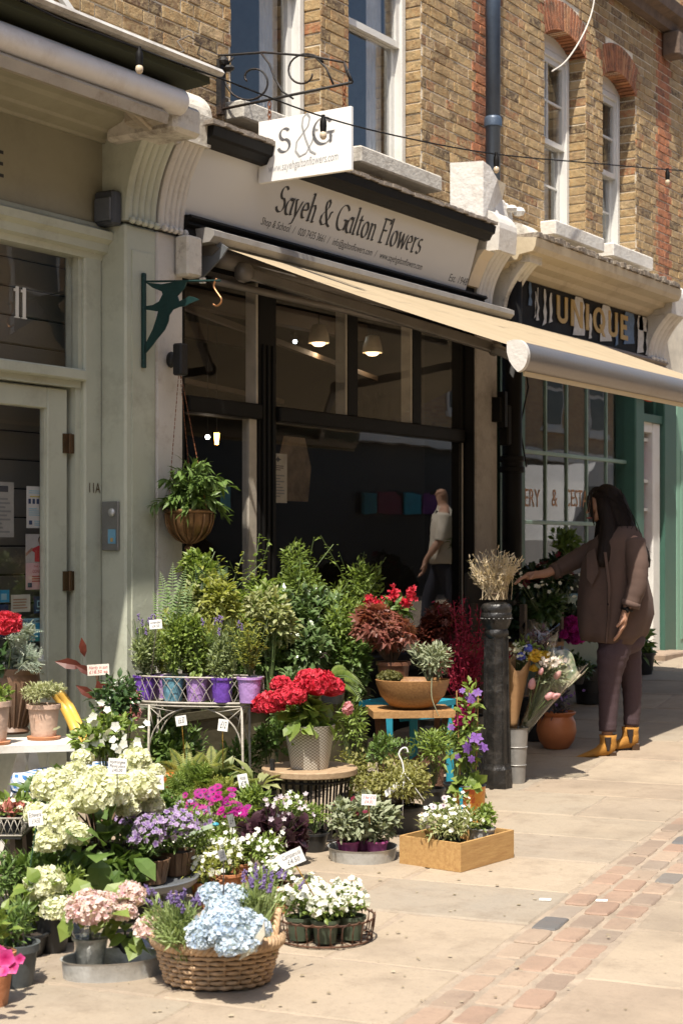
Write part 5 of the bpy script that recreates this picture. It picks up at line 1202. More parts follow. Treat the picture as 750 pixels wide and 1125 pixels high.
for sy_ in (-1,1):
    m=MB(); q=c0+Bv*(sy_*.07); m.tube([q+A*(.205*math.cos(t))+Z3*(zb_-.19+.17*math.sin(t)) for t in np.linspace(0,PI,18)],.004,5)
    for s_ in (-1,1):
        for j in range(3): m.tube([q+A*s_*.21+Z3*(zb_-.02),q+A*s_*(.19-.05*j)+Z3*(zb_-.12+.04*j)],.0025,4)
    m.build('arch',[WIREP],stand,smooth=True)
def herb(label,px,d,pm,kind,r=.050,h=.108,hgt=.21,cat='potted herb'):
    q=at(px,0,d); q=Vector((q.x,q.y,zb_+.006)); t=thing('potted_herb',label,cat,tuple(q),'herb pots in the oval wire planter')
    pot(t,q,r,h,pm,.8,.1); top=q+Z3*(h+.0)
    def fo(mb):
        if kind=='lav':
            n=150; tips=np.array(top)+np.stack([RNG.normal(0,.035,n),RNG.normal(0,.035,n),hgt*RNG.uniform(.4,1.25,n)],1); stems(mb,np.array(top),tips,.0009,1)
            bush(mb,top+Z3*.085,(.066,.055,.125),1200,.026,BLADE if 0 else LEAFN,9,.5,.9,0)
        elif kind=='tall':
            n=44; tips=np.array(top)+np.stack([RNG.normal(0,.04,n),RNG.normal(0,.035,n),hgt*RNG.uniform(.5,1.15,n)],1); stems(mb,np.array(top),tips,.0013,1)
            for t_ in tips:
                k=20; f=RNG.random(k)*.8+.2; P=np.array(top)+(t_-np.array(top))*f[:,None]; D=rdir(k); D[:,2]=abs(D[:,2])*.6+.2
                mb.inst(LEAFN,P,frames(D,rdir(k)+[0,0,1.5]),.028*RNG.uniform(.6,1.2,k))
        else:
            bush(mb,top+Z3*(hgt*.58),(.066,.06,hgt*.72),800,.026,LEAF if kind=='broad' else LEAFN,9,.5,.6,0,base=np.array(top),smi=1,ns=26,sr=.0012)
    foliage(t,[{'lav':leafm('herb_grey_green',(.32,.38,.17),(.18,.25,.09),(.42,.46,.26),.35),'tall':G_YEL,'broad':G_LITE,'nar':G_YEL}[kind],STEMG],fo)
    if kind=='lav':
        mb=MB(); n=7; P=np.array(top)+np.stack([RNG.normal(0,.035,n),RNG.normal(0,.035,n),RNG.uniform(.18,.25,n)],1)
        for p_ in P: mb.inst(BLOB,p_+np.stack([RNG.normal(0,.003,14),RNG.normal(0,.003,14),np.linspace(0,.03,14)],1),np.repeat(np.eye(3)[None],14,0),.0042)
        stems(mb,np.array(top),P,.0009,1); mb.build('flower_spikes',[F_LAV,STEMG],t)
    return t
herb('silvery lavender in a deep purple pot, leftmost in the wire planter',159,7.25,PPUR,'lav')
herb('upright herb in a lilac pot between the deep purple and teal pots',178,7.33,PLIL,'nar')
herb('broad leaved herb in the teal pot of the wire planter',190,7.19,PTEAL,'broad')
herb('mint like herb in the crinkled lilac pot right of the teal pot',216,7.17,PLIL,'broad')
herb('feathery herb in the lilac pot tucked behind the right deep purple pot',231,7.27,PLIL,'nar')
herb('lavender with violet spikes in the deep purple pot right of centre',244,7.13,PPUR,'lav')
herb('tall yellow green herb in the pale lilac pot, right end of wire planter',274,7.10,PLIL,'tall',hgt=.25,r=.053,h=.112)
price_card(171,686,7.1,14,10,['Lavender','£4.50'],'small white price card among the lavender at the left of the wire planter',.08,(166,742,7.2),WIREP)
# ---------------------------------------------------------------- (2) leafy mass behind: shrubs standing in a long dark trough
ya=4.78; a=onY(168,700,ya); b=onY(404,700,ya)
trough=thing('planter_trough','dark olive timber trough under the tall leafy shrubs, behind the wire planter','planter',(a.x,ya,0))
OLIVE=mat('dark_olive_paint',(.075,.065,.035),.7,0,.2,4,.4,25,dirt=(.03,.025,.015),dirtamt=.5)
m=MB(); m.box((a.x,ya,0),(b.x,ya+.03,.50),bev=.005); m.box((a.x,ya+.32,0),(b.x,ya+.35,.50)); m.box((a.x,ya+.03,0),(a.x+.03,ya+.32,.5)); m.box((b.x-.03,ya+.03,0),(b.x,ya+.32,.5)); m.build('trough_box',[OLIVE],trough)
m=MB(); m.box((a.x-.01,ya-.012,.47),(b.x+.01,ya-.001,.51)); m.build('rim_board',[OLIVE],trough)
m=MB(); m.box((a.x+.03,ya+.03,.38),(b.x-.03,ya+.32,.42)); m.build('soil',[SOIL],trough)
def shrub(label,px,py,rpx,rpy,Y,n,size,m,tm=LEAF,k=9,tight=.4,base=.42,shoots=(),name='leafy_shrub',sm=None,up=.35,depth=.8,cat='shrub',low=-1.,ns=14):
    n=int(n*1.55); size*=.95; c=onY(px,py,Y); d=Y/ray(px)[1]; r=rpx*d/FPX*1.1; rz=rpy*d/FPX*1.06; foot=Vector((c.x,c.y,base)); t=thing(name,label,cat,tuple(foot))
    def fo(mb):
        bush(mb,c,(r,r*depth,rz),n,size,tm,k,tight,up,0,low=low)
        for (sx_,sy_,ln) in shoots:
            tip=onY(sx_,sy_,Y-.02); q=Vector(c)+Vector((random.uniform(-.05,.05),0,0)); K=int(ln)
            f=np.linspace(.35,1,K)+RNG.normal(0,.01,K); P=np.array(q)+(np.array(tip)-np.array(q))*f[:,None]+np.stack([RNG.normal(0,.01,K),RNG.normal(0,.01,K),.02*np.sin(f*6)],1)
            D=rdir(K); D[:,2]=abs(D[:,2])*.4; mb.inst(tm,P,frames(D,rdir(K)*.4+[0,0,1.]),size*RNG.uniform(.8,1.3,K)*(1.25-.5*f))
    foliage(t,[m],fo)
    mb=MB(); P,O=clumps(c,(r*.7,r*.5,rz*.7),ns); stems(mb,np.array(foot),P,.002)
    for (sx_,sy_,ln) in shoots: stems(mb,np.array(c),np.array([tuple(onY(sx_,sy_,Y-.02))]),.0022)
    mb.build('stems',[sm or STEMG],t); return t
shrub('big glossy shrub with white edged leaves in the middle of the tall planting',325,722,66,66,4.95,2100,.052,G_GLOSS,shoots=((352,640,14),(300,650,12),(330,612,16),(382,640,14)))
shrub('light green climber with twisting shoots at the top right of the planting',392,660,34,42,5.0,900,.040,G_LITE,LEAFN,9,.4,shoots=((352,588,16),(372,606,10),(424,612,16),(400,606,12)),name='climbing_plant',cat='climber')
shrub('upright shrub with a tall leafy shoot in front of the notice window',275,668,42,48,5.02,1200,.042,G_LITE,LEAF,9,.42,shoots=((285,586,20),(296,592,16),(252,616,10)))
shrub('pale cream and green variegated shrub left of the tall planting',226,672,32,40,4.95,800,.040,G_PALE,LEAF,8,.42,shoots=((205,618,8),(222,612,8)))
shrub('small leaved green shrub in the centre top of the planting',335,638,38,40,5.05,1000,.036,G_LITE,LEAFN,8,.42,shoots=((322,596,16),(345,590,16),(308,606,12),(366,598,14)))
shrub('dark leafy shrub at the foot of the planting behind the red flowers',370,758,40,52,4.9,900,.046,G_GLOSS,LEAF,8,.45,base=.3,up=.1)
shrub('bushy mid green shrub behind the herb pots',262,720,44,38,5.0,900,.042,G_MID,LEAF,9,.45)
# ferns
def fern(label,px,py,d,tips,m,w=.1,name='fern',z=None,leaf=.055,base=None,potr=.07):
    q=at(px,py,d); t=thing(name,label,'fern',tuple(q))
    def fo(mb):
        for (tx,ty,dd) in tips:
            e=at(tx,ty,dd); K=26; L=(e-q).length
            for i in range(K):
                f=(i+1)/K; p=q.lerp(e,f)+Z3*(math.sin(f*PI)*L*.16); pn=q.lerp(e,min(1,f+.04))+Z3*(math.sin(min(1,f+.04)*PI)*L*.16); ax=(pn-p).normalized() if f<1 else ax
                sd=ax.cross(VD3).normalized(); ll=leaf*1.6*math.sin(PI*min(1,(f*.85+.12)))**.8*(1.15-f*.7)
                for s_ in (-1,1):
                    D=(sd*s_+ax*.35); mb.inst(T_leaf(.30,-.12,.05),np.array([tuple(p)]),frames(np.array([tuple(D)]),np.array([tuple(VD3*-.8+Z3*.5)])),ll,rnd=random.random())
            mb.tube([q.lerp(e,f)+Z3*(math.sin(f*PI)*L*.16) for f in (0,.25,.5,.75,1)],[.003,.0025,.002,.0015,.001],4,1)
    foliage(t,[m,STEMG],fo)
    if potr: pot(t,q-Z3*.12,potr,.125,PBLK)
    return t
fern('dark green sword fern against the white pilaster, tall fronds left of the shrubs',188,748,7.75,[(168,650,7.8),(176,628,7.9),(190,618,7.9),(204,624,7.8),(172,690,7.6),(200,640,7.6),(212,640,7.9),(215,660,7.7),(182,640,7.7)],G_MID,leaf=.034)
fern('fern with arching dark fronds beside the notice window post',232,690,8.1,[(214,620,8.1),(250,622,8.1),(262,640,8.0),(222,640,8.0),(240,616,8.2)],G_DARK,leaf=.03)
fern('bright fern frond drooping right of the red flowering pot',365,745,7.7,[(398,772,7.6),(394,752,7.6),(380,735,7.7),(402,760,7.8)],G_LITE,leaf=.024)
# ---------------------------------------------------------------- (3) hanging bronze urn
BRONZ=mat('antique_bronze',(.20,.115,.055),.42,.75,.25,18,.3,40,dirt=(.06,.035,.02),dirtamt=.6,dscale=12)
hc=onX(208,560,6.84); hd=6.84/ray(208)[0]; k=hd/FPX
hp=thing('hanging_planter','bronze footed urn hanging on chains by the white pilaster, filled with a drooping green plant','planter',tuple(hc))
zc=EYE+(HY-582)*k; R_=25*k
m=MB(); m.lathe((hc.x,hc.y,zc),[(0,-.145),(.012,-.145),(.016,-.135),(.008,-.125),(.022,-.115),(.028,-.10),(.022,-.088),(.012,-.08),(.03,-.068),(R_*.55,-.048),(R_*.85,-.01),(R_,.04),(R_*1.03,.085),(R_*1.10,.09),(R_*1.12,.10),(R_*1.05,.108),(R_*.9,.10),(0,.09)],28)
for i in range(14):
    a=2*PI*i/14; P=[(hc.x+math.cos(a)*r_,hc.y+math.sin(a)*r_,zc+z_) for r_,z_ in ((.03,-.07),(R_*.57,-.05),(R_*.88,-.012),(R_*1.03,.04),(R_*1.05,.085))]; m.tube(P,.006,5)
m.build('urn',[BRONZ],hp,smooth=True,auto=40)
for i in range(3):
    a=2*PI*i/3+.5; m=MB(); s0=Vector((hc.x+math.cos(a)*R_,hc.y+math.sin(a)*R_,zc+.1)); e0=onX(197,402,6.86); 
    for j in range(34):
        p_=s0.lerp(e0,j/34); q_=s0.lerp(e0,(j+.8)/34); m.tube([p_,q_],.0032 if j%2 else .0022,4)
    m.build('chain',[RC],hp)
def fo(mb):
    c=Vector((hc.x,hc.y,zc+.16)); 
    for kk in range(24):
        a=random.random()*2*PI; L=random.uniform(.10,.26); tip=c+Vector((math.cos(a)*L,math.sin(a)*L,random.uniform(-.10,.22)));K=20
        f=RNG.uniform(.3,1.,K); P=np.array(c-Z3*.06)+(np.array(tip)-np.array(c-Z3*.06))*f[:,None]; P[:,2]+=np.sin(f*PI)*.05
        D=np.array([math.cos(a),math.sin(a),-.5])+RNG.normal(size=(K,3))*.55; mb.inst(LEAFN,P,frames(D,rdir(K)*.5+[0,0,1.]),.075*RNG.uniform(.6,1.15,K))
    bush(mb,c+Z3*.05,(.16,.15,.17),420,.062,LEAFN,9,.45,.2)
foliage(hp,[G_MID],fo)
# ---------------------------------------------------------------- (4) slatted metal stool with round timber top, mesh pot of red hydrangea
d=7.15; tc=at(340,0,d); tc=Vector((tc.x,tc.y,0)); tz=.325
t=thing('round_table','low round table of black metal slats with a weathered timber top under the red hydrangea','table',tuple(tc))
m=MB(); R_=.212; m.lathe((tc.x,tc.y,tz-.03),[(0,0),(R_-.004,0),(R_,.004),(R_,.026),(R_-.004,.03),(0,.03)],40); m.build('tabletop',[TABLEW],t,smooth=True,auto=30)
m=MB()
for i in range(30):
    a=2*PI*i/30; q=Vector((math.cos(a),math.sin(a),0)); m.bar(tc+q*.15+Z3*.002,tc+q*.178+Z3*(tz-.031),.010,.003,up=q)
for z_,r_ in ((.02,.152),(tz-.05,.177)): m.tube([tc+Vector((math.cos(a),math.sin(a),0))*r_+Z3*z_ for a in np.linspace(0,2*PI,36)[:-1]],.006,6,closed=True)
m.build('slatted_base',[IRON],t)
m=MB(); q=at(292,835,d); m.box((tc.x-.19,tc.y+.06,tz),(tc.x-.18,tc.y+.08,tz+.05)); m.build('bolt',[IRON],t)
pc=at(340,0,7.12); pc=Vector((pc.x,pc.y,tz+.001)); 
t=thing('potted_hydrangea','red hydrangea in a white diamond mesh pot on the round slatted table','potted plant',tuple(pc))
s=N('white_mesh_metal'); c=s.coord(); spx=s.n('ShaderNodeSeparateXYZ',{0:c}); an=s.math('ARCTAN2',spx.outputs[1],spx.outputs[0]); u1=s.math('MULTIPLY',an,15.); v1=s.math('MULTIPLY',spx.outputs[2],235.)
pa=s.math('ABSOLUTE',s.math('SINE',s.math('ADD',u1,v1))); pb=s.math('ABSOLUTE',s.math('SINE',s.math('SUBTRACT',u1,v1))); hole=s.ramp(s.math('MULTIPLY',pa,pb),[(.10,(0,0,0)),(.2,(1,1,1))])
MESHP=s.done(s.bsdf(s.mix(hole,(.70,.68,.62),(.26,.235,.19)),.45,.1))
m=MB(); m.lathe(pc,[(0,0),(.082,0),(.112,.185),(.114,.19),(.110,.19),(.105,.16),(0,.16)],32); o=m.build('pot',[MESHP],t,smooth=True,auto=30); m=MB(); m.lathe(pc+Z3*.162,[(0,.003),(.104,.0)],20); m.build('soil',[SOIL],o)
def fo(mb):
    bush(mb,pc+Z3*.225,(.17,.13,.055),110,.075,LEAFW,7,.45,.1,0,base=np.array(pc+Z3*.16),smi=1,ns=22,sr=.003)
foliage(t,[G_LITE,STEMG],fo)
for (x,y,rp,dd) in ((296,774,16,7.05),(308,753,11,7.15),(349,752,20,7.05),(320,766,14,7.0),(364,757,14,7.1),(338,746,12,7.2),(286,778,9,7.1),(331,757,12,7.08),(308,768,12,7.02)):
    r_=rp*dd/FPX; head(t,at(x,y,dd),(r_,r_,r_*.75),F_RED,int(40+rp*4.5),.0175,F_RED)
head(t,at(382,780,7.05),(.02,.02,.03),F_PINK,30,.012)
# ---------------------------------------------------------------- (5) iron legged side table, carved bowl, turquoise chair
d=8.35; tc=at(451,0,d); tc=Vector((tc.x,tc.y,0)); tz=EYE-178*d/FPX
A=(VR3*.99+VD3*.1).normalized();Bv=Vector((-A.y,A.x,0))
t=thing('side_table','small timber topped table on crossed rusty iron legs, under the carved wooden bowl','table',tuple(tc))
m=MB(); 
def qd(u,v,z): return tc+A*u+Bv*v+Z3*z
V=[qd(*p) for p in ((-.215,-.17,tz-.035),(.205,-.17,tz-.035),(.205,.17,tz-.035),(-.215,.17,tz-.035),(-.215,-.17,tz),(.205,-.17,tz),(.205,.17,tz),(-.215,.17,tz))]
m.raw([tuple(v) for v in V],[(0,3,2,1),(4,5,6,7),(0,1,5,4),(1,2,6,5),(2,3,7,6),(3,0,4,7)]); m.build('tabletop',[wood('honey_tabletop',(.44,.25,.10),(.28,.14,.05),0,12,.6)],t)
for su in (-1,1):
    for sv in (-1,1):
        m=MB(); m.bar(qd(su*.16,sv*.12,tz-.036),qd(su*.13,sv*.10,0),.03,.008,up=Bv); m.build('leg',[RUST],t)
m=MB()
for sv in (-1,1):
    m.bar(qd(-.15,sv*.105,.04),qd(.15,sv*.105,.26),.035,.005,up=Bv); m.bar(qd(-.15,sv*.112,.26),qd(.15,sv*.112,.04),.035,.005,up=Bv)
    for j in range(7):
        for s_ in (-1,1): p_=qd((-.15+.3*(j+.5)/7),sv*.105-.006*sv,.15+s_*.11*((j+.5)/3.5-1)); m.ball(p_,(.006,.006,.006),6)
m.build('perforated_brace',[RUST],t)
BOWLW=wood('carved_bowl_wood',(.38,.20,.075),(.22,.10,.035),0,18,.5)
bc=at(453,0,8.3); bc=Vector((bc.x,bc.y,tz+.001)); t=thing('wooden_bowl','carved honey brown wooden bowl on the side table, planted with moss and silver trailing plant','bowl',tuple(bc))
m=MB(); prof=[(0,0),(.07,0),(.12,.02),(.165,.07),(.188,.13),(.192,.15),(.182,.152),(.175,.13),(.15,.10),(0,.09)]
m.lathe(bc,prof,36,sx=1.0,sy=.8,rot=math.atan2(A.y,A.x)); m.build('bowl_body',[BOWLW],t,smooth=True,auto=50)
m=MB(); m.lathe(bc+Z3*.11,[(0,.012),(.08,.01),(.16,.0)],20,sx=1,sy=.78,rot=math.atan2(A.y,A.x)); 
P,O=sphere_pts(at(428,745,8.28),(.06,.06,.035),500,0.); mb=m; blossoms(mb,P,O,.008,PET4,1,None,.8,0); m.ball(at(428,747,8.28),(.06,.06,.035),10,1); m.build('moss',[SOIL,leafm('moss',(.17,.16,.05),(.10,.10,.03))],t)
t=thing('trailing_plant','silver leaved trailing plant spilling from the right of the carved bowl','plant',tuple(at(474,745,8.27)))
def fo(mb):
    bush(mb,at(474,725,8.25),(.125,.10,.10),650,.034,LEAFN,9,.5,.5,0,base=np.array(at(470,750,8.27)),ns=50,sr=.0014)
    mb.tube(cr([at(474,745,8.15),at(474,765,8.1),at(478,778,8.08),at(482,787,8.08)],4),.002,4)
foliage(t,[G_GREY],fo)
t=thing('japanese_maple','dwarf Japanese maple with pinkish bronze leaves in a brown pot behind the bowl','shrub',tuple(at(430,760,8.55)))
pot(t,at(432,752,8.5)-Z3*.04,.085,.16,mat('brown_glazed_pot',(.16,.07,.04),.35),.8)
def fo(mb):
    c=at(428,692,8.5); bush(mb,c,(.215,.17,.13),330,.062,PALM,9,.42,.25,0,base=np.array(at(430,735,8.5)),smi=1,ns=60,sr=.0022,svar=.3)
foliage(t,[L_MAPLE,STEMB],fo)
t=thing('red_salvia','dark leaved plant with upright scarlet flower clusters above the maple','flower',tuple(at(425,720,8.8)))
foliage(t,[G_MID],lambda mb:bush(mb,at(427,672,8.75),(.16,.11,.07),110,.06,LEAF,7,.45,.3,0,base=np.array(at(425,720,8.8)),ns=30,sr=.0022))
for (x,y) in ((405,660),(432,652),(452,655),(445,662),(415,664)):
    mb=MB(); p_=np.array(at(x,y,8.7)); P=p_+RNG.normal(size=(34,3))*[.012,.012,.016]; mb.ball(p_,(.016,.016,.022),8); blossoms(mb,P,rdir(34),.015,PETC,0); mb.build('flower_cluster',[F_RED],t)
TURQ=mat('turquoise_paint',(.02,.25,.35),.5,0,.08,9,.15,40,dirt=(.1,.2,.2),dirtamt=.4)
ch=thing('turquoise_chair','turquoise painted wooden chair frame standing behind the side table','chair',tuple(gd(457,8.95)))
m=MB(); 
def cb(x0_,y0_,x1_,y1_,d1,d2,w_=.035): m.bar(at(x0_,y0_,d1),at(x1_,y1_,d2),w_,w_)
for (x,dd,yt) in ((454,8.9,785),(427,9.25,760)):
    m=MB(); g_=gd(x,dd); tp=at(x,yt,dd); tp=Vector((g_.x,g_.y,tp.z)); m.bar(g_,tp,.045,.035,up=VD3,bev=.004); m.build('leg',[TURQ],ch)
m=MB(); m.bar(at(454,816,8.92),at(492,822,8.8),.03,.035,bev=.004); m.bar(at(427,824,9.2),at(415,829,8.95),.025,.03); m.bar(at(440,790,9.1),at(490,785,8.9),.03,.03); m.build('rail',[TURQ],ch)
m=MB(); g_=gd(494,8.78); m.bar(g_,Vector((g_.x,g_.y,.44)),.04,.035,up=VD3,bev=.004); m.build('leg',[TURQ],ch)
m=MB(); m.prism([(-.02,-.2),(.36,-.2),(.36,.18),(-.02,.18)],(g_.x-.33,g_.y+.18,.44),(1,0,0),(0,1,0),.03); m.build('seat',[TURQ],ch)
# ---------------------------------------------------------------- (6) bollard, dried grasses, crimson plumes
bp_=GP(545,865); bx,by,bz=bp_
BOLM=mat('bollard_black_paint',(.014,.013,.012),.38,.1,.4,14,.8,26,dirt=(.10,.09,.08),dirtamt=.45,dscale=11)
t=thing('bollard','black cast iron bollard with octagonal ribbed shaft and round cap beside the bouquets','bollard',(bx,by,bz))
k=8.83/FPX
m=MB(); Y=lambda py:(865-py)*k
m.lathe((bx,by,bz),[(0,0),(.086,0),(.088,.02),(.084,.10),(.078,.115),(.074,.13)],8,rot=.3); m.lathe((bx,by,bz),[(.070,.13),(.066,.20),(.060,Y(700)),(.060,Y(698))],8,rot=.3)
for i in range(8):
    a=2*PI*i/8+.3; m.tube([(bx+math.cos(a)*.068,by+math.sin(a)*.068,bz+.13),(bx+math.cos(a)*.059,by+math.sin(a)*.059,bz+Y(702))],.008,6)
m.build('shaft',[BOLM],t)
m=MB(); m.lathe((bx,by,bz),[(.058,Y(702)),(.066,Y(699)),(.066,Y(696)),(.060,Y(693)),(.074,Y(688)),(.080,Y(683)),(.084,Y(680)),(.084,Y(677)),(.079,Y(675)),(.083,Y(672)),(.083,Y(669)),(.074,Y(666)),(.05,Y(664)),(0,Y(662))],28); 
for i in range(20):
    a=2*PI*i/20; m.ball((bx+math.cos(a)*.083,by+math.sin(a)*.083,bz+Y(681.5)),(.008,.008,.005),6)
m.build('cap',[BOLM],t,smooth=True,auto=35)
zt2=bz+Y(661)
t=thing('dried_grass_bunch','tied bunch of bleached dried grasses standing on the bollard cap','dried flowers',(bx,by,zt2))
mb=MB(); n=150; base=np.array((bx,by,zt2)); L_=.24
dr=unit(np.stack([RNG.normal(0,.42,n),RNG.normal(0,.42,n),np.ones(n)],1)); tips=base+[0,0,0]+dr*RNG.uniform(.15,.27,(n,1)); base2=base+np.stack([RNG.normal(0,.03,n),RNG.normal(0,.03,n),np.zeros(n)],1)
R=frames(tips-base2,rdir(n)); LL=np.linalg.norm(tips-base2,axis=1); mb.inst(STEM,base2,R,np.stack([np.full(n,.0016),LL,np.full(n,.0016)],1))
for q in range(12):
    i=RNG.integers(0,n,n); f=RNG.uniform(.45,1.05,n); P=base2[i]+(tips[i]-base2[i])*f[:,None]; D=(tips[i]-base2[i]); D=unit(D)+RNG.normal(size=(n,3))*.45; mb.inst(LEAFN,P,frames(D,rdir(n)),.022*RNG.uniform(.6,1.4,n))
mb.build('grass_heads',[F_DRY],t)
mb=MB(); mb.tube([(bx+math.cos(a)*.045,by+math.sin(a)*.045,zt2+.03) for a in np.linspace(0,2*PI,14)[:-1]],.004,5,closed=True); mb.build('twine',[STEMB],t)
def bucket(label,p,r,h,m_=ZINC,name='flower_bucket',cat='bucket',taper=.78):
    t=thing(name,label,cat,tuple(p)); mb=MB(); b=r*taper; mb.lathe(p,[(0,.003),(b,0),(r,h),(r+.004,h+.004),(r-.004,h+.002),(b,.01)],24); 
    for z_ in (.33,.66): rr=b+(r-b)*z_; mb.lathe((p[0],p[1],p[2]+h*z_),[(rr,-.004),(rr+.004,0),(rr,.004)],24)
    mb.build('bucket_body',[m_],t,smooth=True,auto=30); return t
q=gd(512,9.15); bucket('black flower bucket holding crimson plumes behind the bollard',q,.11,.34,PBLK)
t=thing('crimson_plumes','feathery crimson dyed plumes in a bucket just left of the bollard','flowers',(q.x,q.y,.2))
mb=MB(); n=34
for i in range(n):
    tip=at(random.gauss(505,17),random.uniform(655,735),9.15+random.gauss(0,.06)); tip.x=min(tip.x,at(538,0,9.2).x+0.); b0=Vector((q.x,q.y,.3)); K=70
    f=RNG.uniform(.45,1.,K); P=np.array(b0)+(np.array(tip)-np.array(b0))*f[:,None]+RNG.normal(size=(K,3))*.016; D=np.array((tip-b0).normalized())*.8+RNG.normal(size=(K,3))*.6
    mb.inst(LEAFN,P,frames(D,rdir(K)),.024*RNG.uniform(.6,1.3,K)); mb.tube([b0,tip],.002,4)
mb.build('plume',[L_AST],t)
t=thing('crimson_shrub','dark bronze and scarlet leaved plant between the maple and the crimson plumes','shrub',tuple(gd(478,9.3)))
pot(t,gd(478,9.3),.12,.35,PBLK)
foliage(t,[L_RED],lambda mb:bush(mb,at(480,690,9.3),(.18,.15,.17),480,.05,PALM,9,.42,.2,0,base=np.array(gd(478,9.3)+Z3*.3),ns=40,sr=.002))
# ---------------------------------------------------------------- (7) clematis in a painted tin, crate, zinc trays
q=GP(515,903); k=7.65/FPX
t=thing('potted_clematis','purple clematis climbing canes in an orange painted tin in front of the bollard','potted plant',tuple(q))
s=N('orange_printed_tin'); c=s.coord(); vv=s.n('ShaderNodeTexVoronoi',{'Vector':c,'Scale':22.}).outputs['Color']; ORT=s.done(s.bsdf(s.mix(s.ramp(s.noise(c,24.,3),[(.5,(0,0,0)),(.56,(1,1,1))]),(.62,.27,.03),(.50,.10,.02)),.4,.2))
m=MB(); m.lathe(q,[(0,.0),(.072,.0),(.078,.17),(.081,.175),(.076,.175),(.074,.15),(0,.15)],24); o=m.build('pot',[ORT],t,smooth=True,auto=30)
m=MB(); m.lathe(q+Z3*.17,[(.079,0),(.083,.004),(.079,.008)],24); m.tube([q+VR3*-.04-VD3*.075+Z3*.02,q+VR3*-.045-VD3*.08+Z3*.17],.009,6,1); m.build('tin_rim',[mat('tin_dark',(.03,.03,.03),.4,.5),TURQ],o)
for s_ in (-.04,.03,.0):
    m=MB(); m.tube([q+VR3*s_+Z3*.15,q+VR3*(s_*1.5)+VD3*s_*.5+Z3*.62],.003,5); m.build('cane',[WOODY],t)
foliage(t,[G_LITE,STEMG],lambda mb:(bush(mb,q+Z3*.42,(.085,.07,.28),300,.042,LEAF,9,.4,.1,0,base=np.array(q+Z3*.15),smi=1,ns=30,sr=.0015),bush(mb,q+Z3*.17,(.09,.08,.05),30,.07,LEAFW,5,.4,.2)))
for (x,y,dd,s_) in ((517,768,7.6,.036),(524,762,7.6,.03),(500,778,7.6,.022),(522,812,7.55,.036),(512,822,7.55,.034),(495,800,7.6,.022),(530,822,7.6,.026),(503,832,7.6,.024),(508,760,7.6,.022),(517,834,7.55,.028)):
    mb=MB(); p_=np.array([tuple(at(x,y,dd))]); blossoms(mb,p_,np.array([tuple(VD3*-1+Z3*.5)]),s_,T_petals(6,.8,1.,-.1),0,None,.5); mb.ball(p_[0],(.006,.006,.006),6,1); mb.build('flower',[F_CLEM,F_YEL],t)
for (x,y,sx_,sy_) in ((511,790,14,22),(505,797,9,14),(516,778,8,12)):
    k=7.65/FPX; head(t,at(x,y,7.66),(sx_*k*.8,sx_*k*.6,sy_*k*.75),F_PINK if 0 else F_HOT,70,.016,name='red_flower_cluster')
# crate
zA=GP(438.6,949);zB=GP(506,959);zC=GP(547.7,940)
cr_=thing('wooden_crate','pale pine tray crate on the pavement holding white flowers and a small zinc bucket','crate',tuple(zB))
e1=(zA-zB);e2=(zC-zB); e1.z=e2.z=0; hC=.115
# square the crate up
L1,L2=e1.length,e2.length; e1.normalize(); e2=(e2-e1*(e2.dot(e1))); L2=max(.27,e2.length); e2.normalize()
def cpt(a,b,z): return zB+e1*a+e2*b+Z3*z
def slabw(p0,p1,th,dirv,name,h=hC):
    m=MB(); V=[p0,p1,p1+dirv*th,p0+dirv*th]; V=[tuple(v) for v in V]+[tuple(v+Z3*h) for v in V]; m.raw(V,[(0,3,2,1),(4,5,6,7),(0,1,5,4),(1,2,6,5),(2,3,7,6),(3,0,4,7)]); return m.build(name,[WOODY],cr_)
slabw(cpt(0,0,0),cpt(L1,0,0),.012,e2,'side_board'); slabw(cpt(0,L2,0),cpt(L1,L2,0),.012,-e2,'side_board'); slabw(cpt(0,.0122,0),cpt(0,L2-.0122,0),.012,e1,'end_board'); slabw(cpt(L1,.0122,0),cpt(L1,L2-.0122,0),.012,-e1,'end_board')
m=MB(); V=[cpt(.013,.013,.004),cpt(L1-.013,.013,.004),cpt(L1-.013,L2-.013,.004),cpt(.013,L2-.013,.004)]; m.raw([tuple(v) for v in V]+[tuple(v+Z3*.008) for v in V],[(0,3,2,1),(4,5,6,7),(0,1,5,4),(1,2,6,5),(2,3,7,6),(3,0,4,7)]); m.build('base_board',[WOODY],cr_)
def simple(label,q,r,h,pm,fm,rad,n,size,tm=LEAFN,fl=None,nf=0,fs=.012,ftm=PET5,cat='potted plant',name='potted_plant',zoff=None,k=8,tight=.45,up=.5,group=None,sm=None,low=-.3,ns=20,rim=.12,taper=.76,slats=0,svar=.35,fjit=.4):
    q=Vector(q); t=thing(name,label,cat,tuple(q),group)
    pot(t,q,r,h,pm,taper,rim,slats=slats); c=q+Z3*(h+(rad[2]*.55 if zoff is None else zoff))
    hold={}
    def fo(mb): hold['PO']=bush(mb,c,rad,n,size,tm,k,tight,up,0,base=np.array(q+Z3*h*.9),smi=1,ns=ns,low=low,svar=svar)
    foliage(t,[fm,sm or STEMG],fo)
    if fl is not None and nf:
        P,O=hold['PO']; w_=P[:,2]+O[:,2]*.03-(P-np.array(c))@np.array(VD3)*.3; i=np.argsort(-w_)[:int(n*.6)]; i=RNG.choice(i,min(nf,len(i)),replace=False)
        mb=MB(); O2=O[i]+np.array([0,0,.6])-np.array(VD3)*.5; blossoms(mb,P[i]+O[i]*.012+[0,0,.008],unit(O2),fs,ftm,0,None,fjit); mb.build('blossoms',[fl],t)
    return t
cc=cpt(L1*.5,L2*.5,.013)
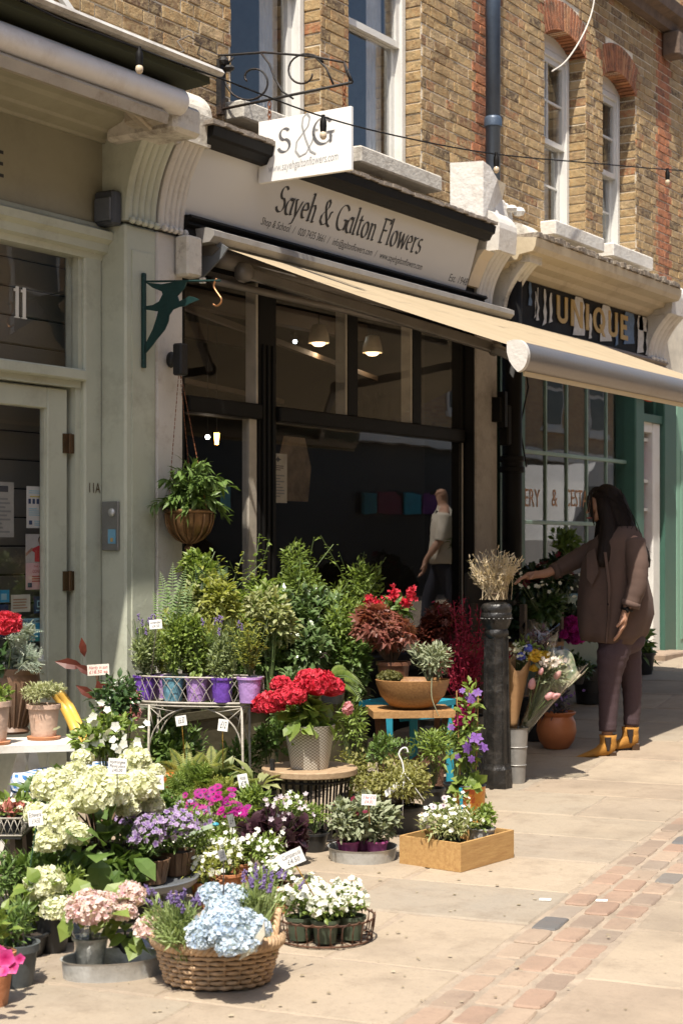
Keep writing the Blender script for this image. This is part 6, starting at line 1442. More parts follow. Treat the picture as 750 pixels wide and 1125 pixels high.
simple('white nemesia spilling over the front of the pine crate',cpt(L1*.42,L2*.30,.013),.055,.085,PBLK,G_PALE,(.15,.12,.09),800,.026,fl=F_WHITE,nf=70,fs=.011)
simple('second clump of pale leaved white flowers at the left end of the pine crate',cpt(L1*.72,L2*.55,.013),.05,.085,PBLK,G_LITE,(.12,.10,.10),520,.026,fl=F_WHITE,nf=24,fs=.010)
simple('small zinc bucket of green sedum in the right corner of the pine crate',cpt(L1*.27,L2*.70,.013),.055,.12,ZINC,G_LITE,(.085,.085,.06),420,.022,LEAF,rim=.05,taper=.8)
t=thing('daisy','three white and pink daisies on thin stems rising behind the pine crate','flower',tuple(cpt(L1*.55,L2*.6,.02)))
for (x,y) in ((476,888),(488,878),(487,886)):
    mb=MB(); p_=at(x,y,6.6); mb.tube([cpt(L1*.5,L2*.6,.05),p_],.0015,4,2); blossoms(mb,np.array([tuple(p_)]),np.array([tuple(VD3*-1+Z3*.5)]),.017,PET12,0,None,.1); mb.ball(p_-VD3*.003+Z3*.002,(.005,.005,.005),8,1); mb.build('flower',[leafm('petal_blush_white',(.72,.55,.62),(.7,.6,.65),(.8,.75,.75)),F_CLEM,STEMG],t)
# round zinc tray with fuchsia
q=GP(398,944); t=thing('zinc_tray','low round galvanised tray left of the pine crate, holding small leaved plants','tray',tuple(q))
m=MB(); m.lathe(q,[(0,.004),(.135,.0),(.142,.052),(.146,.056),(.140,.054),(.133,.008),(0,.01)],36); m.build('tray',[ZINC],t,smooth=True,auto=30)
PCLEAR=mat('cloudy_plastic',(.34,.33,.29),.25,0,.4,25)
PINKPOT=mat('magenta_label_pot',(.30,.06,.18),.5,0,.4,30)
for i,(dx,dy,lb) in enumerate(((-.06,-.03,'left fuchsia in the round zinc tray, red buds over broad leaves'),(.06,-.02,'right fuchsia in the round zinc tray beside the pine crate'),(.0,.07,'fuchsia at the back of the round zinc tray'))):
    p_=q+VR3*dx+VD3*dy+Z3*.010; simple(lb,p_,.045,.07,PINKPOT,G_GREY,(.125,.10,.11),520,.033,LEAF,fl=F_CRIM,nf=4,fs=.012,group='fuchsias in the round zinc tray')
price_card(405,879,6.55,16,12,['3 for £10','£4.00'],'white price card with red and black writing above the zinc tray',-.05,(406,905,6.6),im=REDP)
# wire vine with white hanging hook
q=gd(440,7.35); t=thing('wire_vine','airy small leaved wire vine with a white hanging hook, beside the round table','potted plant',tuple(q))
pot(t,q,.10,.12,PBLK)
foliage(t,[leafm('vine_bronze_green',(.28,.27,.08),(.18,.19,.05),(.36,.34,.12)),STEMB],lambda mb:(bush(mb,q+Z3*.19,(.26,.18,.15),2600,.021,LEAF,14,.4,.2,0,base=np.array(q+Z3*.12),smi=1,ns=120,sr=.0009,low=-.6),bush(mb,at(392,850,7.4),(.08,.08,.17),700,.021,LEAF,7,.45,.2,0)))
m=MB(); hk=at(443,833,7.2); HKM=mat('white_plastic',(.72,.71,.68),.4)
P=[at(444,868,7.2),at(443,845,7.2),at(441,836,7.2),at(438,829,7.2),at(441,823,7.2),at(446,822,7.2),at(448,827,7.2)]; m.tube(cr(P),[.004]*len(cr(P)),6)
for (x,y) in ((420,893),(442,900),(466,880)): m.tube([at(443,848,7.2),at(x,y,7.15)],.0018,4)
m.build('hook',[HKM],t,smooth=True)
m=MB(); a=at(431,867,7.15); m.prism([(-.045,-.012),(.03,-.016),(.045,.012),(-.035,.014)],a,(VR3*.8+Z3*.6).normalized(),(Z3*.8-VR3*.6).normalized(),.001); m.build('plant_label',[CARDW],t)
# ---------------------------------------------------------------- (8) campanula in the wire tray
q=GP(357,1031); t=thing('wire_tray','round rusty wire tray on the pavement under five pots of white campanula','tray',tuple(q))
m=MB(); m.tube([q+Vector((math.cos(a),math.sin(a),0))*.155+Z3*.006 for a in np.linspace(0,2*PI,40)[:-1]],.004,5,closed=True); m.tube([q+Vector((math.cos(a),math.sin(a),0))*.165+Z3*.075 for a in np.linspace(0,2*PI,40)[:-1]],.0035,5,closed=True)
for i in range(26):
    a=2*PI*i/26; P=[q+Vector((math.cos(a+o_),math.sin(a+o_),0))*r_+Z3*z_ for o_,r_,z_ in ((0,.155,.006),(-.05,.162,.04),(-.02,.166,.07),(.10,.168,.082),(.2,.165,.07),(.22,.16,.035),(.2,.155,.006))]; m.tube(P,.0018,4)
for i in range(8): a=PI*i/8; v=Vector((math.cos(a),math.sin(a),0)); m.tube([q+v*.155+Z3*.004,q-v*.155+Z3*.004],.0018,4)
m.build('wire_frame',[RUST],t,smooth=True)
lab=['front left','front centre','front right','back right','back left']
for (dx,dy),lb in zip(((-.082,-.045),(.002,-.085),(.088,-.035),(.055,.07),(-.045,.06)),lab):
    p_=q+VR3*dx+VD3*dy+Z3*.008; simple('white campanula in a green pot, %s of the wire tray'%lb,p_,.045,.075,PGREEN,G_LITE,(.075,.07,.055),260,.020,LEAF,fl=F_WHITE,nf=84,fs=.0115,ftm=PET5,group='white campanula pots in the wire tray',rim=.15,fjit=.6,low=-.2)
price_card(321,943,5.2,26,17,['Campanula','£4.50'],'white card reading Campanula £4.50 on a yellow stick above the white flowers',.42,(345,985,5.22),mat('yellow_stick',(.55,.33,.06),.6))
# ---------------------------------------------------------------- (9) wicker basket of blue hydrangea and lavender
q=GP(239,1079); t=thing('wicker_basket','oval wicker basket with a twisted rim on the pavement, full of blue hydrangea and lavender','basket',tuple(q))
k=4.75/FPX; rxb,ryb=70*k,.145; Hb=.125; rot=math.atan2(VR[1],VR[0])
def bo(a,r,z): return q+VR3*(math.cos(a)*rxb*r)+VD3*(math.sin(a)*ryb*r)+Z3*z
m=MB(); NS=22
for j in range(8):
    z=.012+Hb*.84*j/7; r0=.80+.16*j/7; P=[]
    for i in range(NS*4):
        a=2*PI*i/(NS*4); w_=.034*math.sin(a*NS/1.+(PI if j%2 else 0)); P.append(bo(a,r0+w_,z))
    m.tube(P,.0082,6,closed=True,flat=.8,rnd=random.random())
for i in range(NS*2):
    a=2*PI*(i+.25)/(NS*2)*1.; 
    if i%2==0: m.tube([bo(a,.80,.004),bo(a,.88,.06),bo(a,.96,Hb)],.0042,5)
m.lathe(q,[(0,.004),(rxb*.78,.005),(rxb*.93,Hb)],32,1,sx=1,sy=ryb/rxb,rot=rot); m.build('woven_body',[WICK,mat('weave_gap_shade',(.06,.035,.018),.9)],t,smooth=True)  # dark inner shell added so the gaps in the weave look shaded
m=MB()
for s_ in range(4):
    P=[]
    for i in range(160):
        a=2*PI*i/160; ph=a*17+s_*PI/2; P.append(bo(a,.99+.06*math.cos(ph),Hb+.006+.013*math.sin(ph)))
    m.tube(P,.0092,6,closed=True)
m.build('braided_rim',[WICK],t,smooth=True)
for sgn in (-1,1):
    m=MB()
    for s_ in range(3):
        P=[]
        for i in range(40):
            f=i/39; b_=-0.33+.66*f; zz=Hb+.085*math.sin(PI*f)**.6; ph=f*26+s_*2*PI/3; c_=bo((0 if sgn>0 else PI)+b_,.97,zz); P.append(c_+VR3*.006*math.cos(ph)+Z3*.006*math.sin(ph))
        m.tube(P,.0055,5)
    m.build('handle',[WICK],t,smooth=True)
m=MB(); m.lathe(q+Z3*(Hb*.7),[(0,0),(.175,-.002)],24,sx=1,sy=.75,rot=rot); m.build('liner',[SOIL],t)
d=4.72
t=thing('blue_hydrangea','baby blue hydrangea heads wrapped in paper in the wicker basket','flowers',tuple(q+Z3*.09))
for (x,y,rp,dd) in ((229,1026,21,4.62),(248,1020,24,4.6),(262,1034,20,4.58),(244,1002,18,4.72),(281,1021,15,4.66),(252,1041,15,4.56),(222,1034,14,4.6),(233,985,15,4.86),(256,988,16,4.84),(268,1012,14,4.66)):
    r_=rp*dd/FPX; head(t,at(x,y,dd),(r_,r_,r_*.85),F_BLUE,int(50+rp*4.5),.0115,F_BLUE)
m=MB(); P=[at(x,y,4.56) for x,y in ((268,1046),(287,1022),(290,1012),(291,1028),(280,1046),(262,1056))]; c_=sum(P,Vector())/6; m.raw([tuple(p_) for p_ in P]+[tuple(p_+VD3*.03) for p_ in P],[tuple(range(6)),tuple(range(6,12))[::-1]]+[(i,(i+1)%6,(i+1)%6+6,i+6) for i in range(6)]); m.build('paper_wrap',[mat('grey_wrap_paper',(.50,.47,.38),.6)],t)
def lavender(label,c,rad,n,nsp,base,h=.16,lean=0.,spike=.028):
    t=thing('lavender',label,'flower',tuple(base))
    def fo(mb):
        m_=n; tips=np.array(c)+RNG.normal(size=(m_,3))*np.array(rad)*.5; tips[:,2]=np.array(c)[2]+RNG.uniform(-.4,1.,m_)*rad[2]; b2=np.array(base)+RNG.normal(size=(m_,3))*[.02,.02,0]
        D=tips-b2; L=np.linalg.norm(D,axis=1); mb.inst(T_blade(.03,-.04),b2,frames(D,rdir(m_)),np.stack([L,L,L],1)*1.0)
        P,O=bush(mb,c,(rad[0],rad[1],rad[2]),n*2,.032,T_leaf(.16,-.1,.03),9,.5,1.1,0)
    foliage(t,[leafm('lavender_leaf',(.30,.38,.14),(.18,.26,.08),(.4,.46,.22),.35),STEMG],fo)
    mb=MB(); tips=np.array(c)+RNG.normal(size=(nsp,3))*np.array(rad)*.6; tips[:,2]=np.array(c)[2]+rad[2]*RNG.uniform(.6,1.35,nsp); b2=np.array(base)+RNG.normal(size=(nsp,3))*[.03,.03,0]; D=tips-b2; L=np.linalg.norm(D,axis=1); mb.inst(STEM,b2,frames(D,rdir(nsp)),np.stack([np.full(nsp,.0011),L,np.full(nsp,.0011)],1),mi=1)
    for tp,dd in zip(tips,unit(D)):
        K=26; f=np.linspace(-.2,1,K); mb.inst(BLOB,tp+dd*(f[:,None]*spike)+RNG.normal(size=(K,3))*.0022,frames(rdir(K),rdir(K)),.0038*(1.15-.5*np.abs(f))) 
    mb.build('flower_spikes',[F_LAV,STEMG],t); return t
lavender('lavender with violet spikes on the left side of the wicker basket',at(193,1016,4.72),(.07,.07,.065),420,20,at(205,1052,4.75),spike=.022)
lavender('lavender on the right side of the wicker basket behind the blue heads',at(282,996,4.85),(.06,.06,.075),380,18,at(280,1050,4.8),spike=.022)
t=price_card(244,940,4.9,8,12,['£8'],'small dark seed marker on a thin black wire over the blue hydrangea',.3,(245,1000,4.75),WIRED,cm=GINK)
# ---------------------------------------------------------------- (10) zinc oval tray with blush hydrangeas
q=GP(124,1071); k=4.9/FPX
t=thing('zinc_tray','oval galvanised tray left of the wicker basket, under the blush pink hydrangeas','tray',tuple(q))
m=MB(); rt=rot+.32; m.lathe(q,[(0,.004),(.150,0),(.155,.052),(.160,.057),(.153,.055),(.147,.008),(0,.009)],40,sx=1.,sy=.62,rot=rt); m.build('tray',[ZINC],t,smooth=True,auto=30)
def hyd(label,p,r,h,heads,fm,leafn=22,pm=None,ls=.085,fc=None,fmt=G_LITE,group=None,stemm=STEMG,clear=False,fsz=.0135,k_=1.,leafc=None,lrad=None,name='potted_hydrangea',low=-.3):
    p=Vector(p); t=thing(name,label,'potted plant',tuple(p),group)
    pot(t,p,r,h,pm or PBLK,.72,.08)
    if clear:
        m=MB(); m.lathe(p,[(r*.78,.002),(r*1.04,h),(r*1.3,h*1.25),(r*1.45,h*1.5),(r*1.40,h*1.5),(r*1.02,h)],22,wob=.05); m.build('clear_sleeve',[CELLO],t,smooth=True)
    hs=[at(x,y,dd) for x,y,rp,dd in heads]; cen=sum(hs,Vector())/len(hs); lc=leafc or ((cen+p+Z3*h)/2+Z3*.03)
    def fo(mb):
        for hh,(x,y,rp,dd) in zip(hs,heads):
            mb.tube(cr([p+Z3*h*.8,(p+Z3*h+hh)/2+VR3*random.uniform(-.02,.02),hh],4),.0035,5,1)
        rr=lrad or (max(.08,max((hh-cen).length for hh in hs)),.09,.06)
        P,O=clumps(lc,rr,leafn,7,.5,.6,low); D=unit(O*1.2+RNG.normal(size=P.shape)*.4+[0,0,.1]); mb.inst(LEAFW,P,frames(D,rdir(leafn)*.35+[0,0,1.]-np.array(VD3)*.25),ls*RNG.uniform(.6,1.15,leafn))
    foliage(t,[fmt,stemm],fo)
    for x,y,rp,dd in heads:
        r_=rp*dd/FPX; head(t,at(x,y,dd),(r_*1.03,r_,r_*(.95 if rp>11 and dd>5.4 else .82)),fm,int(45+rp*4.5),fsz,fc or fm)
    return t
hyd('blush pink hydrangea in a clear sleeved pot, left in the oval zinc tray',GP(99,1069)+Z3*.01,.052,.10,((98,1000,24,4.86),(118,991,11,4.9)),F_PINKH,20,ls=.075,clear=True,pm=PCLEAR)
hyd('blush hydrangea with two pale heads at the back of the oval zinc tray',GP(138,1058)+Z3*.01,.05,.085,((141,986,17,4.95),(136,1003,12,4.9),(164,1021,14,4.85)),F_PINKH,20,ls=.07,leafc=at(142,1030,4.95))
q2=GP(158,1046)+Z3*.01; m=MB(); m.lathe(q2,[(0,0),(.04,0),(.05,.06),(.046,.06),(.04,.005),(0,.005)],18); tag(m.build('small_pot',[mat('navy_patterned_pot',(.06,.08,.13),.4,0,.6,40)],origin=tuple(q2),smooth=True,auto=30),'small navy patterned pot at the back right of the oval zinc tray','pot')
# ---------------------------------------------------------------- (11) bottom left corner: petunias, grey pot, leafy plants
q=GP(-6,1112); t=simple('pink petunia in an orange terracotta pot cut by the bottom left corner',GP(-8,1104),.062,.15,TERRA,G_LITE,(.09,.08,.07),120,.04,LEAF,taper=.68)
for (x,y,dd,s_) in ((6,1053,4.45,.028),(21,1054,4.5,.021),(5,1070,4.4,.024),(-6,1060,4.4,.026),(-2,1047,4.5,.024),(14,1064,4.45,.02)):
    mb=MB(); p_=np.array([tuple(at(x,y,dd))]); blossoms(mb,p_,np.array([tuple(VD3*-1+Z3*.55)]),s_,T_petals(5,1.1,1.,.25),0,None,.3); mb.inst(PET5,p_-np.array([tuple(VD3*.004)]),frames(np.array([[0,0,1.]]),np.array([tuple(VD3*-1)])),s_*.42,mi=1); mb.build('flower',[F_PET,F_CRIM],t)
q=GP(17,1082); t=simple('green leafy plant in a dark grey plastic pot at the left edge',q,.068,.125,PGREY,G_MID,(.08,.08,.08),300,.032,LEAFN,rim=.18)
m=MB(); a=at(19,1030,4.83); m.prism([(-.022,-.055),(.026,-.055),(.018,.045),(.0,.052)],a,VR3,Z3,.0015,0); m.prism([(-.014,-.01),(.014,-.01),(.012,.035),(.0,.04)],a-VD3*.002,VR3,Z3,.0015,1)
tag(m.build('picture_label',[mat('pale_label',(.62,.58,.55),.5),F_PINK],origin=tuple(a)),'pointed plant label with a pink flower picture in the grey plastic pot','plant label')
for (x,y,dd,rx_,rz_,n,sz,mt,lb) in ((12,962,5.5,.12,.10,620,.030,G_MID,'leafy bedding plant at the left edge below the tiered stand'),(45,1010,5.25,.08,.06,260,.030,G_LITE,'low leafy plant behind the dark grey plastic pot'),(26,1000,5.15,.08,.05,200,.028,G_LITE,'light green seedlings under the cream hydrangea')):
    g_=gd(x,dd); simple(lb,g_,.08,max(.06,at(x,y,dd).z-rz_-.02),PBLK,mt,(rx_,rx_*.8,rz_),n,sz,LEAFN,zoff=rz_*.9)
hyd('small cream hydrangea with faded pink lower head, left of the blush hydrangeas',gd(58,5.2),.06,.13,((50,972,20,5.2),(62,1000,16,5.15),(38,985,10,5.2)),F_CREAM,18,ls=.07)
# ---------------------------------------------------------------- (12) tall cream hydrangea paniculata on the low grey tray
q=gd(140,5.75); t=thing('plant_tray','round grey tray raised on a low stand, carrying the cream hydrangea and violet nemesia','tray',tuple(q))
TG=mat('grey_tray',(.13,.14,.15),.35,.2,.1,6)
m=MB(); m.lathe(q+Z3*.10,[(0,0),(.235,0),(.25,.012),(.255,.03),(.248,.034),(.235,.012),(0,.01)],40); m.build('tray',[TG],t,smooth=True,auto=40)
m=MB(); m.lathe(q,[(0,0),(.15,0),(.13,.02),(.12,.099),(0,.1)],24); m.build('stand',[PBLK],t,smooth=True,auto=30)
Hh=((56,866,19,5.75),(82,852,14,5.95),(97,876,23,5.6),(123,872,19,5.62),(153,866,19,5.75),(149,838,15,5.95),(90,834,10,6.05),(64,902,20,5.55),(54,926,14,5.5),(82,918,14,5.5),(168,886,11,5.8),(40,896,12,5.65),(168,850,11,5.95),(108,852,11,5.9),(72,882,14,5.62),(141,888,12,5.7))
t=hyd('tall cream hydrangea with huge domed heads, biggest flowers at the left of the display',gd(108,5.72)+Z3*.11,.085,.13,Hh,F_CREAM,46,pm=PBLK,ls=.11,fmt=G_MID,stemm=STEMB,fsz=.0175,leafc=at(112,945,5.6),lrad=(.20,.15,.13))
for px_,d_,lb in ((166,5.7,'violet and white nemesia in a brown slatted pot on the grey tray'),(194,5.85,'second violet and white nemesia behind it at the right end of the grey tray'),(138,5.9,'violet nemesia hidden behind the cream hydrangea stems on the grey tray')):
    simple(lb,gd(px_,d_)+Z3*.115,.062,.085,BARREL,G_MID,(.13,.11,.095),420,.030,LEAFN,fl=F_PWH,nf=170,fs=.0125,group='violet nemesia pots on the grey tray',rim=0,slats=16,fjit=.6)
price_card(129,842,5.5,20,17,['Hydrangea','Paniculata','£45.00'],'white card reading Hydrangea Paniculata £45.00 in the cream hydrangea',-.05,(129,880,5.6),PBLK)
price_card(39,899,5.2,16,17,['Echeveria','£14.50'],'white card on a tall green stick in front of the succulent tray',.12,(26,1000,5.25),mat('green_stick',(.03,.12,.08),.5))
price_card(173,860,5.9,14,16,['3 for','£10'],'white price card right of the cream hydrangea, above the magenta daisies',.05,(171,930,5.95),WOODY)
# ---------------------------------------------------------------- (13) magenta daisies, white nemesia row, dark oxalis
for i,(px_,d_,y_,lb) in enumerate(((205,6.75,880,'magenta osteospermum at the left of the daisy row'),(232,6.7,884,'magenta osteospermum in the middle of the daisy row'),(258,6.65,880,'magenta osteospermum at the right of the daisy row by the oxalis'),(190,6.55,895,'magenta daisies beside the cream hydrangea, left end of the row'))):
    g_=gd(px_,d_); t=simple(lb,g_,.055,.11,TERRA,G_LITE,(.12,.10,.09),340,.03,LEAFN,group='magenta daisies in a row')
    for j in range(14 if i!=3 else 8):
        p_=at(px_+random.gauss(0,15),y_+random.uniform(-14,18),d_-.16+random.gauss(0,.03)); mb=MB(); s_=random.uniform(.017,.027)
        blossoms(mb,np.array([tuple(p_)]),np.array([tuple(VD3*-.7+Z3*1.)]),s_,PET12,0,None,.35); mb.ball(p_+Z3*.006-VD3*.004,(s_*.2,)*3,6,1); mb.build('flower',[F_MAG,F_PURP],t)
for px_,d_,lb in ((214,6.2,'white nemesia in front of the magenta daisies, left of the row'),(240,6.15,'white nemesia in the middle front of the display'),(262,6.25,'white nemesia next to the whitewashed oxalis pot'),(226,6.4,'white nemesia tucked behind the front row of white nemesias'),(198,6.35,'white nemesia beside the violet nemesia pots')):
    simple(lb,gd(px_,d_),.055,.08,TERRA,G_LITE,(.10,.09,.07),460,.024,LEAFN,fl=F_WHITE,nf=30,fs=.012,group='white nemesias in small terracotta pots')
ob=gd(190,6.95); m=MB(); m.box((ob.x-.06,ob.y-.04,0),(ob.x+.06,ob.y+.05,.33),bev=.01); tag(m.build('orange_box',[mat('orange_box',(.5,.12,.02),.5)],origin=tuple(ob)),'orange box showing between the cream hydrangea and the magenta daisies','box')
q=gd(299,6.25); t=simple('dark purple oxalis in a whitewashed slatted pot left of the zinc tray',q,.082,.12,WWOOD,L_OXA,(.13,.11,.10),620,.027,T_petals(3,1.1,1.,.1),rim=0,slats=18,taper=.85,tight=.5,low=-.5,up=.8)
for j in range(26):
    p_=at(305+random.gauss(0,22),886+random.uniform(-12,22),6.2+random.gauss(0,.06)); mb=MB(); blossoms(mb,np.array([tuple(p_)]),np.array([tuple(VD3*-1+Z3)]),.011,PETC,0,None,.6); mb.tube([q+Z3*.12,p_],.0009,3,1); mb.build('flower',[leafm('petal_pale_lilac',(.68,.6,.66),(.6,.5,.6),(.8,.76,.76)),STEMG],t)
lavender('lavender at the front of the white nemesias',at(285,975,5.5),(.05,.05,.05),160,7,gd(285,5.55)+Z3*.08,spike=.02)
pl_=gd(285,5.55); tag(MB().lathe(pl_,[(0,0),(.045,0),(.06,.10),(.055,.10),(.05,.09),(0,.09)],18).build('terracotta_pot',[TERRA],origin=tuple(pl_),smooth=True,auto=30),'small terracotta pot of the lavender behind the wicker basket','pot')
simple('cream white flowered plant between the lavender and the campanula tray',gd(303,5.75),.055,.10,TERRA,G_LITE,(.09,.08,.06),260,.024,LEAF,fl=F_WHITE,nf=60,fs=.0125)
for px_,d_,lb in ((250,6.0,'terracotta pot of cream alyssum in front of the oxalis'),(226,5.85,'terracotta pot of lime and white flowers behind the blue hydrangea')):
    simple(lb,gd(px_,d_),.055,.09,TERRA,G_YEL,(.10,.09,.07),260,.024,LEAFN,fl=F_WHITE,nf=40,fs=.011)
# hostas and light ferns below the wire planter
def hosta(label,px_,py_,d_,n,L,m_=G_PALE):
    q=at(px_,py_,d_); g_=Vector((q.x,q.y,0)); t=thing('hosta',label,'plant',tuple(g_)); pot(t,g_,.08,max(.08,q.z),PBLK)
    def fo(mb):
        a=RNG.random(n)*2*PI; e=RNG.uniform(.3,1.1,n); D=np.stack([np.cos(a)*np.cos(e),np.sin(a)*np.cos(e),np.sin(e)],1); mb.inst(T_leaf(.42,-.3,.12),np.repeat(np.array([tuple(q)]),n,0)+D*.04,frames(D,np.stack([-np.cos(a)*np.sin(e),-np.sin(a)*np.sin(e),np.cos(e)],1)),L*RNG.uniform(.7,1.15,n))
    foliage(t,[m_],fo); return t
hosta('white striped hosta beside the round slatted table',282,868,7.0,16,.12); hosta('variegated hosta under the right leg of the wire planter',243,862,7.1,14,.105,leafm('hosta_cream_edge',(.16,.24,.08),(.10,.17,.05),(.5,.5,.32),.3,.5,.9)); hosta('cream edged hosta against the metal slats of the round table',262,880,6.9,10,.085)
fern('lime green fern below the wire planter, left',205,868,7.0,[(172,838,6.9),(186,822,7.0),(205,815,7.1),(225,826,7.0),(190,850,6.8),(215,842,6.8),(178,850,6.9),(232,842,6.9)],G_YEL,leaf=.022)
fern('lime green fern below the wire planter, right',232,862,7.15,[(215,826,7.1),(232,818,7.2),(250,822,7.1),(243,842,7.0),(262,845,7.0),(222,845,6.9)],G_YEL,leaf=.022)
simple('dark leafy plant in the shadow under the wire planter',gd(180,7.45),.08,.16,PBLK,G_MID,(.11,.10,.20),300,.04,LEAF,zoff=.2)
simple('airy green plant in the shade under the wire arches',gd(205,7.6),.08,.16,PBLK,G_MID,(.13,.10,.16),260,.035,LEAFN,zoff=.18)
price_card(199,792,7.0,12,11,['£6.50'],'small grey price card under the left of the wire arches',.15,(203,835,7.05),mat('yellow_stick',(.55,.33,.06),.6))
price_card(245,797,6.95,11,13,['£12'],'white price card under the right wire arch',-.12,(245,845,7.0),_m['yellow_stick'])
price_card(267,858,6.8,11,15,['Hosta','£9'],'white tag leaning between the hostas by the round table',.2,(262,895,6.85),WOODY)
price_card(254,902+0,6.1,7,14,['£4'],'small grey marker among the white nemesias',.25,(254,935,6.15),WIRED,cm=GINK)
t=thing('plant_label','pale green plant stick label with a turquoise tip lying in the nemesias','plant label',tuple(at(222,912,6.05)))
m=MB(); m.bar(at(203,918,6.02),at(234,907,6.02),.016,.002,up=VD3); m.build('label_strip',[mat('pale_green_label',(.42,.52,.38),.5)],t); m=MB(); m.ball(at(237,906,6.02),(.013,.013,.008),8); m.build('tip',[TURQ],t)
# ---------------------------------------------------------------- (14) cordyline, rose bush by the green door
q=gd(115,7.35); t=thing('cordyline','red bronze cordyline with broad pointed leaves in front of the sage door frame','plant',tuple(q)); pot(t,q,.10,.3,PBLK)
def fo(mb):
    for (x,y,L,a,e) in ((104,742,.10,2.6,.1),(92,733,.13,2.9,.35),(93,722,.09,1.7,1.2),(108,752,.10,-.3,.2),(115,762,.10,.2,-.2),(112,775,.12,1.7,.9),(122,760,.09,.1,.1),(118,790,.12,1.8,1.),(106,768,.11,2.5,-.4)):
        D=VR3*math.cos(a)+Z3*math.sin(a)*1.-VD3*.3; p_=at(x if a>1.5 else x,y,7.25); mb.inst(T_leaf(.38,-.15,.12),np.array([tuple(p_)]),frames(np.array([tuple(D)]),np.array([tuple(VD3*-1+Z3*.3)])),L,rnd=random.random())
    mb.tube([q+Z3*.3,at(112,790,7.3),at(106,740,7.28)],.006,6,1)
foliage(t,[L_RED,STEMB],fo)
price_card(108,736,7.1,24,12,['Hardy in sun','£18.50 ea'],'cream tag with red handwriting hanging on the red cordyline',.06,(108,748,7.2),STEMB,im=REDP,cm=mat('cream_tag',(.70,.64,.55),.6))
t=shrub('leafy bush with small white flowers under the cordyline, in front of the door frame',118,812,36,28,4.35,420,.036,G_LITE,LEAF,9,.45,base=.0,name='flowering_bush'); 
mb=MB(); c_=onY(118,806,4.3); P=np.array(c_)+RNG.normal(size=(34,3))*[.08,.05,.06]; blossoms(mb,P,rdir(34)+[-.6,-.5,.5],.019,PET5); mb.build('blossoms',[F_WHITE],t)
shrub('dark rose bush with pink blooms between the door frame and the wire planter',128,770,26,36,4.45,260,.04,G_DARK,LEAF,8,.45,base=0.,name='rose_bush')
t=thing('rose','three pink rose blooms beside the left leg of the wire planter','flower',tuple(at(142,790,7.2)))
for (x,y,r_) in ((140,783,.045),(146,766,.026),(133,786,.028)): head(t,at(x,y,7.12),r_,F_PINK,46,r_*.5,F_PINKH,PETC)
simple('trailing white flowered plant by the door step behind the gingham table',gd(150,7.0),.07,.16,PBLK,G_LITE,(.12,.10,.14),300,.03,LEAF,fl=F_WHITE,nf=20,fs=.012,zoff=.12)
# ---------------------------------------------------------------- (15) white table, terracotta pots, urn with geranium
dT=6.9; tzz=EYE-213*dT/FPX
tb=thing('trestle_table','white painted trestle table with A frame legs at the left edge, carrying terracotta pots','table',tuple(gd(20,dT)))
A=(VR3*.97+VD3*.24).normalized(); Bv=Vector((-A.y,A.x,0)); e_=at(84,812,7.05); e_.z=0
m=MB(); V=[e_+Z3*(tzz-.03),e_-A*1.1+Z3*(tzz-.03),e_-A*1.1-Bv*.30+Z3*(tzz-.03),e_-Bv*.30+Z3*(tzz-.03)]; m.raw([tuple(v) for v in V]+[tuple(v+Z3*.03) for v in V],[(0,3,2,1)[::-1],(4,5,6,7)[::-1],(0,1,5,4)[::-1],(1,2,6,5)[::-1],(2,3,7,6)[::-1],(3,0,4,7)[::-1]]); m.build('tabletop',[WTABLE],tb)
for off in (.22,.9):
    for s_ in (-1,1):
        m=MB(); p_=e_-A*off-Bv*.15; m.bar(p_+Z3*(tzz-.031)+A*s_*.01,Vector((p_.x,p_.y,0))+A*s_*.13,.05,.03,up=Bv); m.build('leg',[WTABLE],tb)
m=MB(); p_=e_-Bv*.13; m.bar(p_-A*.15+Z3*.18,p_-A*1.0+Z3*.18,.02,.14); m.build('shelf_board',[WTABLE],tb)
def tp_(px_,d_): p_=at(px_,0,d_); return Vector((p_.x,p_.y,tzz+.001))
pz=tp_(48,6.92)
t=thing('potted_thyme','clipped cream green thyme dome in a limewashed terracotta pot on the white table','potted plant',tuple(pz))
m=MB(); m.lathe(pz,[(0,0),(.068,0),(.072,.012),(.05,.014)],24); m.build('saucer',[TERRA],t,smooth=True,auto=30)
pot(t,pz+Z3*.0145,.068,.135,TERRAW,.78,.14)
foliage(t,[leafm('thyme_variegated',(.46,.46,.26),(.24,.30,.10),(.56,.55,.36),.3)],lambda mb:bush(mb,pz+Z3*.19,(.105,.10,.058),1300,.018,LEAFN,14,.45,.6,0,low=-.1))
pz=tp_(-8,6.75); t=thing('potted_plant','second limewashed terracotta pot at the very left edge of the white table','potted plant',tuple(pz)); m=MB(); m.lathe(pz,[(0,0),(.07,0),(.074,.012),(.05,.014)],24); m.build('saucer',[TERRA],t,smooth=True,auto=30); pot(t,pz+Z3*.0145,.072,.165,TERRAW,.78,.14)
foliage(t,[G_LITE],lambda mb:bush(mb,pz+Z3*.20,(.07,.07,.04),160,.03,LEAF,6,.45,.5))
pz=tp_(14,7.15); URN=mat('brown_ribbed_urn',(.15,.085,.05),.5,0,.15,9,.3,40)
t=thing('urn','brown ribbed urn behind the thyme pot, planted with silver leaves and a red geranium','urn',tuple(pz))
m=MB(); m.lathe(pz,[(0,0),(.07,0),(.075,.01),(.06,.03),(.075,.08),(.105,.16),(.12,.23),(.115,.26),(.125,.275),(.13,.285),(.12,.29),(.10,.28),(0,.26)],32)
for i in range(22): a=2*PI*i/22; m.tube([pz+Vector((math.cos(a),math.sin(a),0))*r_+Z3*z_ for r_,z_ in ((.061,.03),(.078,.08),(.108,.16),(.121,.23))],.006,5)
m.build('urn_body',[URN],t,smooth=True,auto=40)
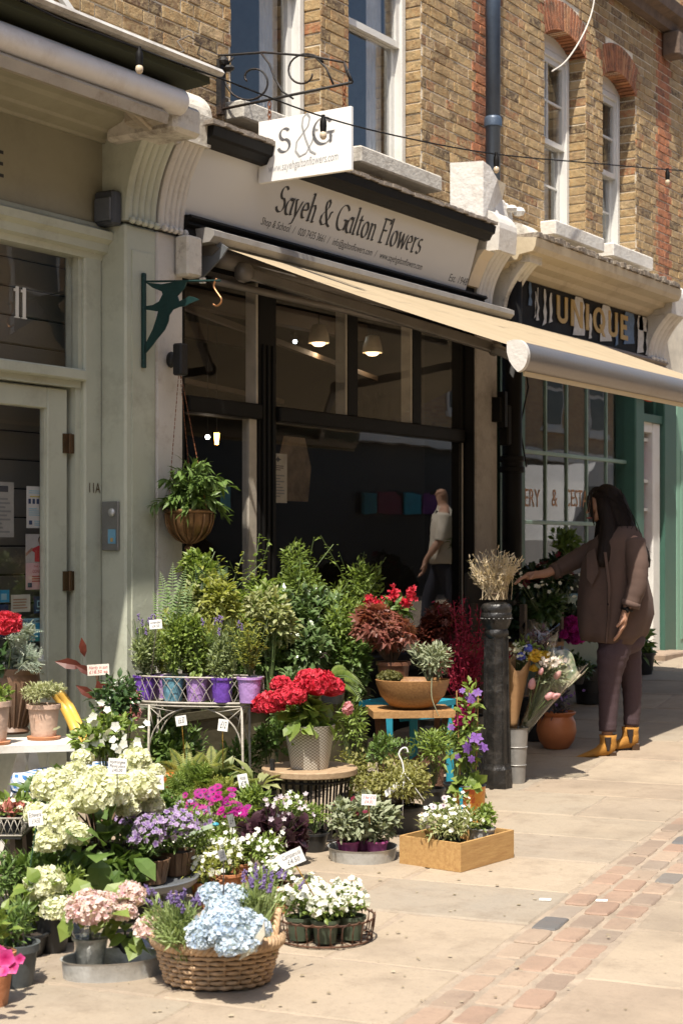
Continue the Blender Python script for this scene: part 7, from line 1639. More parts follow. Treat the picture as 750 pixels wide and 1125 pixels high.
t=thing('dusty_miller','silver leaved dusty miller at the right of the brown urn','plant',tuple(pz+Z3*.27))
foliage(t,[leafm('silver_leaf',(.40,.44,.36),(.22,.30,.22),(.52,.55,.46),.2)],lambda mb:(bush(mb,at(26,725,7.1),(.085,.07,.09),170,.045,COMP,8,.45,.4),bush(mb,at(24,698,7.15),(.05,.05,.05),60,.04,COMP,5,.45,.6)))
t=thing('red_geranium','red geranium bloom on a pale stem above the urn at the left edge','flower',tuple(pz+Z3*.27))
head(t,at(5,687,7.0),(.062,.06,.052),F_RED,80,.024,F_RED,PETC); m=MB(); m.tube([at(8,745,7.05),at(12,715,7.0),at(5,692,7.0)],.003,5); m.tube([at(-4,750,7.05),at(-2,712,7.0),at(-8,690,7.0)],.003,5); m.build('stem',[STEMG],t)
foliage(t,[G_DARK],lambda mb:bush(mb,at(0,728,7.1),(.09,.08,.06),60,.06,LEAFW,6,.45,.3))
m=MB(); P=cr([at(62,760,7.3),at(74,778,7.3),at(86,804,7.2),(at(97,838,7.15))]); 
for o_ in (-.012,.012): m.tube([p_+VR3*o_ for p_ in P],.017,6,flat=1.4)
tag(m.build('curved_rail',[mat('yellow_gloss_paint',(.62,.38,.07),.4,0,.08)],origin=tuple(P[-1]),smooth=True),'yellow curved double rail leaning behind the thyme pot against the door','rail')
# gingham table
gt=thing('side_table','low table under a blue and white checked cloth behind the cream hydrangea','table',tuple(gd(90,6.75)))
e_=at(88,0,6.75); zt3=EYE-247*6.75/FPX; m=MB()
for su in(-.2,.2):
    for sv in(-.12,.12): m.bar((e_.x+su,e_.y+sv,0),(e_.x+su,e_.y+sv,zt3-.02),.03,.03)
m.box((e_.x-.22,e_.y-.15,zt3-.02),(e_.x+.22,e_.y+.15,zt3)); m.build('table_frame',[DWOOD],gt)
s=N('gingham_cloth'); c=s.coord(); ck=s.n('ShaderNodeTexChecker',{'Vector':c,'Scale':30.}).outputs[1]; sp=s.n('ShaderNodeSeparateXYZ',{0:c}); w1=s.math('GREATER_THAN',s.math('SINE',s.math('MULTIPLY',s.math('ADD',sp.outputs[0],s.math('MULTIPLY',sp.outputs[2],.9)),150.)),0.); w2=s.math('GREATER_THAN',s.math('SINE',s.math('MULTIPLY',s.math('SUBTRACT',sp.outputs[1],s.math('MULTIPLY',sp.outputs[2],.9)),150.)),0.)
GING=s.done(s.bsdf(s.mix(s.math('MULTIPLY',s.math('ADD',w1,w2),.5),(.66,.68,.70),(.03,.14,.36)),.8))
m=MB(); NX=24;V=[];F=[]
for i in range(NX+1):
    for j in range(NX+1):
        u_=-.30+.60*i/NX; v_=-.24+.48*j/NX; ex=max(0,abs(u_)-.23)+max(0,abs(v_)-.16); V.append((e_.x+max(-.235,min(.235,u_))+.01*math.sin(v_*40)*(ex>0),e_.y+max(-.165,min(.165,v_))+.01*math.sin(u_*40)*(ex>0),zt3+.005+.004*math.sin(u_*30+v_*22)-ex))
F=[(i*(NX+1)+j,(i+1)*(NX+1)+j,(i+1)*(NX+1)+j+1,i*(NX+1)+j+1) for i in range(NX) for j in range(NX)]; m.raw(V,F)
tag(m.build('checked_cloth',[GING],origin=(e_.x,e_.y,zt3),smooth=True),'blue and white checked cloth laid over the low table at the left','tablecloth')
# tiered wire tray with succulents at the left edge
q=at(4,0,5.75); q=Vector((q.x,q.y,0)); zs=EYE-312*5.75/FPX; t=thing('wire_stand','dark wire sided tray on splayed timber legs at the left edge, holding succulents','stand',tuple(q))
m=MB(); 
def ws(u,v,z): return q+VR3*u+VD3*v+Z3*z
for z_ in (zs,zs+.06): m.tube([ws(-.2,-.12,z_),ws(.085,-.12,z_),ws(.085,.14,z_),ws(-.2,.14,z_)],.004,5,closed=True)
for i in range(12):
    m.tube([ws(-.2+.285*i/12,-.12,zs),ws(-.2+.285*(i+1)/12,-.12,zs+.06)],.0018,4); m.tube([ws(-.2+.285*(i+1)/12,-.12,zs),ws(-.2+.285*i/12,-.12,zs+.06)],.0018,4)
for i in range(10):
    m.tube([ws(.085,-.12+.26*i/10,zs),ws(.085,-.12+.26*(i+1)/10,zs+.06)],.0018,4); m.tube([ws(.085,-.12+.26*(i+1)/10,zs),ws(.085,-.12+.26*i/10,zs+.06)],.0018,4)
m.build('wire_tray',[WIREP],t,smooth=True)
m=MB(); m.prism([(-.2,-.12),(.085,-.12),(.085,.14),(-.2,.14)],q+Z3*(zs-.012),VR3,VD3,.01); m.build('tray_board',[PBLK],t)
for u_ in (-.15,.06):
    for v_ in (-.08,.1): m=MB(); m.bar(ws(u_,v_,zs-.013),ws(u_*1.6-.02,v_*1.2,0),.03,.03); m.build('leg',[DWOOD],t)
simple('red tipped echeveria with pale buds in the wire sided tray',ws(.035,-.02,zs),.045,.05,PBLK,leafm('echeveria_red',(.40,.10,.09),(.28,.16,.10),(.55,.16,.12),.2),(.06,.06,.025),60,.03,T_leaf(.5,.1,.2),fl=F_CREAM,nf=14,fs=.012,low=0.)
simple('pale sedum mat in the wire sided tray at the left edge',ws(-.07,-.04,zs),.055,.05,PBLK,leafm('sedum_pink',(.50,.42,.24),(.44,.30,.20),(.6,.5,.36),.2),(.08,.07,.03),420,.016,LEAF,low=0.)
# ---------------------------------------------------------------- (16) right hand group behind the bollard
q=GP(567,860); bucket('tall grey zinc vase holding the wrapped bouquets behind the bollard',q,.065,.30,mat('dull_zinc_vase',(.26,.25,.235),.5,.3,.15,9,.3,30),taper=.72)
q=Vector((q.x,q.y,q.z)); kx=9.0/FPX
t=thing('kraft_bouquet','bouquet of blue and yellow flowers in brown kraft paper in the zinc vase','bouquet',tuple(q+Z3*.25))
KR=mat('kraft_paper',(.42,.24,.11),.75,0,.06,12,.3,20)
def cone(P0,P1,r0,r1,n=18,th=.002,flare=.3,mat_=None,rng=(0,2*PI),par=None,name='wrap',wav=.06):
    P0=Vector(P0);P1=Vector(P1); ax=(P1-P0).normalized(); sd=ax.cross(VD3).normalized(); bk=ax.cross(sd); V=[];F=[];K=8
    for i in range(K+1):
        f=i/K; c_=P0.lerp(P1,f); r_=r0+(r1-r0)*f**(1+flare)
        for k in range(n+1):
            a=rng[0]+(rng[1]-rng[0])*k/n; rr=r_*(1+wav*math.sin(a*5+f*2)*f); V.append(tuple(c_+sd*math.cos(a)*rr+bk*math.sin(a)*rr+ax*(.04*math.sin(a*3)*f*f)))
    F=[(i*(n+1)+k,i*(n+1)+k+1,(i+1)*(n+1)+k+1,(i+1)*(n+1)+k) for i in range(K) for k in range(n)]
    m=MB(); m.raw(V,F); o=m.build(name,[mat_],par,smooth=True); md=o.modifiers.new('thick','SOLIDIFY'); md.thickness=th; return o
cone(at(562,802,8.95),at(568,728,8.92),.028,.078,mat_=KR,par=t,name='kraft_paper')
foliage(t,[G_LITE,STEMG],lambda mb:bush(mb,at(575,718,8.92),(.085,.07,.07),160,.035,LEAFN,7,.45,.6,0,base=np.array(at(564,780,8.93)),smi=1,ns=40))
mb=MB(); c_=np.array(at(570,716,8.86)); P=c_+RNG.normal(size=(60,3))*[.04,.03,.03]; blossoms(mb,P,rdir(60)+[-.5,-.4,.5],.010,PET5); mb.build('blossoms',[F_CREAM],t)
for (x,y,r_,mt) in ((580,713,.022,'b'),(572,722,.022,'b'),(588,722,.036,'y'),(597,722,.03,'y'),(586,735,.02,'y')):
    head(t,at(x,y,8.85),r_,leafm('petal_cornflower',(.10,.12,.55),(.16,.2,.6),None,.2) if mt=='b' else F_YEL,60,r_*.4,name='bloom')
t=thing('tulip_bouquet','pink tulips wrapped in clear patterned film leaning right from the zinc vase','bouquet',tuple(q+Z3*.25))
cone(at(575,803,8.9),at(620,722,8.85),.03,.135,mat_=CELLO,par=t,name='cellophane_wrap')
s=N('printed_tissue'); PT=s.done(s.bsdf(s.mix(s.ramp(s.noise(s.coord(),26.,4),[(.45,(0,0,0)),(.6,(1,1,1))]),(.34,.30,.22),(.12,.15,.08)),.6))
cone(at(575,803,8.93),at(624,724,8.92),.025,.125,mat_=PT,par=t,name='tissue_wrap',rng=(PI*.95,PI*2.05))
foliage(t,[G_GREY],lambda mb:bush(mb,at(604,745,8.85),(.12,.07,.10),240,.055,LEAFN,9,.45,.5,0,base=np.array(at(582,790,8.9)),ns=40,sr=.002))
TUL=leafm('petal_tulip',(.66,.36,.36),(.7,.5,.42),(.72,.55,.48),.35)
for (x,y,s_,a) in ((584,752,.06,.2),(603,765,.055,.9),(612,742,.05,.7),(594,738,.04,.4),(610,765,.05,1.2)):
    mb=MB(); p_=at(x,y,8.78); M=Matrix.Rotation(a,4,VD3); mb.lathe(p_,[(0,-s_*.5),(s_*.28,-s_*.38),(s_*.36,-s_*.05),(s_*.28,s_*.3),(s_*.08,s_*.58)],10,M=M); mb.tube([p_,at(580,792,8.88)],.003,5,1); mb.build('tulip',[TUL,STEMG],t,smooth=True)
mb=MB(); c_=np.array(at(605,728,8.8)); P=c_+RNG.normal(size=(46,3))*[.05,.03,.02]; blossoms(mb,P,rdir(46)+[-.5,-.4,.5],.016,PET5); mb.build('filler_flowers',[leafm('petal_ivory_pink',(.66,.52,.48),(.66,.62,.55),(.7,.66,.62))],t)
cone(at(590,770,9.05),at(612,722,9.05),.02,.06,mat_=CELLO,par=t,name='inner_film'); 
t=thing('film_wrapped_flowers','dark flowers in shiny film sleeve behind the kraft paper bouquet','bouquet',tuple(q+Z3*.25)); cone(at(588,780,9.2),at(595,690,9.25),.04,.11,mat_=CELLO,par=t,name='film_sleeve'); foliage(t,[leafm('dusky_violet',(.12,.07,.13),(.2,.12,.16),(.35,.25,.3))],lambda mb:bush(mb,at(594,710,9.22),(.09,.08,.10),200,.03,LEAF,8,.45,.5))
# shelves of dark plants under the awning
sh=thing('plant_shelf','dark timber shelving with plants behind the bollard and the woman','shelf',(8.9,5.0,0))
m=MB(); xa_,xb_=8.95,10.1; ysA,ysB=4.72,5.12
for z_ in (.30,.62): m.box((xa_,ysA,z_),(xb_,ysB,z_+.03))
m.build('shelf_board',[wood('amber_shelf',(.20,.10,.03),(.12,.06,.02))],sh)
for x in (xa_,9.5,xb_-.04):
    for y in (ysA,ysB-.04): m=MB(); m.box((x,y+.002,.03),(x+.04,y+.038,.92)); m.build('upright',[DWOOD],sh)
m=MB(); m.box((9.5,ysB+.02,.03),(xb_+.1,ysB+.045,1.12)); m.build('added_back_board',[mat('dark_backdrop',(.02,.017,.013),.8)],sh)  # dark panel added to keep the background behind the bouquets dark
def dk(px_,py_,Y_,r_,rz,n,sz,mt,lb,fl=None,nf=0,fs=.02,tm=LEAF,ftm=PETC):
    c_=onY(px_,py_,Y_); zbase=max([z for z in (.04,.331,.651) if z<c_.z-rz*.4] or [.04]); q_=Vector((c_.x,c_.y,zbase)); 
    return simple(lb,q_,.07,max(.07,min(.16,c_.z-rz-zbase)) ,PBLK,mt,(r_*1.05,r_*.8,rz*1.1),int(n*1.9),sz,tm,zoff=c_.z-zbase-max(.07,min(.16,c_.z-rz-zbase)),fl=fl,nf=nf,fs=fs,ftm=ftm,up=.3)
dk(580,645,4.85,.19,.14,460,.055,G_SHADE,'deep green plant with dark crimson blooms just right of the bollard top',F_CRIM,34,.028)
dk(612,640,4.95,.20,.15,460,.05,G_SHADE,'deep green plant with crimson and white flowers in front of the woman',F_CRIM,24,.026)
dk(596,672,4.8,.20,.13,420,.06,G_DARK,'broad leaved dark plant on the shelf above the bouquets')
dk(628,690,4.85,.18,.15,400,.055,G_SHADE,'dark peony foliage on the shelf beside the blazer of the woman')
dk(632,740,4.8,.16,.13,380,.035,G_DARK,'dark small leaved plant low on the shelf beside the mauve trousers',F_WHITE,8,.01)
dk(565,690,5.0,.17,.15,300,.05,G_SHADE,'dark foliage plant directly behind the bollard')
t=thing('peony','deep pink peony blooms in the shade beside the blazer of the woman','flower',tuple(onY(628,705,4.75)))
for (x,y,r_) in ((628,688,.055),(632,702,.05),(618,698,.03)): head(t,onY(x,y,4.72),r_,F_AST if 0 else F_MAG,60,r_*.5,None,PETC)
mb=MB(); t=thing('white_gypsophila','scattered tiny white flowers in the dark planting above the bouquets','flower',tuple(onY(600,650,4.7))); P=np.array([tuple(onY(random.uniform(565,640),random.uniform(628,662),4.66)) for _ in range(26)]); blossoms(mb,P,rdir(26)-np.array(VD3),.014,PET5); stems(mb,np.array(onY(602,690,4.8)),P,.0009,1); mb.build('blossoms',[F_WHITE,STEMG],t)
shrub('green leafy plant in front of the paned green window',622,598,20,14,5.2,170,.06,G_MID,LEAF,6,.45,base=.65,name='potted_plant',cat='potted plant')
q=GP(611,822); t=thing('potted_plant','round bellied orange terracotta pot with a dark violet plant beside the boots','potted plant',tuple(q)); k=(10.0)/FPX
m=MB(); m.lathe(q,[(0,0),(.075,0),(.11,.05),(.125,.11),(.118,.165),(.105,.19),(.10,.20),(.116,.215),(.122,.225),(.112,.23),(.10,.215),(.09,.2),(0,.19)],32); m.build('pot',[mat('glazed_orange_terracotta',(.46,.16,.06),.45,0,.08,7)],t,smooth=True,auto=50)
foliage(t,[leafm('dusk_leaf',(.05,.045,.07),(.03,.045,.03),(.12,.1,.16))],lambda mb:bush(mb,q+Z3*.29,(.15,.12,.10),260,.04,LEAFN,8,.45,.4,0,base=np.array(q+Z3*.2),ns=20))
mb=MB(); P=np.array(q+Z3*.34)+RNG.normal(size=(26,3))*[.07,.05,.04]; blossoms(mb,P,rdir(26)+[0,0,.5],.016,PET5); mb.build('blossoms',[F_PURP],t)
q=gd(704,12.4); q.x=onY(706,745,5.2).x; q.y=5.2; q.z=ground(q.x); t=thing('potted_plant','leafy potted evergreen standing by the door step right of the woman','potted plant',tuple(q)); pot(t,q,.10,.18,PBLK)
foliage(t,[G_MID,STEMB],lambda mb:bush(mb,onY(703,712,5.2),(.13,.12,.26),230,.08,LEAF,8,.45,.2,0,base=np.array(q+Z3*.15),smi=1,ns=20,sr=.004))
# grey plank buckets in the dark behind
for i,(px_,Y_,lb) in enumerate(((648,4.95,'dark bucket under the plant shelf behind the mustard boots'),(590,4.6,'black crate end under the plant shelf beside the bollard'))):
    p_=onY(px_,700,Y_); p_.z=ground(p_.x); bucket(lb,p_,.13,.26,PBLK)
# litter on the paving
for (x,y,lb) in ((660,991,'small scrap of white paper on the paving by the brick strip'),(490,921-0,'tiny white petal on the paving right of the crate')):
    p_=GP(x,y) if x>600 else GP(598,990); m=MB(); m.prism([(-.022,-.014),(.02,-.018),(.026,.012),(-.016,.016)],p_+Z3*.004,VR3,VD3,.002); tag(m.build('paper_scrap',[CARDW],origin=tuple(p_)),lb if x>600 else 'tiny pale scrap on the slabs left of the brick strip','litter')
mb=MB()
for i in range(420):
    p_=GP(*((random.gauss(210,150),random.uniform(930,1118)) if i%3 else (random.uniform(20,740),random.uniform(860,1118)))); mb.inst(LEAF if i%3 else PET5,np.array([[p_.x,p_.y,p_.z+.004]]),frames(rdir(1)*[1,1,.05],np.array([[0,0,1.]])),random.uniform(.004,.010),rnd=random.random())
tag(mb.build('fallen_petals',[leafm('fallen_bits',(.5,.42,.3),(.16,.12,.05),None,.1)]),kind='stuff')

# ---------------------------------------------------------------- (17) more growth filling the display
def frothy(label,px_,d_,rad,n,sz,mt,tm=LEAFN,h=.1,zoff=None,**k): return simple(label,gd(px_,d_),.06,h,PBLK,mt,rad,n,sz,tm,zoff=zoff,**k)
frothy('feathery light green foliage under the left wire leg',172,6.95,(.12,.10,.10),420,.05,G_YEL,COMP,.12,.10)
frothy('feathery light green foliage between the wire legs',208,6.85,(.13,.10,.10),480,.05,G_LITE,COMP,.12,.12)
frothy('feathery lime foliage left of the hostas',232,6.8,(.11,.09,.09),380,.045,G_YEL,COMP,.12,.10)
frothy('dense green foliage below the small price card under the arches',190,7.3,(.14,.10,.14),520,.04,G_MID,LEAF,.14,.2)
frothy('dark green foliage under the right wire leg',262,7.35,(.12,.10,.13),420,.045,G_MID,LEAFN,.14,.16)
frothy('green foliage hugging the slatted round table on the left',278,6.75,(.09,.08,.10),360,.035,G_LITE,LEAFN,.1,.12)
frothy('small leaved green filler behind the oxalis',322,6.6,(.09,.08,.09),320,.03,G_LITE,LEAFN,.1,.10,fl=F_WHITE,nf=20,fs=.011)
frothy('low green filler in front of the turquoise chair',425,8.0,(.16,.10,.12),520,.035,G_MID,LEAFN,.12,.14)
frothy('bushy green plant behind the wire vine',475,7.9,(.12,.10,.12),420,.035,G_LITE,LEAFN,.12,.16)
frothy('green foliage between the cream hydrangea and the trestle table',60,6.3,(.13,.10,.12),380,.05,G_MID,LEAF,.12,.2)
frothy('dark leaves below the cream hydrangea at the left',55,5.6,(.14,.12,.09),160,.06,G_MID,LEAF,.08,.07)
frothy('dark leaves around the stems of the cream hydrangea',118,5.6,(.15,.10,.07),110,.07,G_MID,LEAF,.08,.07)
frothy('pale flowering filler between the violet nemesia and the white nemesia',205,6.1,(.11,.09,.11),420,.028,G_LITE,LEAFN,.1,.12,fl=F_PWH,nf=60,fs=.011)
shrub('loose light green shrub over the wire planter, in front of the pale shrub',250,655,36,34,4.85,620,.036,G_YEL,LEAF,8,.42,shoots=((268,606,12),(238,612,12),(218,622,10),(288,618,12)))
shrub('light green leafy shrub at the right of the planting above the red hydrangea',372,690,38,42,4.8,760,.038,G_LITE,LEAFN,9,.42,shoots=((412,640,12),(418,668,10)))
shrub('pale edged leafy plant in the middle of the planting above the herb pots',296,676,34,30,4.8,560,.036,G_PALE,LEAF,8,.42)

shrub('leafy green shrub above the rim of the dark trough behind the red hydrangea',312,768,46,34,4.72,760,.042,G_GLOSS,LEAF,8,.45,base=.42)
shrub('green shrub trailing over the right end of the dark trough',388,728,30,44,4.72,620,.04,G_MID,LEAF,8,.45,base=.42)
shrub('light leafy shrub high in the planting beside the fern fronds',222,640,30,30,5.05,460,.04,G_LITE,LEAF,8,.42,shoots=((236,606,9),))

for a_ in ((20,6.1,(.13,.10,.09),420,.04,G_LITE,LEAF,.12,.12,'light leafy filler between the wire stand and the cream hydrangea'),(75,5.35,(.10,.08,.08),340,.032,G_LITE,LEAFN,.08,.08,'small leaved filler behind the blush hydrangeas'),(290,6.0,(.09,.08,.08),360,.026,G_LITE,LEAFN,.09,.08,'white flowering filler between oxalis and campanula tray'),(245,6.5,(.12,.09,.07),460,.024,G_LITE,LEAFN,.08,.06,'fine leaved filler under the magenta daisies, right'),(215,6.55,(.12,.09,.07),460,.024,G_GREY,LEAFN,.08,.06,'grey leaved filler under the magenta daisies, left'),(345,6.9,(.06,.06,.07),260,.024,G_LITE,LEAFN,.08,.07,'tiny green plant at the foot of the slatted round table'),(180,6.3,(.12,.09,.12),420,.03,G_MID,LEAF,.1,.14,'green filler behind the violet nemesia'),(150,6.6,(.14,.10,.14),460,.036,G_LITE,LEAF,.12,.2,'bushy filler rising behind the cream hydrangea'),(300,7.35,(.10,.08,.12),420,.034,G_MID,LEAF,.12,.3,'leafy filler behind the slatted round table, left'),(386,7.7,(.11,.09,.15),520,.032,G_LITE,LEAFN,.12,.3,'light green filler between the round table and the side table'),(500,8.2,(.09,.08,.12),360,.03,G_MID,LEAFN,.1,.2,'green filler behind the clematis')):
    frothy(a_[9],*a_[:9],**({'fl':F_WHITE,'nf':40,'fs':.011} if a_[9].startswith('white') else {}))
# ================================================================ people
import bmesh
SKIN=mat('skin_tone',(.36,.19,.12),.55,0,.06,20,.1,120); 
def skinmesh(name,V,E,R,root,mats,par,sub=2,smooth=True):
    me=bpy.data.meshes.new(name); me.from_pydata([tuple(v) for v in V],E,[]); ob=bpy.data.objects.new(name,me); COL.objects.link(ob)
    ob.modifiers.new('skin','SKIN'); lay=me.skin_vertices[0].data if me.skin_vertices else None
    if lay is None:
        bm=bmesh.new(); bm.from_mesh(me); bm.verts.layers.skin.verify(); bm.to_mesh(me); bm.free(); lay=me.skin_vertices[0].data
    for i,r in enumerate(R):
        lay[i].radius=(r,r) if not hasattr(r,'__len__') else r; lay[i].use_root=(i==root)
    ob.modifiers[0].use_smooth_shade=True
    s_=ob.modifiers.new('sub','SUBSURF'); s_.levels=sub; s_.render_levels=sub
    dg=bpy.context.evaluated_depsgraph_get(); m2=bpy.data.meshes.new_from_object(ob.evaluated_get(dg)); bpy.data.objects.remove(ob); bpy.data.meshes.remove(me)
    off=Vector((0,0,0)); q=par
    while q is not None: off+=q.location; q=q.parent
    for v in m2.vertices: v.co-=off
    for p in m2.polygons: p.use_smooth=True
    m2.materials.clear(); m2.materials.append(mats)
    o=bpy.data.objects.new(name,m2); COL.objects.link(o); o.parent=par; return o
class Sk:
    def __init__(s): s.V=[];s.E=[];s.R=[]
    def add(s,p,r,par=None):
        s.V.append(Vector(p)); s.R.append(r); i=len(s.V)-1
        if par is not None: s.E.append((par,i))
        return i
    def chain(s,P,par): 
        for p,r in P: par=s.add(p,r,par)
        return par
    def hand(s,w,D,Nn,wr,sc=1.,curl=.5,side=1):
        D=Vector(D).normalized(); Nn=Vector(Nn).normalized(); Sx=D.cross(Nn).normalized()*side; W=s.V[w]
        pm=s.add(W+D*.045*sc,.027*sc,w); pk=s.add(W+D*.072*sc,.025*sc,pm)
        for j,(o,l) in enumerate(((-.030,.072),(-.010,.082),(.010,.078),(.029,.062))):
            k=W+D*.086*sc+Sx*o*sc; c1=D*math.cos(curl*.6)+Nn*math.sin(curl*.6); c2=D*math.cos(curl*1.5)+Nn*math.sin(curl*1.5)
            s.chain([(k,.0105*sc),(k+c1*l*.5*sc,.0092*sc),(k+(c1*.5+c2*.5)*l*sc,.0072*sc)],pk)
        t0=W+D*.028*sc-Sx*.026*sc; s.chain([(t0,.012*sc),(t0+(D*.7-Sx*.6+Nn*.3).normalized()*.035*sc,.0105*sc),(t0+(D*.85-Sx*.45+Nn*.5).normalized()*.065*sc,.0078*sc)],pm)
def ringp(c,fa,fb,a,b,n=28,fold=0.,nf=7,ph=0.,tilt=0.):
    return [c+fa*(math.cos(2*PI*k/n)*a*(1+fold*math.sin(nf*2*PI*k/n+ph)))+fb*(math.sin(2*PI*k/n)*b*(1+fold*math.sin(nf*2*PI*k/n+ph)))+Z3*(tilt*math.cos(2*PI*k/n)) for k in range(n)]
def limb(mb,P,n=14,fold=.05,mi=0,cap=True):
    "tapered clothed limb: P = (point, radius)"
    pts=[];rr=[]
    for i in range(len(P)-1):
        K=6
        for j in range(K):
            f=j/K; pts.append(P[i][0].lerp(P[i+1][0],f)); rr.append((P[i][1]+(P[i+1][1]-P[i][1])*f)*(1+fold*math.sin(j*2.1+i*1.7)))
    pts.append(P[-1][0]);rr.append(P[-1][1]); mb.tube(pts,rr,n,mi,cap)
# ---- the woman
kW=9.85/FPX; org=gd(672,9.85); fw=-VR3; tc_=-VD3; gz=org.z
def W(px,py,l=0.): return org+fw*((672-px)*kW)+tc_*l+Z3*((825-py)*kW)
wo=thing('person','woman with long dark hair in brown blazer, mauve trousers and mustard boots, reaching left','person',tuple(org))
s=Sk(); pel=s.add(W(681,700),.10); sp=s.add(W(682,668),.095,pel); ch_=s.add(W(683,628),.10,sp); nb=s.add(W(682,592),.06,ch_); nk=s.add(W(675,579),.045,nb)
hb=s.add(W(668,567),.055,nk); hc_=s.add(W(662,552),.078,hb); s.add(W(664,543),.066,hc_)
jaw=s.add(W(656,565),.040,hc_); s.add(W(652.5,570.5),.022,jaw); br=s.add(W(651,550),.045,hc_); s.add(W(646,548),.024,br); nz=s.add(W(647,558),.013,br); s.add(W(643.5,561.5),.007,nz)
# near arm (left)
a=s.add(W(689,590,.16),.05,nb); b=s.add(W(690,636,.23),.038,a); c=s.add(W(681,664,.23),.026,b); w_=s.add(W(678.5,671,.23),.024,c); s.hand(w_,W(672,700,.22)-W(678,671,.23),fw*1.-tc_*.3,.025,1.0,.35)
# far arm (right), reaching
a=s.add(W(668,592,-.15),.05,nb); b=s.add(W(633,614,-.16),.038,a); c=s.add(W(602,628,-.10),.028,b); w_=s.add(W(592,629,-.08),.024,c); s.hand(w_,W(566,633,-.04)-W(592,629,-.08),Z3*-1+tc_*.2,.025,1.0,.5,-1)
for (hx,kx_,ax_,tx,l,dy) in ((676,667,664,640,.09,0),(690,694,695,674,-.09,-5)):
    h_=s.add(W(hx,708,l),.062,pel); k_=s.add(W(kx_,752,l),.042,h_); an=s.add(W(ax_,803+dy,l),.036,k_); f_=s.add(W(ax_-3,818+dy,l),.026,an); s.add(W(ax_-14,821+dy,l),.014,f_)
body=skinmesh('body',s.V,s.E,s.R,0,SKIN,wo)
m=MB(); 
for l_ in (.034,-.034): m.ball(W(648.5,553.5,l_),(.010,.008,.008),8)
m.build('eye',[mat('eye_dark',(.03,.02,.015),.2)],body,smooth=True)
m=MB(); m.ball(W(647,566.5),(.010,.022,.006),8); m.build('lips',[mat('lip',(.32,.08,.07),.5)],body,smooth=True)
# hair: cap plus long locks
HAIR=mat('dark_hair',(.011,.006,.004),.6,0,.4,60,.4,200,spec=.2)
m=MB(); hd_=W(665.5,549); 
rings=[]
for i in range(11):
    t=i/10; el=-.9+t*(PI/2+.9)*1.; z=math.sin(el); r_=math.cos(el); rings.append([hd_+fw*((r_*math.cos(a)*.098 if math.cos(a)<0 else r_*math.cos(a)*(.045 if z<.35 else .088)) -.012+.01*z)+tc_*(r_*math.sin(a)*.092)+Z3*(z*.112) for a in np.linspace(0,2*PI,25)[:-1]])
m.loft(rings)
def hl(rows):
    m.loft([ringp(W((x0+x1)/2,y,lc),fw,tc_,(x1-x0)/2*kW,b_,60,.022,19,y*.02) for x0,x1,y,lc,b_ in rows])
hl([(655,680,535,0,.045),(650,685,541,0,.085),(653,690,553,0,.10),(658,694,566,0,.115),(664,700,580,0,.13),(672,707,592,0,.12),(684,712,603,0,.09),(694,714,613,.01,.05),(702,713,621,.02,.02)])
hl([(652,668,545,.07,.03),(654,671,558,.085,.035),(656,674,572,.10,.04),(655,675,586,.125,.04),(652,672,600,.15,.035),(651,666,612,.17,.022),(653,660,620,.18,.008)])
hl([(655,668,552,-.085,.03),(657,672,572,-.10,.035),(656,670,590,-.13,.03),(656,664,604,-.14,.012)])
random.seed(77)
for j in range(70):
    l0=random.uniform(-.09,.10); P=cr([W(random.uniform(652,682),random.uniform(533,546),l0),W(random.uniform(656,696),random.uniform(560,578),l0*1.25+.01),W(random.uniform(651,713),random.uniform(590,618),l0*1.5+.03)],5); n_=len(P); m.tube(P,[.002]*(n_-3)+[.0018,.0012,.0006],4)
for (x,y,x2,y2) in ((645,540,648,566),(644,543,645,560),(648,538,651,575),(647,541,650,572)): m.tube(cr([W(658,533,.05),W(x,y,.06),W(x2,y2,.05)],5),.004,4)
m.build('hair',[HAIR],wo,smooth=True)
BLZ=mat('brown_blazer_cloth',(.088,.054,.042),.9,0,.15,9,.5,9)
m=MB(); rings=[]
for (x0_,x1_,y_,b_,fo_,tl) in ((637,700,703,.18,.045,.012),(635,710,692,.195,.045,.008),(634,717,672,.20,.04,0),(635,716,655,.20,.035,0),(637,712,636,.20,.03,0),(640,708,616,.20,.025,0),(646,705,602,.20,.015,0),(650,706,592,.20,.01,0),(658,704,584,.185,0,0),(664,699,577,.14,0,0),(669,692,571,.07,0,0)):
    rings.append(ringp(W((x0_+x1_)/2,y_),fw,tc_,(x1_-x0_)/2*kW,b_,56,fo_,7,y_*.035,tl))
m.loft(rings); m.build('blazer',[BLZ],wo,smooth=True)
m=MB(); limb(m,[(W(691,592,.16),.068),(W(693,618,.215),.066),(W(692,640,.235),.058),(W(685,660,.232),.052)],16,.04); m.tube([W(686,657,.232),W(684,663,.232)],.058,16); m.build('sleeve',[BLZ],wo,smooth=True)
m=MB(); limb(m,[(W(668,597,-.12),.072),(W(650,606,-.15),.066),(W(632,615,-.155),.058),(W(611,626,-.115),.047)],16,.05); m.tube([W(615,624,-.12),W(610,626.5,-.112)],.051,16); m.build('sleeve',[BLZ],wo,smooth=True)
m=MB(); P=[W(641,606,.10),W(649,600,.13),W(652,625,.17),W(645,640,.155),W(640,632,.13)]; m.raw([tuple(p_+tc_*.02) for p_ in P]+[tuple(p_) for p_ in P],[tuple(range(5)),tuple(range(5,10))[::-1]]+[(i,(i+1)%5,(i+1)%5+5,i+5) for i in range(5)]); m.build('lapel',[BLZ],wo)
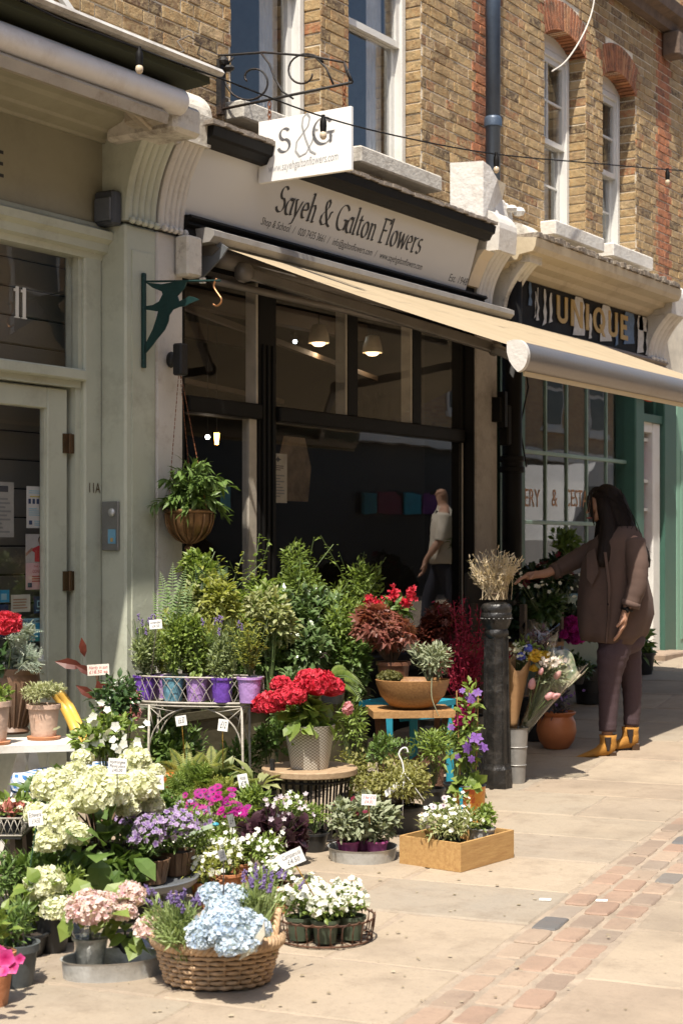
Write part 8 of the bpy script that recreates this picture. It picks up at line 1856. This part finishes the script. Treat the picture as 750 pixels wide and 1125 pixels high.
m=MB(); PP=[W(660,604,.20),W(664,640,.212),W(664,672,.208),W(661,702,.188),W(659,702,.190),W(661,672,.210),W(661,640,.214),W(657,604,.20)]; m.raw([tuple(p_+tc_*.008) for p_ in PP]+[tuple(p_-tc_*.01) for p_ in PP],[tuple(range(8)),tuple(range(8,16))[::-1]]+[(i,(i+1)%8,(i+1)%8+8,i+8) for i in range(8)]); m.build('front_edge',[BLZ],wo)
for y_ in (637,660): m=MB(); m.ball(W(662,y_,.205),(.011,.008,.011),10); m.build('button',[BLACK],wo,smooth=True)
TR=mat('mauve_denim',(.06,.036,.042),.85,0,.12,10,.3,160)
m=MB(); 
limb(m,[(W(676,698,.075),.10),(W(670,716,.09),.096),(W(667,736,.09),.077),(W(666,756,.09),.064),(W(665,780,.09),.056),(W(664.5,799,.09),.052)],18,.03)
limb(m,[(W(689,698,-.08),.10),(W(692,718,-.09),.085),(W(695,738,-.09),.070),(W(697,756,-.09),.060),(W(697,780,-.09),.052),(W(696,796,-.09),.048)],18,.03)
m.ball(W(682,700),(.13,.15,.10),16); m.build('trousers',[TR],wo,smooth=True)
MUS=mat('mustard_suede',(.36,.165,.025),.85,0,.14,16,.3,140,dirt=(.25,.11,.02),dirtamt=.4,dscale=9); ELA=mat('boot_elastic',(.02,.012,.01),.8)
def boot(ax_,dy,l,tx,hx):
    bt=None; m=MB(); rings=[]
    # rings along the foot then up the shaft
    for (x_,y_,a_,b_) in ((ax_+1,803+dy,.054,.044),(ax_+1,808+dy,.049,.042),(ax_+1,813+dy,.052,.042),(ax_,818+dy,.058,.040)):
        rings.append(ringp(W(x_,y_,l),fw,tc_,a_,b_,18))
    m.loft(rings)
    R=[]
    for (x_,yt,yb,b_) in ((hx,808,824,.030),(hx-5,805,826,.044),(hx-12,808,827,.045),(hx-20,817,828,.043),(hx-28,821,828.6,.042),(hx-35,824,829,.034),(hx-40,826,829,.020),(hx-43,827.3,829,.006)):
        c_=W(x_,(yt+yb)/2+dy,l); hz=(yb-yt)/2*kW; R.append([c_+tc_*(math.sin(a)*b_)+Z3*(math.cos(a)*hz) for a in np.linspace(0,2*PI,17)[:-1]])
    m.loft(R); bt=m.build('boot',[MUS],wo,smooth=True)
    m=MB(); P=[W(ax_-4,805+dy,l+.052),W(ax_+3,805+dy,l+.052),W(ax_+1,820+dy,l+.046),W(ax_-1,820+dy,l+.046)]; m.raw([tuple(p_+tc_*.006) for p_ in P]+[tuple(p_-tc_*.02) for p_ in P],[(0,1,2,3),(7,6,5,4)]+[(i,(i+1)%4,(i+1)%4+4,i+4) for i in range(4)]); m.build('elastic_panel',[ELA],bt)
    m=MB(); m.box((-.026,-.03,-.012),(.022,.03,.034),0,0,Matrix.Translation(W(hx-3,827+dy,l))@Matrix.Rotation(math.atan2(fw.y,fw.x),4,'Z'),.004); m.build('heel',[mat('boot_heel',(.05,.025,.012),.5)],bt)
boot(664,0,.09,630,672); boot(694,-5,-.09,668,703)
m=MB(); c_=W(681,665.5,.23); ax=(W(679,671,.23)-W(682,660,.23)).normalized(); s1_=ax.cross(tc_).normalized(); m.tube([c_+(s1_*math.cos(a)+tc_*math.sin(a))*.031 for a in np.linspace(0,2*PI,20)[:-1]],.008,6,closed=True); m.ball(c_+tc_*.03,(.018,.012,.02),10); m.build('wristwatch',[BLACK],wo,smooth=True)
# ---- the man passing in the lane (his reflection shows in the shop window)
dV=17.3; a0,a1=ray(466); mo=Vector((a0*dV,2*5.752-a1*dV,0)); mo.z=ground(mo.x)
mn=thing('person','bald man in cream shirt and navy trousers, mirrored in the flower shop window','person',tuple(mo))
f2=Vector((-.5427,-.84,0)); l2=Vector((.84,-.5427,0))
def Mn(f,l,z): return mo+f2*f+l2*l+Z3*z
s=Sk(); pel=s.add(Mn(0,0,.86),.12); sp=s.add(Mn(0,0,1.05),.12,pel); ch_=s.add(Mn(0,0,1.22),.14,sp); nb=s.add(Mn(0,0,1.36),.07,ch_); nk=s.add(Mn(.01,0,1.42),.055,nb); hb=s.add(Mn(.02,0,1.50),.07,nk); hh=s.add(Mn(.02,0,1.56),.085,hb); s.add(Mn(.01,0,1.60),.075,hh); j=s.add(Mn(.07,0,1.475),.035,hb); nz=s.add(Mn(.10,0,1.53),.016,hh)
for sd,ff in ((1,-.10),(-1,.14)):
    a=s.add(Mn(0,.17*sd,1.33),.055,nb); b=s.add(Mn(-.02+ff*.4,.22*sd,1.08),.045,a); c=s.add(Mn(ff*1.1+.04,.22*sd,.86),.032,b); w_=s.add(Mn(ff*1.2+.05,.22*sd,.82),.026,c); s.hand(w_,f2*ff+Z3*-1,f2,.02,1.,.5,sd)
    h_=s.add(Mn(0,.09*sd,.82),.09,pel); k_=s.add(Mn(-ff*1.0+.06,.09*sd,.46),.06,h_); an=s.add(Mn(-ff*2.2,.09*sd,.09),.045,k_); s.add(Mn(-ff*2.2+.16,.09*sd,.035),.03,an)
body=skinmesh('body',s.V,s.E,s.R,0,mat('fair_skin_tone',(.50,.29,.20),.55,0,.05,20,.1,120),mn)
m=MB(); m.loft([ringp(Mn(x,0,z),f2,l2,a_,b_,28,.02,6,z*9) for x,z,a_,b_ in ((0,.80,.16,.20),(0,.90,.165,.20),(0,1.05,.15,.19),(0,1.2,.155,.21),(0,1.32,.13,.20),(0,1.38,.08,.11),(.01,1.42,.06,.065))]); 
for sd,ff in ((1,-.10),(-1,.14)): limb(m,[(Mn(0,.17*sd,1.32),.075),(Mn(-.01+ff*.3,.215*sd,1.14),.07),(Mn(-.02+ff*.5,.22*sd,1.04),.065)],14,.03)
m.build('shirt',[mat('cream_shirt',(.68,.62,.52),.8,0,.04,9,.2,60)],mn,smooth=True)
m=MB(); m.tube([Mn(.08,-.12,1.36),Mn(.17,0,1.18),Mn(.12,.15,.98)],.012,6); m.tube([Mn(-.06,.215,1.2),Mn(-.05,.215,.9)],.02,6,1); m.build('bag_strap',[BLACK,L_RED],mn)
m=MB()
for sd,ff in ((1,-.10),(-1,.14)): limb(m,[(Mn(0,.085*sd,.86),.11),(Mn(-ff*.6+.03,.09*sd,.64),.095),(Mn(-ff*1.+.05,.09*sd,.46),.078),(Mn(-ff*2.1,.09*sd,.13),.065)],16,.02)
m.build('trousers',[mat('navy_trousers',(.02,.022,.035),.8)],mn,smooth=True)
for sd,ff in ((1,-.10),(-1,.14)):
    m=MB(); m.loft([[Mn(-ff*2.2+x,.09*sd+math.sin(a)*b_,.04+.035*h_*math.cos(a)+.0) for a in np.linspace(0,2*PI,13)[:-1]] for x,b_,h_ in ((-.07,.03,.9),(0,.045,1.),(.1,.048,.9),(.17,.04,.6),(.2,.01,.3))]); m.build('shoe',[BLACK],mn,smooth=True)
m=MB(); m.box((-.006,-.075,-.018),(.012,.075,.018),0,0,Matrix.Translation(Mn(.095,0,1.555))); m.build('sunglasses',[BLACK],body)
